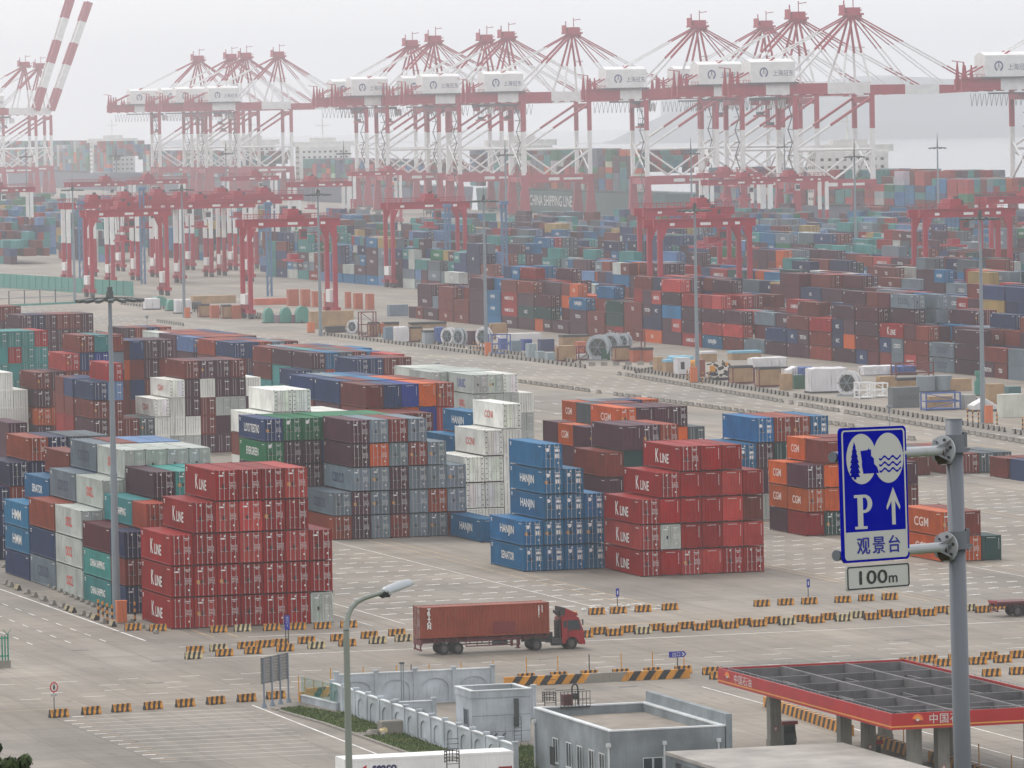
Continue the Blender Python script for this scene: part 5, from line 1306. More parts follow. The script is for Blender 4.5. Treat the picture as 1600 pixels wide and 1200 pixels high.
# cage ladder and plant platform
MAT['rail'] = mat('dark_rail', (.03,.03,.032), rough=.5, wear=0)
def cage(name, label, px, py, z, w_=.5, h=2.4, dp=.55):
    p = at(px, py, z); r2 = empty(name, p); tag(r2, label, 'ladder')
    b = MB()
    for x in (-w_, w_): b.box(x-.03, x+.03, -.03, .03, -2.5, h)
    for k in range(14): b.box(-w_, w_, -.02, .02, -2.3+k*.33, -2.26+k*.33)
    part('ladder', b, r2, [MAT['rail']])
    b = MB()
    for k in range(4):
        z_ = .5+k*(h-.6)/3; pts = [(-w_, 0), (-w_, dp), (-w_*.5, dp*1.5), (w_*.5, dp*1.5), (w_, dp), (w_, 0)]
        for p_, q_ in zip(pts[:-1], pts[1:]): b.beam((p_[0], p_[1], z_), (q_[0], q_[1], z_), .05, .05)
    for x, y in ((-w_, dp), (-w_*.5, dp*1.5), (0, dp*1.5), (w_*.5, dp*1.5), (w_, dp)): b.beam((x, y, .4), (x, y, h), .045, .045)
    part('cage', b, r2, [MAT['rail']])
cage('cage_ladder', 'dark hooped cage ladder rising above the office parapet', 860, 1106, 4.2, .42, 1.15)
cage('cage_ladder', 'dark hooped cage ladder in front of the white refrigerated trailer', 708, 1202, 3.9, .42, 1.25)
p = at(900, 1104, 4.3); r = empty('plant_platform', (p.x, p.y+.2, 4.3)); tag(r, 'dark railed platform with pipework behind the office roof', 'platform')
b = MB(); b.box(-1.1, 1.1, -.1, 1.2, -.1, 0); part('deck', b, r, [MAT['rail']])
for x in np.linspace(-1.1, 1.1, 9): b = MB(); b.box(x-.02, x+.02, -.1, -.06, 0, 1.1); part('baluster', b, r, [MAT['rail']])
b = MB(); b.box(-1.1, 1.1, -.1, -.06, 1.06, 1.1); b.box(-1.1, 1.1, 1.16, 1.2, 1.06, 1.1); b.box(-1.1, 1.1, -.1, -.06, .5, .54); part('rail', b, r, [MAT['rail']])
b = MB(); b.box(-.8, -.1, .2, .9, 0, .85); part('pump', b, r, [MAT['redpump']]) if 'redpump' in MAT else None
if 'redpump' not in MAT: MAT['redpump'] = mat('pump_red', srgb(90,40,40), rough=.5, wear=.2); part('pump', b, r, [MAT['redpump']])
b = MB()
for k in range(8):
    a0, a1 = math.pi*k/8, math.pi*(k+1)/8; b.tube((.15+.22*math.cos(a0), .5, 1.25+.3*math.sin(a0)), (.15+.22*math.cos(a1), .5, 1.25+.3*math.sin(a1)), .06, n=6)
b.tube((-.07,.5,0), (-.07,.5,1.25), .06, n=6); b.tube((.37,.5,0), (.37,.5,1.25), .06, n=6); b.box(.0, .3, .3, .7, .5, .9); part('pipe', b, r, [MAT['rail']])
# low flat canopy roof bottom right of the office
r = empty('flat_canopy', (124.2, 364.0, 0)); tag(r, 'weathered grey flat slab roof at the bottom edge below the petrol canopy', 'roof')
b = MB(); b.box(0, 12.9, 0, 20.2, 2.72, 2.95); part('slab', b, r, [MAT['gravel2']]) if 'gravel2' in MAT else None
if 'gravel2' not in MAT: MAT['gravel2'] = mat('slab_grey', (.34,.315,.29), rough=.85, wear=.35, streak=False, scale=.9, wcol=(.24,.22,.20)); part('slab', b, r, [MAT['gravel2']])
b = MB(); b.box(.3, 12.6, .3, 19.9, 2.3, 2.72); part('beam', b, r, [WB])
for x in (.6, 12.2):
    for y in (.6, 10, 19.4): b = MB(); b.box(x-.2, x+.2, y-.2, y+.2, 0, 2.3); part('column', b, r, [WB])
# petrol canopy
FR = mat('fascia_red', srgb(170,8,16), rough=.45, wear=.25); FY = mat('fascia_yellow', srgb(214,150,60), rough=.4, wear=.1); CC = mat('weathered_concrete', (.12,.115,.12), rough=.85, wear=.5, wcol=(.10,.09,.09), bump=.4); COL_ = mat('column_grey', srgb(140,138,130), rough=.7, wear=.45)
X0, Y0c, X1, Y1c, ZB, ZT = 137.2, 374.3, 151.6, 411.0, 4.75, 5.85
r = empty('petrol_canopy', (X0, Y0c, 0)); tag(r, 'petrol station canopy with red fascia, yellow stripe and open concrete beam grid', 'canopy')
cw, cl = X1-X0, Y1c-Y0c
for (x0,x1,y0,y1,nm) in ((0,cw,-.12,0,1),(0,cw,cl,cl+.12,0),(-.12,0,-.12,cl+.12,1),(cw,cw+.12,-.12,cl+.12,0)):
    b = MB(); b.box(x0,x1,y0,y1,ZB,ZT); f = part('fascia', b, r, [FR])
    b = MB()
    if y1-y0 < 1: b.box(x0-.01,x1+.01,y0-.012,y1+.012,ZB+.16,ZB+.25)
    else: b.box(x0-.012,x1+.012,y0-.01,y1+.01,ZB+.16,ZB+.25)
    part('stripe', b, f, [FY])
    if nm == 1 and y1-y0 < 1:
        FRN = f
    elif nm == 1: FLT = f
b = MB(); b.box(.0, cw, 0, cl, ZB+.05, ZB+.15); part('soffit', b, r, [CC])
def beam_(x0,x1,y0,y1,zt=ZT-.12,nm='beam'): b = MB(); b.box(x0,x1,y0,y1,ZB+.15,zt); part(nm, b, r, [CC])
beam_(.25,.45,.2,cl-.2); beam_(cw-.45,cw-.25,.2,cl-.2); beam_(.45,cw-.45,.2,.4); beam_(.45,cw-.45,cl-.4,cl-.2)
for x in (4.6, 9.6): beam_(x, x+.28, .4, cl-.4, ZT-.05, 'main_beam')
for k, y in enumerate((6.0, 11.8, 17.8, 23.8, 29.8)): 
    for x0, x1 in ((.45,4.6),(4.88,9.6),(9.88,cw-.45)): beam_(x0, x1, y, y+.22, ZT-.16)
for x in (2.4, 7.2, 12.0):
    for y0, y1 in ((.4,6.0),(12.02,17.8),(24.02,29.8)): beam_(x, x+.18, y0, y1, ZT-.45)
b = MB()
for (x0,y0,x1,y1) in ((.1,.05,cw-.1,.05),(.1,cl-.05,cw-.1,cl-.05),(.1,.05,.1,cl-.05),(cw-.1,.05,cw-.1,cl-.05)):
    b.beam((x0,y0,ZT+.16), (x1,y1,ZT+.16), .03, .03); n = int(max(abs(x1-x0), abs(y1-y0))/1.6)
    for k in range(n+1): x, y = x0+(x1-x0)*k/n, y0+(y1-y0)*k/n; b.box(x-.015, x+.015, y-.015, y+.015, ZT, ZT+.17)
part('lightning_wire', b, r, [MAT['steel']])
for (x, y) in ((2.6, 32.2), (2.8, 17.6), (4.6, 17.6), (2.7, 3.2), (4.7, 3.2), (11.2, 3.0), (11.2, 17.6), (11.2, 32.2)):
    b = MB(); b.box(x-.42, x+.42, y-.42, y+.42, 0, ZB+.05); b.box(x-.47, x+.47, y-.47, y+.47, 0, .9); c_ = part('column', b, r, [COL_])
    b = MB(); b.poly([(x-.02+.16*math.cos(k*math.pi/8), y-.43, 1.7+.18*math.sin(k*math.pi/8)) for k in range(16)]); part('notice', b, c_, [MAT['sred']]); b = MB(); b.poly([(x-.02+.11*math.cos(k*math.pi/8), y-.436, 1.7+.13*math.sin(k*math.pi/8)) for k in range(16)]); part('notice', b, c_, [MAT['swhite']])
def fas(s, size, xs, M4, par, col=(.62,.62,.60)): t = link('lettering', text_mesh(s, size, xs, bold=0.0, track=1.12), par, color=col); t.matrix_local = M4
fas('中国石油', .72, 1.0, Matrix(((1,0,0,4.05),(0,0,-1,-.135),(0,1,0,ZB+.66),(0,0,0,1))), FRN)
fas('中国石油', .72, 1.35, Matrix(((0,0,-1,-.135),(-1,0,0,cl-5.6),(0,1,0,ZB+.64),(0,0,0,1))), FLT)
def flower(par, front, c, z):
    b = MB()
    for k in range(10):
        a0, a1 = math.pi*k/9-math.pi*.06, math.pi*(k+1)/9-math.pi*.06
        if k == 9: continue
        for r0, r1, m in ((.12, .24, 1), (.24, .40, 0)):
            P4 = [(r0*math.cos(a0), r0*math.sin(a0)), (r1*math.cos(a0), r1*math.sin(a0)), (r1*math.cos(a1), r1*math.sin(a1)), (r0*math.cos(a1), r0*math.sin(a1))]
            b.quad(*[((c+u, -.14, z+v) if front else (-.14, c-u*1.5, z+v)) for u, v in P4], m)
    b.poly([((c+.11*math.cos(k*math.pi/6), -.15, z+.09*math.sin(k*math.pi/6)) if front else (-.15, c-.16*math.cos(k*math.pi/6), z+.09*math.sin(k*math.pi/6))) for k in range(12)], 2)
    P4 = [(-.36, -.04), (.36, -.04), (.22, -.26), (-.22, -.26)]; b.quad(*[((c+u, -.141, z+v) if front else (-.141, c-u*1.5, z+v)) for u, v in P4], 3)
    part('emblem', b, par, [MAT['femb'], FY, MAT['swhite'], MAT['fdk']])
MAT['femb'] = mat('emblem_orange', srgb(226,110,50), rough=.4, wear=0); MAT['fdk'] = mat('emblem_dark_red', srgb(140,16,24), rough=.4, wear=0)
flower(FRN, True, 1.75, ZB+.62); flower(FLT, False, cl-2.1, ZB+.62)
# fuel pumps
for x, y, lb in ((141.2,407.4,'dark fuel pump with red hood beside the left canopy column'),(142.2,392.0,'dark fuel pump with red hood beside the middle canopy columns'),(150.6,378.0,'dark fuel pump with red hood under the right part of the canopy')):
    r = empty('fuel_pump', (x, y, 0)); tag(r, lb, 'fuel pump', 'fuel pumps under the canopy')
    b = MB(); b.box(-.45, .45, -.3, .3, .12, 1.85); part('body', b, r, [MAT['mast_dark']]); b = MB(); b.box(-.6, .6, -.45, .45, 1.85, 2.1); part('hood', b, r, [FR]); b = MB(); b.box(-.4, .4, -.31, -.3, 1.2, 1.7); part('display', b, r, [WIN]); b = MB(); b.box(-.7, .7, -.55, .55, 0, .12); part('plinth', b, r, [MAT['conc']])
    b = MB(); b.tube((.5,0,1.6), (.62,0,.6), .04, n=6); b.tube((.62,0,.6), (.5,0,.3), .04, n=6); part('hose', b, r, [MAT['black']])
# white refrigerated trailer at the bottom edge
r = empty('refrigerated_trailer', (106.3, 381.5, 0)); tag(r, 'white refrigerated box trailer with dark blue and red lettering at the bottom edge', 'trailer')
LT, WT, H0, HT = 11.75, 2.45, 1.15, 3.95
b = MB(); b.box(-LT/2, LT/2, -WT/2, WT/2, H0, HT)
for k in range(46): x = -LT/2+.15+k*(LT-.3)/45; b.box(x-.03, x+.03, -WT/2-.02, -WT/2, H0+.15, HT-.12)
part('box', b, r, [MAT['white']]); b = MB(); b.box(-LT/2-.03, LT/2+.03, -WT/2-.035, -WT/2-.02, HT-.14, HT+.012); b.box(-LT/2-.03, LT/2+.03, -WT/2-.035, -WT/2-.02, H0, H0+.14); part('side_rail', b, r, [MAT['white']])
t = link('lettering', text_mesh('seaco', .78, .95, bold=.03), r, color=srgb(28,30,92)); t.matrix_local = Matrix(((1,0,0,-LT/2+2.75),(0,0,-1,-WT/2-.045),(0,1,0,3.25),(0,0,0,1)))
b = MB(); b.quad((-LT/2+1.05,-WT/2-.045,3.06), (-LT/2+1.5,-WT/2-.045,3.25), (-LT/2+1.5,-WT/2-.045,3.52), (-LT/2+1.15,-WT/2-.045,3.3)); part('emblem', b, r, [MAT['sred']])
b = MB(); b.box(1.2*4.2-.2, 1.2*4.2+.6, -WT/2-.05, -WT/2-.02, 2.7, 2.95); b.poly([(-.1+5.9,-WT/2-.045,2.75),(.2+5.9-.35,-WT/2-.045,3.0),(5.3,-WT/2-.045,2.75)]); part('notice', b, r, [MAT['fdk']])
b = MB(); b.box(-LT/2, LT/2, -.5, .5, .85, H0); part('chassis', b, r, [MAT['mast_dark']])
for x in (-4.3, -3.1, 4.0):
    for y in (-1.0, .75):
        b = MB(); b.tube((x, y-.14, .5), (x, y+.3, .5), .5, n=18); wl = part('wheel', b, r, [MAT['black']]); b = MB(); b.tube((x, y-.16, .5), (x, y-.13, .5), .26, n=12); part('rim', b, wl, [MAT['steel']])
# grass verge with kerb
def grass_mat():
    m = bpy.data.materials.new('grass_ground'); m.use_nodes = True; t = m.node_tree; N = t.nodes; L = t.links; p = N['Principled BSDF']; p.inputs['Roughness'].default_value = .95; p.inputs['Specular IOR Level'].default_value = .1
    tc = N.new('ShaderNodeTexCoord'); n = N.new('ShaderNodeTexNoise'); n.inputs['Scale'].default_value = .7; n.inputs['Detail'].default_value = 8; L.new(tc.outputs['Object'], n.inputs['Vector'])
    cr = N.new('ShaderNodeValToRGB'); cr.color_ramp.elements[0].position = .35; cr.color_ramp.elements[0].color = (.045,.075,.02,1); cr.color_ramp.elements[1].position = .68; cr.color_ramp.elements[1].color = (.15,.13,.06,1); e = cr.color_ramp.elements.new(.52); e.color = (.075,.10,.03,1)
    L.new(n.outputs[0], cr.inputs[0]); L.new(cr.outputs[0], p.inputs['Base Color']); return m
MAT['grass'] = grass_mat(); MAT['blade'] = mat('grass_blade', (.07,.11,.03), rough=.8, wear=.5, streak=False, scale=2, wcol=(.14,.12,.05), spec=.1)
G_ = [at(437,1108), at(470,1104), at(527,1114), Vector((118.3,449.5,0)), Vector((118.3,403,0)), Vector((115.3,403,0)), Vector((115.0,440,0))]
b = MB(); b.poly([(p.x, p.y, .05) for p in G_]); tag(b.build('grass_verge', MAT['grass']), kind='structure')
b = MB(); b.poly([(118.95,403,.05), (120.8,403,.05), (120.8,419,.05), (118.95,421,.05)]); b.poly([(121.0,404.4,.05), (125.6,404.4,.05), (124.6,418,.05), (121.0,418,.05)]); tag(b.build('grass_patch', MAT['grass']), kind='structure')
def inside(x, y, P):
    c = False
    for i in range(len(P)):
        a, b2 = P[i], P[i-1]
        if (a[1] > y) != (b2[1] > y) and x < (b2[0]-a[0])*(y-a[1])/(b2[1]-a[1])+a[0]: c = not c
    return c
rg = random.Random(4); b = MB(); PP = [(p.x, p.y) for p in G_]; P2 = [(118.95,403),(125.6,404.4),(124.6,418),(118.95,421)]
for i in range(26000):
    x, y = rg.uniform(113.5, 125.6), rg.uniform(403, 460)
    if not (inside(x, y, PP) or inside(x, y, P2)) : continue
    h = rg.uniform(.05, .2) if x < 118 else rg.uniform(.08, .28); a = rg.uniform(0, 6.28); dx, dy = math.cos(a)*.04, math.sin(a)*.04
    b.poly([(x-dx,y-dy,.04), (x+dx,y+dy,.04), (x+rg.uniform(-.08,.08), y+rg.uniform(-.08,.08), .05+h)])
tag(b.build('grass', MAT['blade']), 'short patchy green grass on the verge beside the white wall', 'grass', kind='stuff')
# kerb stones round the verge
KP = [at(423,1107), at(437,1112), Vector((114.75,440,0)), Vector((115.0,403,0))]
ki = 0
for a, c in zip(KP[:-1], KP[1:]):
    d = c-a; n = max(1, int(d.length/1.6))
    for i in range(n):
        p = a.lerp(c, (i+.5)/n); q = MB(); q.box(-.75, .75, -.13, .13, 0, .15); o = q.build('kerb_stone', [MAT['conc']], None, (p.x, p.y, 0), math.atan2(d.y, d.x)) if ki == 0 else link('kerb_stone', KM, None, (p.x, p.y, 0), math.atan2(d.y, d.x))
        if ki == 0: KM = o.data; KR = o; tag(o, None, None, None, 'structure'); o.name = 'kerb'
        else: o.parent = KR; o.matrix_parent_inverse = KR.matrix_basis.inverted()
        ki += 1
# concrete block and rubble on the grass
r = empty('concrete_block', at(612, 1146)); tag(r, 'square concrete block standing on the grass by the wall', 'block'); b = MB(); b.box(-.95, .95, -.6, .6, 0, .95); b.box(-.78, .78, -.45, .45, .95, 1.0); part('body', b, r, [MAT['conc']])
def rock(b, c, r_, rg_):
    n, m = 7, 5; V = []
    for j in range(m+1):
        for i in range(n):
            th, ph = 2*math.pi*i/n, math.pi*j/m; q = r_*rg_.uniform(.75, 1.15); V.append((c[0]+q*math.sin(ph)*math.cos(th), c[1]+q*math.sin(ph)*math.sin(th), c[2]+q*.7*math.cos(ph)))
    k = len(b.v); b.v += V
    for j in range(m):
        for i in range(n): a = k+j*n+i; a2 = k+j*n+(i+1) % n; b.f.append((a, a2, a2+n, a+n)); b.m.append(0); b.c.append(None)
b = MB(); p = at(596, 1148); rock(b, (p.x+.2, p.y, .3), .38, rg); tag(b.build('boulder', [MAT['bp']]), 'pale boulder beside the concrete block on the grass', 'boulder')
b = MB(); rock(b, (0, 0, .1), .55, rg); 
for k in range(14): rock(b, (rg.uniform(-1.1,.8), rg.uniform(-.6,.6), .08), rg.uniform(.12,.3), rg)
tag(b.build('rubble', [MAT['conc']], None, at(582, 1149)), 'low heap of brown rubble and soil on the grass', 'rubble', kind='stuff')
# litter bags of the barrier row behind the cab
b = MB(); rg2 = random.Random(9)
for k in range(26):
    px = rg2.uniform(905, 1060); p = at(px, 953+rg2.uniform(-3, 3)-(px-930)*.03); rock(b, (p.x, p.y, .12), rg2.uniform(.12, .3), rg2)
tag(b.build('litter', [MAT['swhite']]), 'scattered pale rubble and sacks behind the barrier row', 'rubble', kind='stuff')
# ------------------------------------------------------------------ the truck on the front road
TRB = mat('truck_red', srgb(146,14,26), rough=.35, wear=.15, wcol=(.08,.03,.03)); CHS = mat('chassis_maroon', srgb(96,36,44), rough=.6, wear=.3); FRM = mat('truck_frame', (.03,.03,.032), rough=.6, wear=.2)
TX, TY = 137.05, 492.3
truck = empty('container_truck', (TX, TY, 0)); tag(truck, 'red cab truck hauling a long reddish brown container along the front road', 'truck')
def wheel(par, x, y, rad=.52, wd=.32, sx=.9):
    b = MB(); n = 22
    def ringv(r_, yy): return [(x+math.cos(2*math.pi*i/n)*r_*sx, yy, rad+.0+math.sin(2*math.pi*i/n)*r_) for i in range(n)]
    prof = [(rad*.6, y-.01), (rad*.92, y-.02), (rad, y+.05), (rad, y+wd-.05), (rad*.92, y+wd)]
    R_ = [ringv(r_, yy) for r_, yy in prof]; k = len(b.v)
    for q in R_: b.v += q
    for j in range(len(R_)-1):
        for i in range(n): b.f.append((k+j*n+i, k+j*n+(i+1) % n, k+(j+1)*n+(i+1) % n, k+(j+1)*n+i)); b.m.append(0); b.c.append(None)
    b.poly(list(reversed(R_[-1])), 0)
    w_ = part('wheel', b, par, [MAT['black']])
    b = MB(); b.poly(list(reversed(ringv(rad*.6, y+.06)))); b.tube((x, y-.03, rad), (x, y+.06, rad), .14, n=10)
    for i in range(8): a = i*math.pi/4; b.tube((x+math.cos(a)*.22*sx, y+.0, rad+math.sin(a)*.22), (x+math.cos(a)*.22*sx, y+.06, rad+math.sin(a)*.22), .03, n=5)
    part('rim', b, w_, [MAT['hub']])
MAT['hub'] = mat('wheel_hub', (.11,.10,.10), rough=.5, metal=.3, wear=.3)
trl = empty('semi_trailer', (0, 0, 0)); trl.parent = truck
def P_(name, b, mats, par=None): return part(name, b, par or trl, mats)
b = MB(); b.box(.1, 11.6, .45, .65, 1.02, 1.38); b.box(.1, 11.6, 1.7, 1.9, 1.02, 1.38)
for x in np.linspace(.2, 11.4, 12): b.box(x, x+.12, 0.0, 2.35, 1.2, 1.38)
b.box(.0, .15, 0, 2.35, .9, 1.38); P_('frame', b, [CHS])
b = MB(); b.box(.0, .12, .0, 2.35, .42, .56); b.beam((.06,.3,.5), (.06,.3,1.0), .12); b.beam((.06,2.05,.5), (.06,2.05,1.0), .12); P_('rear_bumper', b, [CHS])
b = MB()
for y in (.02, 2.3):
    b.box(4.1, 9.0, y-.03, y+.03, .62, .72); b.box(4.1, 9.0, y-.03, y+.03, 1.16, 1.24)
    for x in (4.1, 5.1, 6.2, 7.4, 8.2, 8.95): b.box(x-.04, x+.04, y-.03, y+.03, .62, 1.2)
P_('side_guard', b, [CHS])
b = MB(); b.box(8.75, 8.95, .1, .3, .35, 1.1); b.box(8.62, 9.05, .05, .38, .3, .36); b.box(8.75, 8.95, 2.05, 2.25, .35, 1.1); P_('landing_leg', b, [CHS])
b = MB(); b.tube((6.6, .35, .82), (7.9, .35, .82), .22, n=12); P_('air_tank', b, [FRM])
b = MB()
for x in (2.15, 3.4):
    for y in (.0, 1.95): b.prism([(x-.62, 1.0), (x-.5, 1.12), (x+.5, 1.12), (x+.62, 1.0), (x+.5, 1.06), (x-.5, 1.06)], y, y+.42, 'y')
P_('mudguard', b, [FRM])
for x in (2.15, 3.4):
    for y in (.02, 1.95): wheel(trl, x, y)
# the load rests on the trailer
TRC = tuple(c*1.05 for c in srgb(136,66,48))
load = link('shipping_container', body_mesh(11.7, 2.85, 'd', False, 2.33), None, (TX+11.7/2, TY+2.35/2, 1.40), -math.pi/2, TRC); tag(load, 'reddish brown container with a darker patch riding on the moving truck', 'container')
for s in (-1, 1):
    dd = link('door', door_mesh(2.85, s, False, False, 2.33), load, (0, -11.7/2, 0), 0, TRC)
    h_ = 2.33/2-.13
    for t_ in (.27, .76):
        x0, x1 = (-h_+.018, -.018) if s < 0 else (.018, h_-.018); link('locking_rod', rod_mesh(2.85), dd, (x0+(x1-x0)*t_, -.004, 0))
link('door_markings', marks_mesh(2.85, 2), load, (0, -11.7/2+.028, 0))['kind'] = 'stuff'
def ltext(s, size, xs, y, z, vert=False):
    t_ = link('lettering', text_mesh(s, size, xs, bold=.02, vertical=vert), load, color=WHT); t_.matrix_local = Matrix(((0,0,1,2.33/2+.006),(1,0,0,y),(0,1,0,z),(0,0,0,1)))
for i, ch in enumerate('TRITON'): ltext(ch, .42, 1.1, -5.05, 2.55-i*.30)
for i, ch in enumerate('TCNU871'): ltext(ch, .14, 1, 4.9, 2.5-i*.15)
for i, ch in enumerate('0524'): ltext(ch, .14, 1, 5.2, 2.5-i*.16)
b = MB(); b.quad((2.33/2+.004, .75, .32), (2.33/2+.004, 2.75, .32), (2.33/2+.004, 2.75, 1.32), (2.33/2+.004, .75, 1.32)); part('patch', b, load, [MAT['patch']]) if 'patch' in MAT else None
if 'patch' not in MAT: MAT['patch'] = mat('repaint_patch', srgb(112,30,34), rough=.5, wear=.1); part('patch', b, load, [MAT['patch']])
# tractor
cab = empty('tractor', (0, 0, 0)); cab.parent = truck
b = MB(); b.box(9.6, 14.9, .55, .75, .72, .98); b.box(9.6, 14.9, 1.6, 1.8, .72, .98); b.box(9.9, 10.9, .5, 1.85, .98, 1.12); b.box(11.9, 12.9, .1, .5, .45, 1.0); b.box(11.9, 12.7, 1.9, 2.3, .5, 1.0); b.box(11.6, 12.2, .8, 1.6, .9, 1.5); P_('frame', b, [FRM], cab)
b = MB(); b.tube((11.95, .3, .62), (12.8, .3, .62), .26, n=12); P_('fuel_tank', b, [FRM], cab)
b = MB(); b.prism([(9.95, 1.02), (10.1, 1.16), (10.95, 1.16), (11.1, 1.02), (10.95, 1.1), (10.1, 1.1)], .0, .55, 'y'); P_('mudguard', b, [FRM], cab)
for y in (.0, 1.85): wheel(cab, 10.52, y, .52, .5)
for y in (.06, 1.98): wheel(cab, 13.75, y, .52, .3)
# cab body: side outline with wheel arch, extruded
out_ = [(12.86,.92),(12.86,2.72),(12.95,2.80),(14.32,2.80),(14.42,2.72),(14.74,1.80),(14.82,1.62),(14.88,.62),(14.88,.40),(14.52,.40),(14.36,.62)]
out_ += [(13.75+.60*math.cos(a)*.98, .52+.58*math.sin(a)) for a in np.linspace(.05, math.pi*.97, 8)]
out_ += [(13.05,.52),(12.86,.62)]
b = MB(); b.prism(out_[::-1], .06, 2.29, 'y'); b.box(12.9, 14.3, .3, 2.05, 2.80, 2.88); bd = P_('cab_body', b, [TRB], cab)
b = MB(); b.poly([(13.42,.045,1.75),(14.62,.045,1.75),(14.34,.045,2.55),(13.42,.045,2.55)]); dr = P_('side_window', b, [WIN], cab)
b = MB(); b.quad((12.98,.045,1.9),(13.28,.045,1.9),(13.28,.045,2.5),(12.98,.045,2.5)); P_('side_window', b, [WIN], cab)
b = MB(); b.quad((14.775,.22,1.78),(14.775,2.13,1.78),(14.455,2.13,2.66),(14.455,.22,2.66)); P_('windscreen', b, [WIN], cab)
b = MB(); b.box(13.36,13.42,.03,.05,1.0,2.6); b.box(14.0,14.05,.035,.05,1.75,2.55); b.box(13.5,13.7,.02,.05,1.55,1.6); b.box(13.36, 14.66,.035,.05,1.66,1.72); P_('door_trim', b, [FRM], cab)
b = MB(); b.box(14.86,14.95,.05,2.3,.38,.80); b.box(14.86,14.94,.3,2.0,.95,1.5); P_('bumper', b, [TRB], cab)
for y in (.12, 1.9): b = MB(); b.box(14.93,14.98,y,y+.32,.5,.7); P_('headlight', b, [MAT['glass_l']], cab)
b = MB(); b.prism([(13.0,2.88),(13.05,3.62),(13.35,3.58),(14.35,3.1),(14.45,2.92)][::-1], .35, 2.0, 'y'); P_('wind_deflector', b, [TRB], cab)
b = MB(); b.prism([(12.78,2.95),(12.85,3.72),(13.25,3.64),(13.2,3.0)][::-1], .3, 2.05, 'y'); b.box(12.6,12.75,.5,1.9,3.1,3.35); P_('air_intake', b, [FRM], cab)
b = MB(); b.box(14.1,14.4,.45,1.9,2.9,3.2); P_('roof_beacon', b, [MAT['by']], cab)
b = MB(); b.beam((14.4,.05,2.5), (14.7,-.12,2.55), .04); b.box(14.66,14.74,-.2,-.05,2.1,2.6); b.beam((14.5,2.3,2.4), (14.8,2.4,2.45), .04); b.box(14.78,14.84,2.3,2.5,2.1,2.5); P_('mirror', b, [FRM], cab)
b = MB(); b.tube((12.7,.25,.9), (12.7,.25,2.7), .08, n=8); b.box(12.62,12.8,.7,1.7,1.0,2.5); P_('exhaust', b, [FRM], cab)
# flatbed trailer entering at the right edge
fb = empty('flatbed_trailer', at(1559, 965)); tag(fb, 'empty reddish brown flatbed trailer entering at the right frame edge', 'trailer')
b = MB(); b.box(0, 9, 0, 2.3, 1.25, 1.42); b.box(0, 9, .5, .7, .95, 1.25); b.box(0, 9, 1.6, 1.8, .95, 1.25); b.box(0, .12, .05, 2.25, .5, .62); b.beam((.1,.3,.5), (.1,.3,1.25), .1); b.beam((.1,2,.5), (.1,2,1.25), .1); part('frame', b, fb, [CHS])
b = MB(); b.box(-.04, 0, 0, 2.3, 1.22, 1.44); b.box(-.1, 0, .2, .5, 1.44, 1.52); part('tail_board', b, fb, [TRB])
for x in (2.0, 3.2):
    for y in (.02, 1.9): wheel(fb, x, y)

# ------------------------------------------------------------------ cargo strip beyond the service road
WOOD = mat('crate_wood', srgb(168,138,104), rough=.8, wear=.3, wcol=(.25,.17,.1)); RACK = mat('flat_rack_red', srgb(110,44,44), rough=.6, wear=.3); TARP = mat('white_tarp', srgb(214,212,214), rough=.6, wear=.12, wcol=(.4,.4,.42), streak=False); REEL = mat('reel_grey', srgb(170,178,184), rough=.5, wear=.2); OR = mat('rack_orange', srgb(186,88,54), rough=.6, wear=.2)
cnt = {}
def lab(o, base, cat, px):
    o['_px'] = px; STRIP.append((o, base, cat, px))
STRIP = []
def sz(px0, px1, yb, yt, dep=None):
    p = at((px0+px1)/2, yb); s = CAM_F/((p.x*FWD.x+p.y*FWD.y)); w_ = (px1-px0)/s/.955; h = (yb-yt)/s
    return p, w_, h
def crate(px0, px1, yb, yt, label, m_=None, top=None, rack=True, dep=2.3, planks=True):
    p, w_, h = sz(px0, px1, yb, yt); w_ = max(w_-dep*.33, .8); r = empty('wooden_crate' if m_ is None else 'cargo_box', (p.x-w_/2, p.y, 0)); m_ = m_ or WOOD
    z0 = .35 if rack else 0
    b = MB(); b.box(.05, w_-.05, .05, dep-.05, z0, h-(.45 if top else 0)); part('body', b, r, [m_])
    if planks:
        b = MB()
        for k in range(int(w_/.8)+1): x = k*(w_-.12)/max(1, int(w_/.8)); b.box(x, x+.12, -.02, .05, z0, h-(.45 if top else 0)-.02)
        for z in (z0+.1, (z0+h)/2, h-.62 if top else h-.2): b.box(0, w_, -.01, .05, z, z+.14)
        for k in range(3): y = .3+k*(dep-.8)/2; b.box(-.02, .05, y, y+.14, z0, h-.5)
        part('batten', b, r, [m_])
    if top: b = MB(); b.box(-.04, w_+.04, -.04, dep+.04, h-.45, h); part('cover', b, r, [top])
    if rack:
        b = MB(); b.box(-.2, w_+.2, -.1, dep+.1, .12, .35)
        for x in (-.2, w_+.05): b.box(x, x+.15, -.1, .05, .35, h*.9); b.box(x, x+.15, dep-.05, dep+.1, .35, h*.9)
        part('flat_rack', b, r, [RACK])
    lab(r, label, 'crate' if m_ is WOOD else 'box', px0); return r
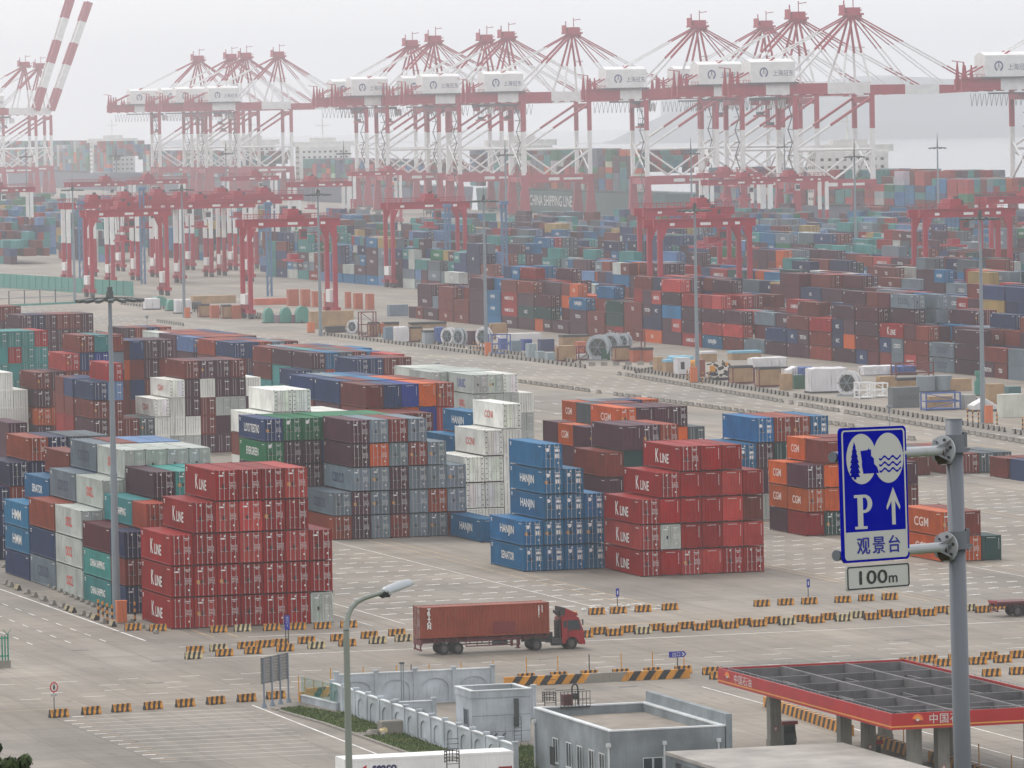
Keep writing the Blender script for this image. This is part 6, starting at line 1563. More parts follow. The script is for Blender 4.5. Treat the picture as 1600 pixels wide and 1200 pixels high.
def reel(px0, px1, yb, yt, label, m_=None, ang=0.0):
    p, w_, h = sz(px0, px1, yb, yt); r = empty('cable_reel', (p.x, p.y+1.0, 0), ang); R_ = h/2-.1; T = max(w_*.35, .8); m_ = m_ or REEL; n = 24
    for s in (-1, 1):
        b = MB()
        for i in range(n):
            a0, a1 = 2*math.pi*i/n, 2*math.pi*(i+1)/n; q = lambda a, rr_, x: (x, math.cos(a)*rr_, R_+.1+math.sin(a)*rr_)
            x0, x1 = s*T/2-.12, s*T/2+.12
            for x in (x0, x1): b.quad(q(a0,R_,x), q(a1,R_,x), q(a1,R_*.74,x), q(a0,R_*.74,x))
            b.quad(q(a0,R_,x0), q(a1,R_,x0), q(a1,R_,x1), q(a0,R_,x1)); b.quad(q(a0,R_*.74,x0), q(a1,R_*.74,x0), q(a1,R_*.74,x1), q(a0,R_*.74,x1))
        part('flange', b, r, [m_])
        b = MB()
        for k in range(6): a = k*math.pi/3; b.beam((s*(T/2+.12), 0, R_+.1), (s*(T/2+.12), math.cos(a)*R_*.9, R_+.1+math.sin(a)*R_*.8), .1, .14)
        part('spoke', b, r, [MAT['mast']])
    b = MB(); b.tube((-T/2, 0, R_+.1), (T/2, 0, R_+.1), R_*.66, n=n); part('drum', b, r, [MAT['mast_dark']])
    b = MB(); b.box(-T/2-.5, T/2+.5, -R_*.8, -R_*.6, 0, .3); b.box(-T/2-.5, T/2+.5, R_*.6, R_*.8, 0, .3); b.box(-T/2-.6, -T/2-.3, -R_*.8, R_*.8, 0, .25); b.box(T/2+.3, T/2+.6, -R_*.8, R_*.8, 0, .25); part('cradle', b, r, [MAT['steel']])
    lab(r, label, 'reel', px0)
def tarp(px0, px1, yb, yt, label, m_=None, dep=3, z0=0.0, peak=0.0, rack=True):
    p, w_, h = sz(px0, px1, yb, yt); r = empty('tarpaulin_load', (p.x-w_/2, p.y, 0)); b = MB(); m_ = m_ or TARP; n = 9; q = random.Random(int(px0)); V = []
    for j in range(6):
        for i in range(n+1):
            x, y = w_*i/n, dep*j/5; z = h*(1+q.uniform(-.04, .02))+peak*(1-abs(2*i/n-1))-(.12 if i in (0, n) or j in (0, 5) else 0); V.append((x+q.uniform(-.04,.04), y+q.uniform(-.04,.04), z))
    k = len(b.v); b.v += V
    for j in range(5):
        for i in range(n): a = k+j*(n+1)+i; b.f.append((a, a+1, a+n+2, a+n+1)); b.m.append(0); b.c.append(None)
    def skirt(idx):
        for a, c in zip(idx[:-1], idx[1:]):
            pa, pc = V[a], V[c]; f = .45
            ma, mc = (pa[0]+q.uniform(-.08,.08), pa[1]+q.uniform(-.08,.08), pa[2]*f+z0), (pc[0]+q.uniform(-.08,.08), pc[1]+q.uniform(-.08,.08), pc[2]*f+z0)
            b.quad(pa, pc, mc, ma); b.quad(ma, mc, (pc[0], pc[1], z0+.1), (pa[0], pa[1], z0+.1))
    skirt(list(range(0, n+1))); skirt([j*(n+1) for j in range(6)]); skirt([j*(n+1)+n for j in range(6)]); skirt([5*(n+1)+i for i in range(n+1)])
    part('sheet', b, r, [m_])
    if rack: b = MB(); b.box(-.15, w_+.15, -.1, dep+.1, .0, .3); part('flat_rack', b, r, [FRM])
    lab(r, label, 'covered load', px0)
def frame(px0, px1, yb, yt, label, m_=None, dep=2.3):
    p, w_, h = sz(px0, px1, yb, yt); w_ = max(w_-.6, 1.2); r = empty('open_rack', (p.x-w_/2, p.y, 0)); m_ = m_ or RACK; b = MB()
    for x in (0, w_):
        for y in (0, dep): b.box(x-.1, x+.1, y-.1, y+.1, 0, h)
    for z in (.2, h*.5, h-.1):
        for y in (0, dep): b.box(0, w_, y-.08, y+.08, z-.08, z+.08)
        for x in (0, w_): b.box(x-.08, x+.08, 0, dep, z-.08, z+.08)
    b.beam((0,0,.2), (w_,0,h*.5), .12); b.beam((w_,0,h*.5), (0,0,h-.1), .12); part('frame', b, r, [m_]); b = MB(); b.box(.1, w_-.1, .1, dep-.1, .1, .3); part('deck', b, r, [m_]); lab(r, label, 'frame', px0)
def arch(px0, px1, yb, yt, label, m_):
    p, w_, h = sz(px0, px1, yb, yt); r = empty('covered_boat_shape', (p.x-w_/2, p.y, 0)); b = MB(); n = 10
    pts = [(0, .2)]+[(w_/2-w_/2*math.cos(math.pi*k/n), .3+(h-.3)*math.sin(math.pi*k/n)**.5) for k in range(n+1)]+[(w_, .2)]
    b.prism(pts[::-1], 0, 2.2, 'y'); part('cover', b, r, [m_]); b = MB(); b.box(-.2, w_+.2, -.2, 2.4, 0, .22); part('deck', b, r, [FRM]); lab(r, label, 'covered load', px0)
GT = mat('tarp_green', srgb(72,138,124), rough=.6, wear=.15, streak=False); BT = mat('tarp_blue', srgb(60,90,150), rough=.6, wear=.15, streak=False); LB = mat('tarp_sky_blue', srgb(120,180,205), rough=.6, wear=.1, streak=False)
def box(px0, px1, yb, yt, label, rgb, dep=2.3, top=None): return crate(px0, px1, yb, yt, label, MAT.setdefault('bx%s' % (rgb,), mat('box_paint', srgb(*rgb), rough=.5, wear=.2)), top, False, dep, False)
CVR = mat('cover_black', (.03,.032,.04), rough=.6, wear=.1)
arch(236,262,480,463,'green tarpaulin mound left of the grey mast', GT); tarp(228,250,484,466,'white capped tank beside the green mounds'); tarp(276,299,490,468,'white covered load right at the grey mast'); arch(262,276,486,468,'green covered mound touching the white load', GT)
b_ = sz(297,314,487,470); r = empty('dark_barrel', (b_[0].x, b_[0].y, 0)); b = MB(); b.tube((-1.3,0,1.3), (1.3,0,1.3), 1.25, n=16); part('drum', b, r, [CVR]); b = MB(); b.box(-1.4,1.4,-.8,.8,0,.2); part('cradle', b, r, [RACK]); lab(r, 'dark lying barrel left of the orange sided crates', 'barrel', 297)
crate(311,330,496,475,'tan crate with dark cover left of the front gantry leg',top=CVR); box(328,346,497,477,'orange box between the dark covered crates',(178,94,64)); crate(347,364,498,476,'tan crate with dark cover nearest the gantry leg',top=CVR); box(362,380,498,477,'orange box beside the gantry leg',(178,94,64))
crate(300,372,474,462,'long low tan stack behind the dark covered crates',dep=4,rack=False); box(396,470,476,466,'long orange and dark low load behind the green arches',(190,96,66),3)
arch(414,428,505,481,'first of the green covered arches', GT); arch(440,456,505,480,'second of the green covered arches', GT); arch(464,484,505,478,'third of the green covered arches', GT); box(428,442,505,492,'purplish grey panel between the green arches',(150,130,140)); box(455,465,505,492,'small purplish panel right of the second arch',(130,90,100))
crate(484,556,513,486,'long plain tan crate beside the mast',rack=False,dep=2.6,planks=False)
b_ = sz(506,541,520,510); r = empty('cable_coil', (b_[0].x, b_[0].y, 0)); b = MB()
for k in range(4): b.tube((-2.2,-.3+.1*k,.3+.32*k), (2.2,-.3+.1*k,.3+.32*k), .22, n=8)
part('coil', b, r, [CVR]); b = MB(); b.box(-2.5,2.5,-.6,.8,0,.1); part('deck', b, r, [RACK]); lab(r, 'dark bundle of coiled cable in front of the long tan crate', 'coil', 506)
reel(545,564,522,499,'white round reel right of the long tan crate', TARP, .6); frame(563,590,527,487,'tall dark red open frame right of the white reel'); crate(577,596,526,503,'tan crate with dark cover right of the red frame',top=CVR); box(594,603,526,505,'narrow orange panel beside the dark covered crate',(178,94,64))
box(600,622,531,511,'blue-grey box with pale edge in the strip',(100,122,140)); tarp(619,639,536,510,'white tarpaulin hung over a purplish rack',dep=2.2); crate(639,662,535,510,'tan crate pair with dark cover, left half',top=CVR); crate(598,626,512,503,'dark covered low crate behind the blue-grey box',top=CVR,rack=False); box(661,682,538,516,'pale grey box right of the crate pair',(150,160,166),2.3,CVR)
tarp(682,696,538,511,'blue tarpaulin box left of the twin white reels', BT, 2); reel(692,716,540,511,'left of the twin white reels', TARP, .5); reel(712,730,541,512,'right of the twin white reels with frame', None, .4)
box(729,744,539,517,'dark purple box right of the twin reels',(84,52,66)); box(743,750,539,517,'narrow purple panel at the reels',(96,60,74)); reel(750,768,543,510,'white reel behind the centre mast', TARP, .5); crate(766,795,530,505,'tan crate behind the centre mast'); crate(640,700,512,503,'low tan and dark stack behind the crate pair',top=CVR,rack=False)
frame(767,800,553,522,'blue open rack with orange lamps right of the centre mast', MAT['box_b'] if 'box_b' in MAT else BT); box(780,796,546,529,'royal blue box inside the blue rack',(44,70,140)); box(797,818,551,532,'blue-grey box with a white spot',(110,130,140)); box(815,835,548,530,'royal blue box behind the grey blocks',(40,64,136)); box(823,842,561,537,'tall pale grey block',(140,156,160)); box(838,856,563,549,'low pale grey block, left of two',(138,154,158)); box(853,871,566,551,'low pale grey block, right of two',(134,150,156))
crate(778,850,532,521,'long white pipe load over the blue boxes',TARP,rack=False,dep=3,planks=False); box(842,870,549,530,'navy low load behind the pale blocks',(40,56,96)); crate(870,903,565,540,'plain tan crate with vertical boards at the road'); crate(876,925,540,523,'long dark covered tan stack behind the tan crate',top=CVR,rack=False,dep=3); box(900,921,552,534,'orange panel behind the red frames',(178,94,64)); frame(902,922,563,541,'small dark red frame with white sacks'); tarp(903,920,563,553,'white sacks on a red rack',dep=1.8)
reel(925,952,563,522,'largest pale grey reel in the strip', None, .9); box(938,957,563,546,'dark green box with white lettering before the largest reel',(28,84,66)); reel(948,966,556,519,'grey reel behind the largest one', None, .8); reel(964,990,548,520,'rightmost grey reel behind the orange sided crates', None, .7)
frame(960,1010,545,517,'dark red gantry frame over the rear reels'); crate(960,988,565,540,'tan crate with dark cover right of the green box',top=CVR); box(986,1005,566,543,'orange box, left of the pair at the strip corner',(178,94,64),2.3,CVR); box(1004,1024,566,543,'orange box, right of the pair at the strip corner',(178,94,64),2.3,CVR)
crate(1023,1040,581,558,'plain tan box at the start of the right strip',rack=False,planks=False); crate(1038,1056,585,562,'tan box with sky blue tarpaulin top',top=LB,rack=False,planks=False); tarp(1050,1084,570,556,'sky blue tarpaulin behind the white hut', LB, 3)
r = empty('site_hut', at(1059, 586)); b = MB(); b.box(0,2.4,0,2.4,.15,2.9); part('wall', b, r, [TARP]); b = MB(); b.box(-.08,2.48,-.08,2.48,2.9,3.02); part('roof', b, r, [COP]); b = MB(); b.box(.6,1.3,-.05,0,1.0,2.3); part('window', b, r, [CVR]); b = MB(); b.box(-.1,2.5,-.1,2.5,0,.15); part('base', b, r, [RACK]); lab(r, 'small white site hut with a grilled opening left of the mast', 'hut', 1058)
b_ = at(1081, 584); r = empty('yellow_tank', b_); b = MB(); b.tube((-.5,.8,1.5), (1.5,.8,1.5), .95, n=16); part('tank', b, r, [MAT['by']]); b = MB(); b.box(-.6,1.6,0,1.6,.2,.6); part('cradle', b, r, [RACK]); lab(r, 'yellow tank behind the orange cabinet', 'tank', 1075)
box(1090,1106,589,562,'reddish brown box right of the mast',(130,66,56)); crate(1092,1125,565,549,'pale topped crate behind the mast',rack=False,dep=3,planks=False,top=TARP)
p = at(1110, 595); r = empty('machinery_load', p); q = random.Random(2); b = MB()
for k in range(26): x, y, z = q.uniform(.2,4.2), q.uniform(.1,2.4), q.uniform(.6,3.2); b.beam((x,y,z), (x+q.uniform(-1,1), y+q.uniform(-.5,.5), z+q.uniform(-.6,.6)), q.uniform(.15,.5), q.uniform(.15,.5))
part('machine', b, r, [CVR])['kind'] = 'stuff'; b = MB(); b.box(.0,.9,-.1,.3,1.6,2.6); b.box(2.8,3.3,-.1,.3,2.6,3.1); part('guard', b, r, [MAT['by']]); b = MB(); b.box(-.2,4.8,-.1,2.6,.1,.45); part('flat_rack', b, r, [FRM]); lab(r, 'heap of dark machinery with yellow guards on a flat rack', 'machinery', 1110)
crate(1143,1180,600,571,'wide tan crate with dark cover, left of two before the white tarpaulin',top=CVR); crate(1184,1222,605,573,'wide tan crate with dark cover, right of two before the white tarpaulin',top=CVR); tarp(1176,1230,576,558,'broad white tarpaulin block behind the wide crates',dep=3); crate(1140,1194,562,548,'long tan load before the blue container',rack=False,dep=3,planks=False,top=LB); crate(1221,1242,610,584,'tan crate left of the green one',rack=False); box(1238,1262,608,586,'dark green box with ribs left of the big white load',(30,86,66)); tarp(1232,1256,590,577,'crumpled white plastic over the tan and green boxes',dep=2.4,peak=.6,rack=False)
tarp(1250,1272,590,573,'blue tarpaulin with scalloped white top', BT, 2.5); tarp(1268,1324,614,574,'biggest white wrapped load at the road',dep=3.2); reel(1314,1345,619,578,'big white reel right of the wrapped load', TARP, .8); frame(1340,1366,623,597,'left white trussed frame by the reel', MAT['white']); frame(1364,1390,621,598,'right white trussed frame by the reel', MAT['white'])
crate(1372,1402,606,588,'tan crate behind the trussed frames',rack=False); tarp(1350,1402,586,571,'white wrapped long load behind the frames',dep=3,rack=False); tarp(1402,1432,586,571,'royal blue tarpaulin load before the red container', BT, 3); frame(1397,1462,600,566,'rusty portal frame over the blue tarpaulin'); crate(1400,1450,604,590,'long dark covered crate behind the grey container',top=CVR,rack=False,dep=3)
r = box(1391,1442,637,605,'slate grey container with faded letters in the strip',(92,100,104),2.4); t_ = link('lettering', text_mesh('NOSCO', .9, 1.1), r, color=srgb(60,66,72)); t_.matrix_local = Matrix(((1,0,0,2.6),(0,0,-1,.04),(0,1,0,1.6),(0,0,0,1)))
frame(1444,1504,641,613,'navy open rack holding a wood crate', BT); crate(1450,1492,638,619,'slatted wood crate inside the navy rack',rack=False,dep=1.8)
p = at(1468, 612); r = empty('steel_tank', p); b = MB(); b.tube((-2,1,0.2), (-2,1,2.6), 1.6, n=18); part('tank', b, r, [MAT['mast']]); b = MB(); b.tube((1,1,.2), (1,1,2.6), 1.5, n=18); part('tank', b, r, [MAT['mast']]); b = MB(); b.box(-3.6,2.6,-.6,2.6,0,.2); part('base', b, r, [FRM]); lab(r, 'pair of short grey tanks above the slate container', 'tank', 1445)
crate(1480,1524,611,592,'low plain tan crate right of the grey tanks',rack=False,planks=False,dep=3); box(1504,1530,640,617,'pale grey slatted box left of the right mast',(150,150,146)); box(1517,1532,636,622,'small navy box at the right mast',(36,52,84))
p = at(1531, 618); r = empty('teal_machine', p); b = MB(); b.tube((0,0,0), (0,0,2.4), .9, n=12); b.tube((0,0,2.4), (0,0,3.3), .6, n=12); b.box(-.7,.7,-.4,.4,3.3,4.0); part('body', b, r, [GT]); b = MB(); b.box(-1,1,-1,1,0,.15); part('base', b, r, [FRM]); lab(r, 'upright teal machine behind the right mast', 'machine', 1524)
tarp(1521,1558,643,632,'white plastic peak beside the right mast',dep=2.6,peak=1.0); crate(1541,1574,634,600,'tall plain tan crate right of the mast',rack=False,planks=False); box(1572,1600,628,604,'teal and dark crate pair behind the tall tan crate',(60,100,104)); box(1562,1606,652,616,'white sided container on a dark rack at the right edge',(198,200,190),2.4); box(1440,1540,668-46,608,'',(60,64,72)) if False else None
p = at(665, 492); r = empty('blue_machine', p); b = MB(); b.tube((0,0,0), (0,0,3.2), 1.4, .9, 12); b.box(-.8,.8,-.6,.6,3.2,4.4); b.beam((.6,0,1.4), (6,0,.8), .7); b.box(5.0,7.6,-.8,.8,.3,1.6); part('body', b, r, [BT]); b = MB(); b.box(-1.6,8,-1,1,0,.2); part('base', b, r, [FRM]); lab(r, 'dark blue machine standing alone before the brown stacks', 'machine', 655)
box(606,641,494,476,'pale grey single box on open ground below the brown stacks',(118,134,146),2.4)
for k, (x0, x1, yb, yt, c_) in enumerate(((449,470,478,452,(172,92,64)),(470,488,479,452,(176,94,66)),(488,506,480,455,(178,94,64)),(507,520,482,458,(178,94,64)),(540,552,482,456,(178,94,64)),(553,570,483,458,(178,94,64)),(572,588,484,459,(178,94,64)))):
    box(x0, x1, yb, yt, 'orange open box, %s from left, in the row behind the front gantry' % nth(k+1), c_, 2.4)
seen = {}
for o, base, cat, px in STRIP:
    del o['_px']; tag(o, base, cat, 'loads on the cargo strip beyond the service road')

# ------------------------------------------------------------------ hillside at the camera, street lamp, big sign, shrub
HM_ = grass_mat(); HM_.name = 'hillside_ground'
b = MB(); nI, nJ = 30, 60; V = []
def hill_z(d, a):
    z = 44.6-d*.131; n = mathutils.noise.fractal(Vector((a*.05, d*.05, 3)), 1.0, 2.0, 4)
    return max(z+n*.7, -.3 if d > 330 else -9)
for j in range(nJ+1):
    d = -30+j*372/nJ
    for i in range(nI+1):
        a = -60+120*i/nI; p = FWD.xy.normalized()*d+RGT.xy*a; V.append((p.x, p.y, hill_z(max(d, -8), a) if d < 340 else -.3))
b.v = V
for j in range(nJ):
    for i in range(nI): k = j*(nI+1)+i; b.f.append((k, k+1, k+nI+2, k+nI+1)); b.m.append(0); b.c.append(None)
tag(b.build('hillside', HM_, smooth=True), kind='structure')
def apx(px, py, d):
    """point at depth d on the line of sight of a measured position"""
    v = ray(px, py); return Vector((0, 0, CAM_H))+v*(d/CAM_F)
# street lamp
D1 = 132.0; T_ = apx(541, 985, D1); base = Vector((T_.x, T_.y, 0)); base.z = hill_z(D1, (base.x*RGT.x+base.y*RGT.y))-.3
r = empty('street_lamp', base); tag(r, 'grey street lamp with curved arm and cobra head rising in front of the road', 'street lamp')
LM = mat('lamp_post_grey', srgb(138,142,136), rough=.45, wear=.15)
def rel(px, py, dd=0.0): return apx(px, py, D1+dd)-base
b = MB(); b.tube((0,0,0), (0,0,T_.z-base.z), .095, .07, 14); b.tube((0,0,0), (0,0,.25), .16, .16, 12); part('pole', b, r, [LM])
pts = [(541,985),(541.5,972),(544,960),(549,950),(557,941),(568,935),(580,931),(592,927.5),(602,924)]
q = MB()
for k, (a, c) in enumerate(zip(pts[:-1], pts[1:])): q.tube(rel(*a, k*.05), rel(*c, (k+1)*.05), .07-k*.003, .067-k*.003, 10)
part('arm', q, r, [LM])
h0 = rel(599, 926, .4); h1 = rel(643, 910, .9); u = (h1-h0); Ln = u.length; u.normalize(); sd = u.cross(Vector((0,0,1))).normalized(); up_ = sd.cross(u)
b = MB(); n = 10; prof = [(0,.5,.6),(.06,.85,.85),(.3,1,1),(.7,1,1),(.93,.8,.75),(1,.4,.3)]; ks = []
for t_, wv, hv in prof:
    ks.append(len(b.v))
    for i in range(n+1): a = math.pi*i/n; b.v.append(tuple(h0+u*(Ln*t_)+sd*(math.cos(a)*.17*wv)+up_*(math.sin(a)*.125*hv)))
for k0, k1 in zip(ks[:-1], ks[1:]):
    for i in range(n): b.f.append((k0+i, k0+i+1, k1+i+1, k1+i)); b.m.append(0); b.c.append(None)
b.f.append(tuple(ks[0]+i for i in range(n+1))); b.m.append(1); b.c.append(None); b.f.append(tuple(ks[-1]+i for i in reversed(range(n+1)))); b.m.append(0); b.c.append(None)
part('lamp_head', b, r, [mat('lamp_head_metal', srgb(168,172,176), rough=.3, metal=.5, wear=.05), FRM], ).data.polygons.foreach_set('use_smooth', [False]*0) if False else part('lamp_head', b, r, [mat('lamp_head_metal', srgb(168,172,176), rough=.3, metal=.5, wear=.05), FRM])
b = MB(); b.beam(h0+u*.05-up_*.03, h0+u*(Ln*.95)-up_*.01, .30, .05); part('lens', b, r, [MAT['glass_l']])
b = MB(); b.beam(h0-u*.05-up_*.03, h0+u*.10-up_*.07, .20, .12); b.tube(h0-u*.06-up_*.06, h0+u*.16-up_*.06, .06, n=8); part('clamp', b, r, [FRM])

# the parking sign
D2 = 66.0
TL = apx(1310.5, 669.5, D2); BL = apx(1317.5, 880.5, D2)
TR = apx(1415.0, 660.0, D2+.97); BR = apx(1421.0, 868.5, D2+.97)
uu = ((TR-TL)+(BR-BL))/2; WS = uu.length; HS = ((TL-BL).length+(TR-BR).length)/2
ux = Vector((uu.x, uu.y, 0)).normalized(); uz = ((TL-BL)+(TR-BR)).normalized(); ux = (uu-uz*uu.dot(uz)).normalized(); un = ux.cross(uz)        # out of the face, towards the camera
pz = apx(1504, 1190, 67.65); pt_ = apx(1490, 655, 67.65); pb_ = Vector((pz.x, pz.y, 0)); gz = hill_z(67.65, pb_.x*RGT.x+pb_.y*RGT.y)-.4
dirp = (pt_-pz).normalized(); pb_ = pz+dirp*((gz-pz.z)/dirp.z)
r = empty('parking_sign', pb_); tag(r, 'large blue viewing platform parking sign with a 100 m plate on a grey pole', 'sign')
O = BL-pb_
SM = Matrix(((ux.x, uz.x, un.x, O.x), (ux.y, uz.y, un.y, O.y), (ux.z, uz.z, un.z, O.z), (0, 0, 0, 1)))
PG = mat('sign_pole_grey', srgb(104,108,116), rough=.5, wear=.1); PW = mat('sign_arm_white', srgb(168,170,174), rough=.4, wear=.12)
SB = mat('panel_blue', srgb(0,14,158), rough=.8, wear=.03, wcol=(.01,.02,.2), spec=.03); SW = mat('panel_white', (.50,.50,.48), rough=.55, wear=.06, wcol=(.3,.3,.28), streak=False)
def spart(name, b, par=None, mats=None):
    o = b.build(name, mats, par or r)
    if par is None: o.matrix_local = SM
    return o
def rrect(x0, x1, y0, y1, rad, n=6):
    P4 = []
    for cx, cy_, a0 in ((x1-rad, y1-rad, 0), (x0+rad, y1-rad, 90), (x0+rad, y0+rad, 180), (x1-rad, y0+rad, 270)):
        for k in range(n+1): a = math.radians(a0+90*k/n); P4.append((cx+rad*math.cos(a), cy_+rad*math.sin(a)))
    return P4
def flat(b, P4, z, m=0): b.poly([(x, y, z) for x, y in P4], m)
def slab(b, P4, z0, z1, m=0):
    flat(b, P4, z1, m); flat(b, P4[::-1], z0, m)
    for i in range(len(P4)): a, c = P4[i], P4[(i+1) % len(P4)]; b.quad((a[0],a[1],z0), (c[0],c[1],z0), (c[0],c[1],z1), (a[0],a[1],z1), m)
b = MB(); slab(b, rrect(0, WS, 0, HS, .06), -.025, 0); pn = spart('panel', b, None, [SB])
b = MB(); ro, ri = rrect(.035, WS-.035, .028, HS-.028, .05), rrect(.062, WS-.062, .044, HS-.044, .035)
for i in range(len(ro)): j = (i+1) % len(ro); b.quad((*ro[i],.003), (*ro[j],.003), (*ri[j],.003), (*ri[i],.003))
yb_ = HS*.225
flat(b, [(.06,.044)]+[(WS-.06,.044),(WS-.06,yb_),(.06,yb_)], .0035)
def V_(v): return HS*(1-v)
circles = [(.315, .235, .225, .187), (.715, .235, .228, .187)]
for cu, cv, ru, rv in circles: flat(b, [(WS*cu+WS*ru*math.cos(k*math.pi/24), V_(cv)+HS*rv*math.sin(k*math.pi/24)) for k in range(48)], .004 if cu < .5 else .0045)
# P with slab serifs and arrow
def F(u0, u1, v0, v1, z=.004, m=0): b.quad((WS*u0, V_(v1), z), (WS*u1, V_(v1), z), (WS*u1, V_(v0), z), (WS*u0, V_(v0), z), m)
F(.235,.315,.50,.735); F(.19,.375,.735,.755); F(.185,.235,.50,.522)
for k in range(12):
    a0, a1 = -math.pi/2+math.pi*k/12, -math.pi/2+math.pi*(k+1)/12
    o_ = lambda a, ro_, rv_: (WS*(.34+ro_*math.cos(a)), V_(.568)+HS*rv_*math.sin(a), .004)
    b.quad(o_(a0,.115,.068), o_(a1,.115,.068), o_(a1,.045,.046), o_(a0,.045,.046))
F(.315,.34,.50,.522); F(.315,.34,.614,.636)
F(.745,.80,.545,.735); b.poly([(WS*.773,V_(.455),.0042),(WS*.665,V_(.60),.0042),(WS*.675,V_(.625),.0042),(WS*.745,V_(.56),.0042),(WS*.80,V_(.56),.0042),(WS*.865,V_(.625),.0042),(WS*.875,V_(.60),.0042)][::-1])
part('legend', b, pn, [SW])
b = MB()
# tree
tx_, tw = .21, .082
lv = [(.105,.0),(.15,.3),(.142,.15),(.185,.5),(.175,.25),(.222,.66),(.21,.35),(.262,.8),(.25,.4),(.300,.95),(.288,.5),(.338,1.0),(.328,.55),(.368,.92),(.36,.25),(.385,.22)]
Lp = [(WS*(tx_-tw*w_), V_(v)) for v, w_ in lv]; Rp = [(WS*(tx_+tw*w_), V_(v-.006)) for v, w_ in lv[::-1]]
for (v0, w0), (v1, w1) in zip(lv[:-1], lv[1:]): b.quad((WS*(tx_-tw*w1), V_(v1), .006), (WS*(tx_+tw*w1), V_(v1), .006), (WS*(tx_+tw*w0), V_(v0), .006), (WS*(tx_-tw*w0), V_(v0), .006))
# viewing rock
b.poly([(WS*u_, V_(v_), .006) for u_, v_ in ((.335,.345),(.57,.345),(.545,.30),(.50,.275),(.50,.235),(.46,.215),(.46,.165),(.435,.17),(.43,.155),(.405,.17),(.30,.175),(.32,.255),(.315,.28))])
for w_ in range(3):
    n = 24; vv = .235+w_*.045
    for k in range(n):
        f = lambda t: V_(vv+.012*math.sin(t*2*math.pi*2.7+.4)); u0, u1 = .575+.33*k/n, .575+.33*(k+1)/n
        b.quad((WS*u0, f(k/n)-.012, .0062), (WS*u1, f((k+1)/n)-.012, .0062), (WS*u1, f((k+1)/n)+.012, .0062), (WS*u0, f(k/n)+.012, .0062))
part('pictogram', b, pn, [SB])
t_ = link('lettering', text_mesh('观景台', .27, 1.0, bold=0.0, track=1.28), pn, color=srgb(4,22,140)); t_.matrix_local = Matrix(((1,0,0,WS*.53),(0,1,0,HS*.122),(0,0,1,.006),(0,0,0,1)))
me_ = t_.data; co = np.empty(len(me_.vertices)*3); me_.vertices.foreach_get('co', co); wtx = np.ptp(co.reshape(-1,3)[:,0]); htx = np.ptp(co.reshape(-1,3)[:,1])
t_.scale = (WS*.64/wtx, HS*.128/htx, 1)
for k_, dx_ in ((1, -.006), (2, .006)):
    t2 = t_.copy(); C.objects.link(t2); t2.parent = pn; t2.location = (t_.location.x+dx_, t_.location.y+(.003 if k_ == 1 else -.003), .006+.0006*k_)
# distance plate
b = MB(); slab(b, rrect(.055, WS-.01, -.315, -.035, .04), -.02, 0); dp = spart('distance_plate', b, None, [SW])
b = MB(); ro, ri = rrect(.066, WS-.02, -.305, -.045, .035), rrect(.088, WS-.042, -.29, -.060, .022)
for i in range(len(ro)): j = (i+1) % len(ro); b.quad((*ro[i],.003), (*ro[j],.003), (*ri[j],.003), (*ri[i],.003))
part('border', b, dp, [MAT['sblack']])
for s_, size, cx, cw_, ch in (('100', .25, .44, .42, .155), ('m', .2, .735, .13, .082)):
    t_ = link('lettering', text_mesh(s_, 1.0, 1.0, bold=.01), dp, color=(.012,.012,.014)); co = np.empty(len(t_.data.vertices)*3); t_.data.vertices.foreach_get('co', co); w0 = np.ptp(co.reshape(-1,3)[:,0]); h0_ = np.ptp(co.reshape(-1,3)[:,1])
    t_.matrix_local = Matrix.Translation((WS*cx, -.175-(.036 if s_ == 'm' else 0), .005)) @ Matrix.Diagonal((WS*cw_/w0, ch/h0_, 1, 1))
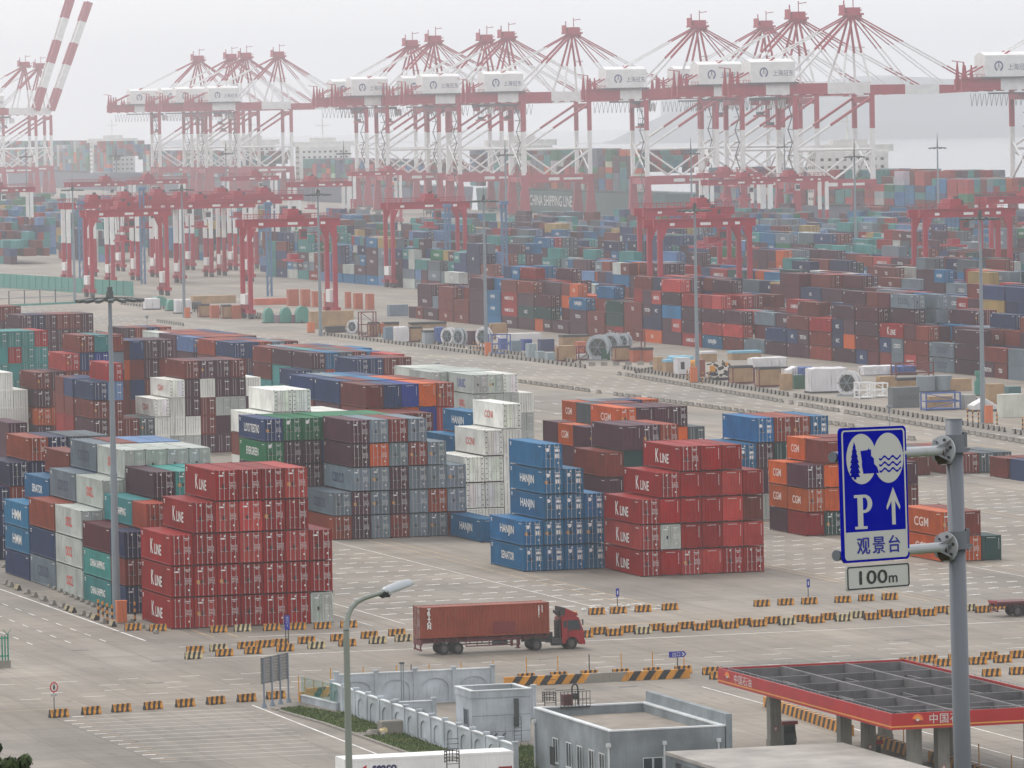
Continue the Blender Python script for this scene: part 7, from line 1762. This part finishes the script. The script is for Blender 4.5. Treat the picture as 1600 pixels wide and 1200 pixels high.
# arms behind the panel
for (xl, yl), (xr, yr), nm in (((1310,714),(1480,703),'upper'), ((1316,868),(1484,854),'lower')):
    a0 = apx(xl, yl, D2+.05)-un*.07-pb_; a1 = apx(xr, yr, 67.6)-pb_
    b = MB(); b.tube(a0, a1, .058, n=16); part('arm', b, r, [PW])
    b = MB(); b.tube(a0-(a1-a0).normalized()*.02, a0+(a1-a0).normalized()*.01, .062, n=16); part('end_cap', b, r, [PG])
    ad = (a1-a0).normalized(); c0 = a1-ad*.02
    b = MB(); b.tube(c0-ad*.06, c0-ad*.04, .17, n=28); b.tube(c0-ad*.045, c0-ad*.0, .06, n=12); fl = part('flange', b, r, [PW])
    for k in range(6):
        an_ = k*math.pi/3+.3; e1 = ad.cross(Vector((0,0,1))).normalized(); e2 = e1.cross(ad); q_ = c0-ad*.075+(e1*math.cos(an_)+e2*math.sin(an_))*.12
        b = MB(); b.tube(q_, q_+ad*.05, .018, n=8); part('bolt', b, fl, [FRM])
    for k in range(4):
        an_ = k*math.pi/2+.78; e1 = ad.cross(Vector((0,0,1))).normalized(); e2 = e1.cross(ad); rv_ = e1*math.cos(an_)+e2*math.sin(an_)
        b = MB(); b.poly([tuple(c0-ad*.06+rv_*.055), tuple(c0-ad*.06+rv_*.19), tuple(c0-ad*.24+rv_*.055)]); b.poly([tuple(c0-ad*.06+rv_*.055), tuple(c0-ad*.24+rv_*.055), tuple(c0-ad*.06+rv_*.19)]); part('gusset', b, r, [PW])
    # clamp round the pole
    pc = (pt_-pb_)*0; tt = (a1.z)/dirp.z; pc = dirp*tt
    b = MB(); b.tube(pc-dirp*.035+Vector((0,0,0)), pc-dirp*.015, .165, n=24); b.beam(pc-ux*.20, pc+ux*.24, .10, .03); part('clamp_plate', b, r, [PG])
    b = MB(); b.tube(pc-dirp*.02, pc+dirp*.17, .122, n=20); b.beam(pc+RGT*.12+dirp*.02, pc+RGT*.12+dirp*.2, .04, .06); part('collar', b, r, [PG])
    b = MB(); n = 12; e1 = ad
    for k in range(n):
        a0_, a1_ = math.pi*k/n, math.pi*(k+1)/n
        f = lambda a, s_: tuple(c0+ad*(-.02)+dirp*(-math.sin(a)*.17)+(-ad)*(math.cos(a)*.11)+un*s_)
        b.quad(f(a0_, .07), f(a1_, .07), f(a1_, -.07), f(a0_, -.07))
    part('shroud', b, r, [MAT['rust']]) if 'rust' in MAT else None
    if 'rust' not in MAT: MAT['rust'] = mat('rusty_steel', (.05,.035,.03), rough=.8, wear=.5); part('shroud', b, r, [MAT['rust']])
b = MB(); tp = pt_-pb_; b.tube((0,0,0), tp, .104, .098, 28); pp = part('pole', b, r, [PG]); pp.data.polygons.foreach_set('use_smooth', [len(p.vertices) == 4 for p in pp.data.polygons])
b = MB(); b.tube(tp, tp+dirp*.012, .102, n=28); part('pole_cap', b, r, [PW])
# dark leafy shrub rising at the lower left corner
LF = mat('leaf_dark', (.035,.060,.015), rough=.7, wear=.5, streak=False, scale=6, wcol=(.10,.09,.02), spec=.2); BRK = mat('bark', (.05,.04,.03), rough=.9, wear=.3)
def shrub(px, py, d, rad, hgt, nleaf, label, seed):
    c = apx(px, py, d); base = Vector((c.x, c.y, hill_z(d, c.x*RGT.x+c.y*RGT.y)-.2)); r = empty('shrub', base); tag(r, label, 'shrub'); q = random.Random(seed); top = c.z-base.z
    b = MB(); b.tube((0,0,0), (0,0,top*.5), .10, .07, 8)
    for k in range(9): a = q.uniform(0,6.28); b.tube((0,0,top*.35), (math.cos(a)*rad*.7, math.sin(a)*rad*.7, top*q.uniform(.6,.95)), .05, .015, 6)
    part('trunk', b, r, [BRK])
    b = MB(); cl = [(q.gauss(0, rad*.45), q.gauss(0, rad*.45), top+q.uniform(-hgt, -.05)) for _ in range(16)]
    for k in range(nleaf):
        cx, cy_, cz = q.choice(cl); v = Vector((q.gauss(0,1), q.gauss(0,1), q.gauss(0,1))).normalized()*q.uniform(.3,1)*rad*.36; p = Vector((cx,cy_,cz))+v
        n_ = (v.normalized()+Vector((q.uniform(-.6,.6),q.uniform(-.6,.6),q.uniform(0,.9)))).normalized(); e1 = n_.cross(Vector((.3,.2,1))).normalized(); e2 = n_.cross(e1); s_ = q.uniform(.05,.11)
        b.quad(p-e1*s_*.5, p+e2*s_*1.1, p+e1*s_*.5, p-e2*s_*1.1)
    part('crown', b, r, [LF])
shrub(10, 1186, 118, .42, .7, 3200, 'dark leafy shrub with yellowish tips filling the lower left corner', 3)
shrub(-6, 1158, 120, .12, .7, 260, 'thin upright twiggy shrub at the very left edge', 4)
shrub(165, 1206, 118, .22, .3, 420, 'small leafy tip just reaching the bottom edge at left', 6)
# ------------------------------------------------------------------ haze over the port
hz = MB(); hz.box(-4200, 9500, -500, 16500, -5.5, 260)
hm = bpy.data.materials.new('haze_air'); hm.use_nodes = True
t = hm.node_tree; t.nodes.clear(); o_ = t.nodes.new('ShaderNodeOutputMaterial'); v_ = t.nodes.new('ShaderNodeVolumePrincipled')
v_.inputs['Color'].default_value = (0.955, 0.962, 1.0, 1); v_.inputs['Density'].default_value = 0.00013; v_.inputs['Anisotropy'].default_value = 0.35
t.links.new(v_.outputs[0], o_.inputs['Volume'])
tag(hz.build('haze', [hm]), 'pale morning haze hanging over the whole port', 'haze', kind='stuff')
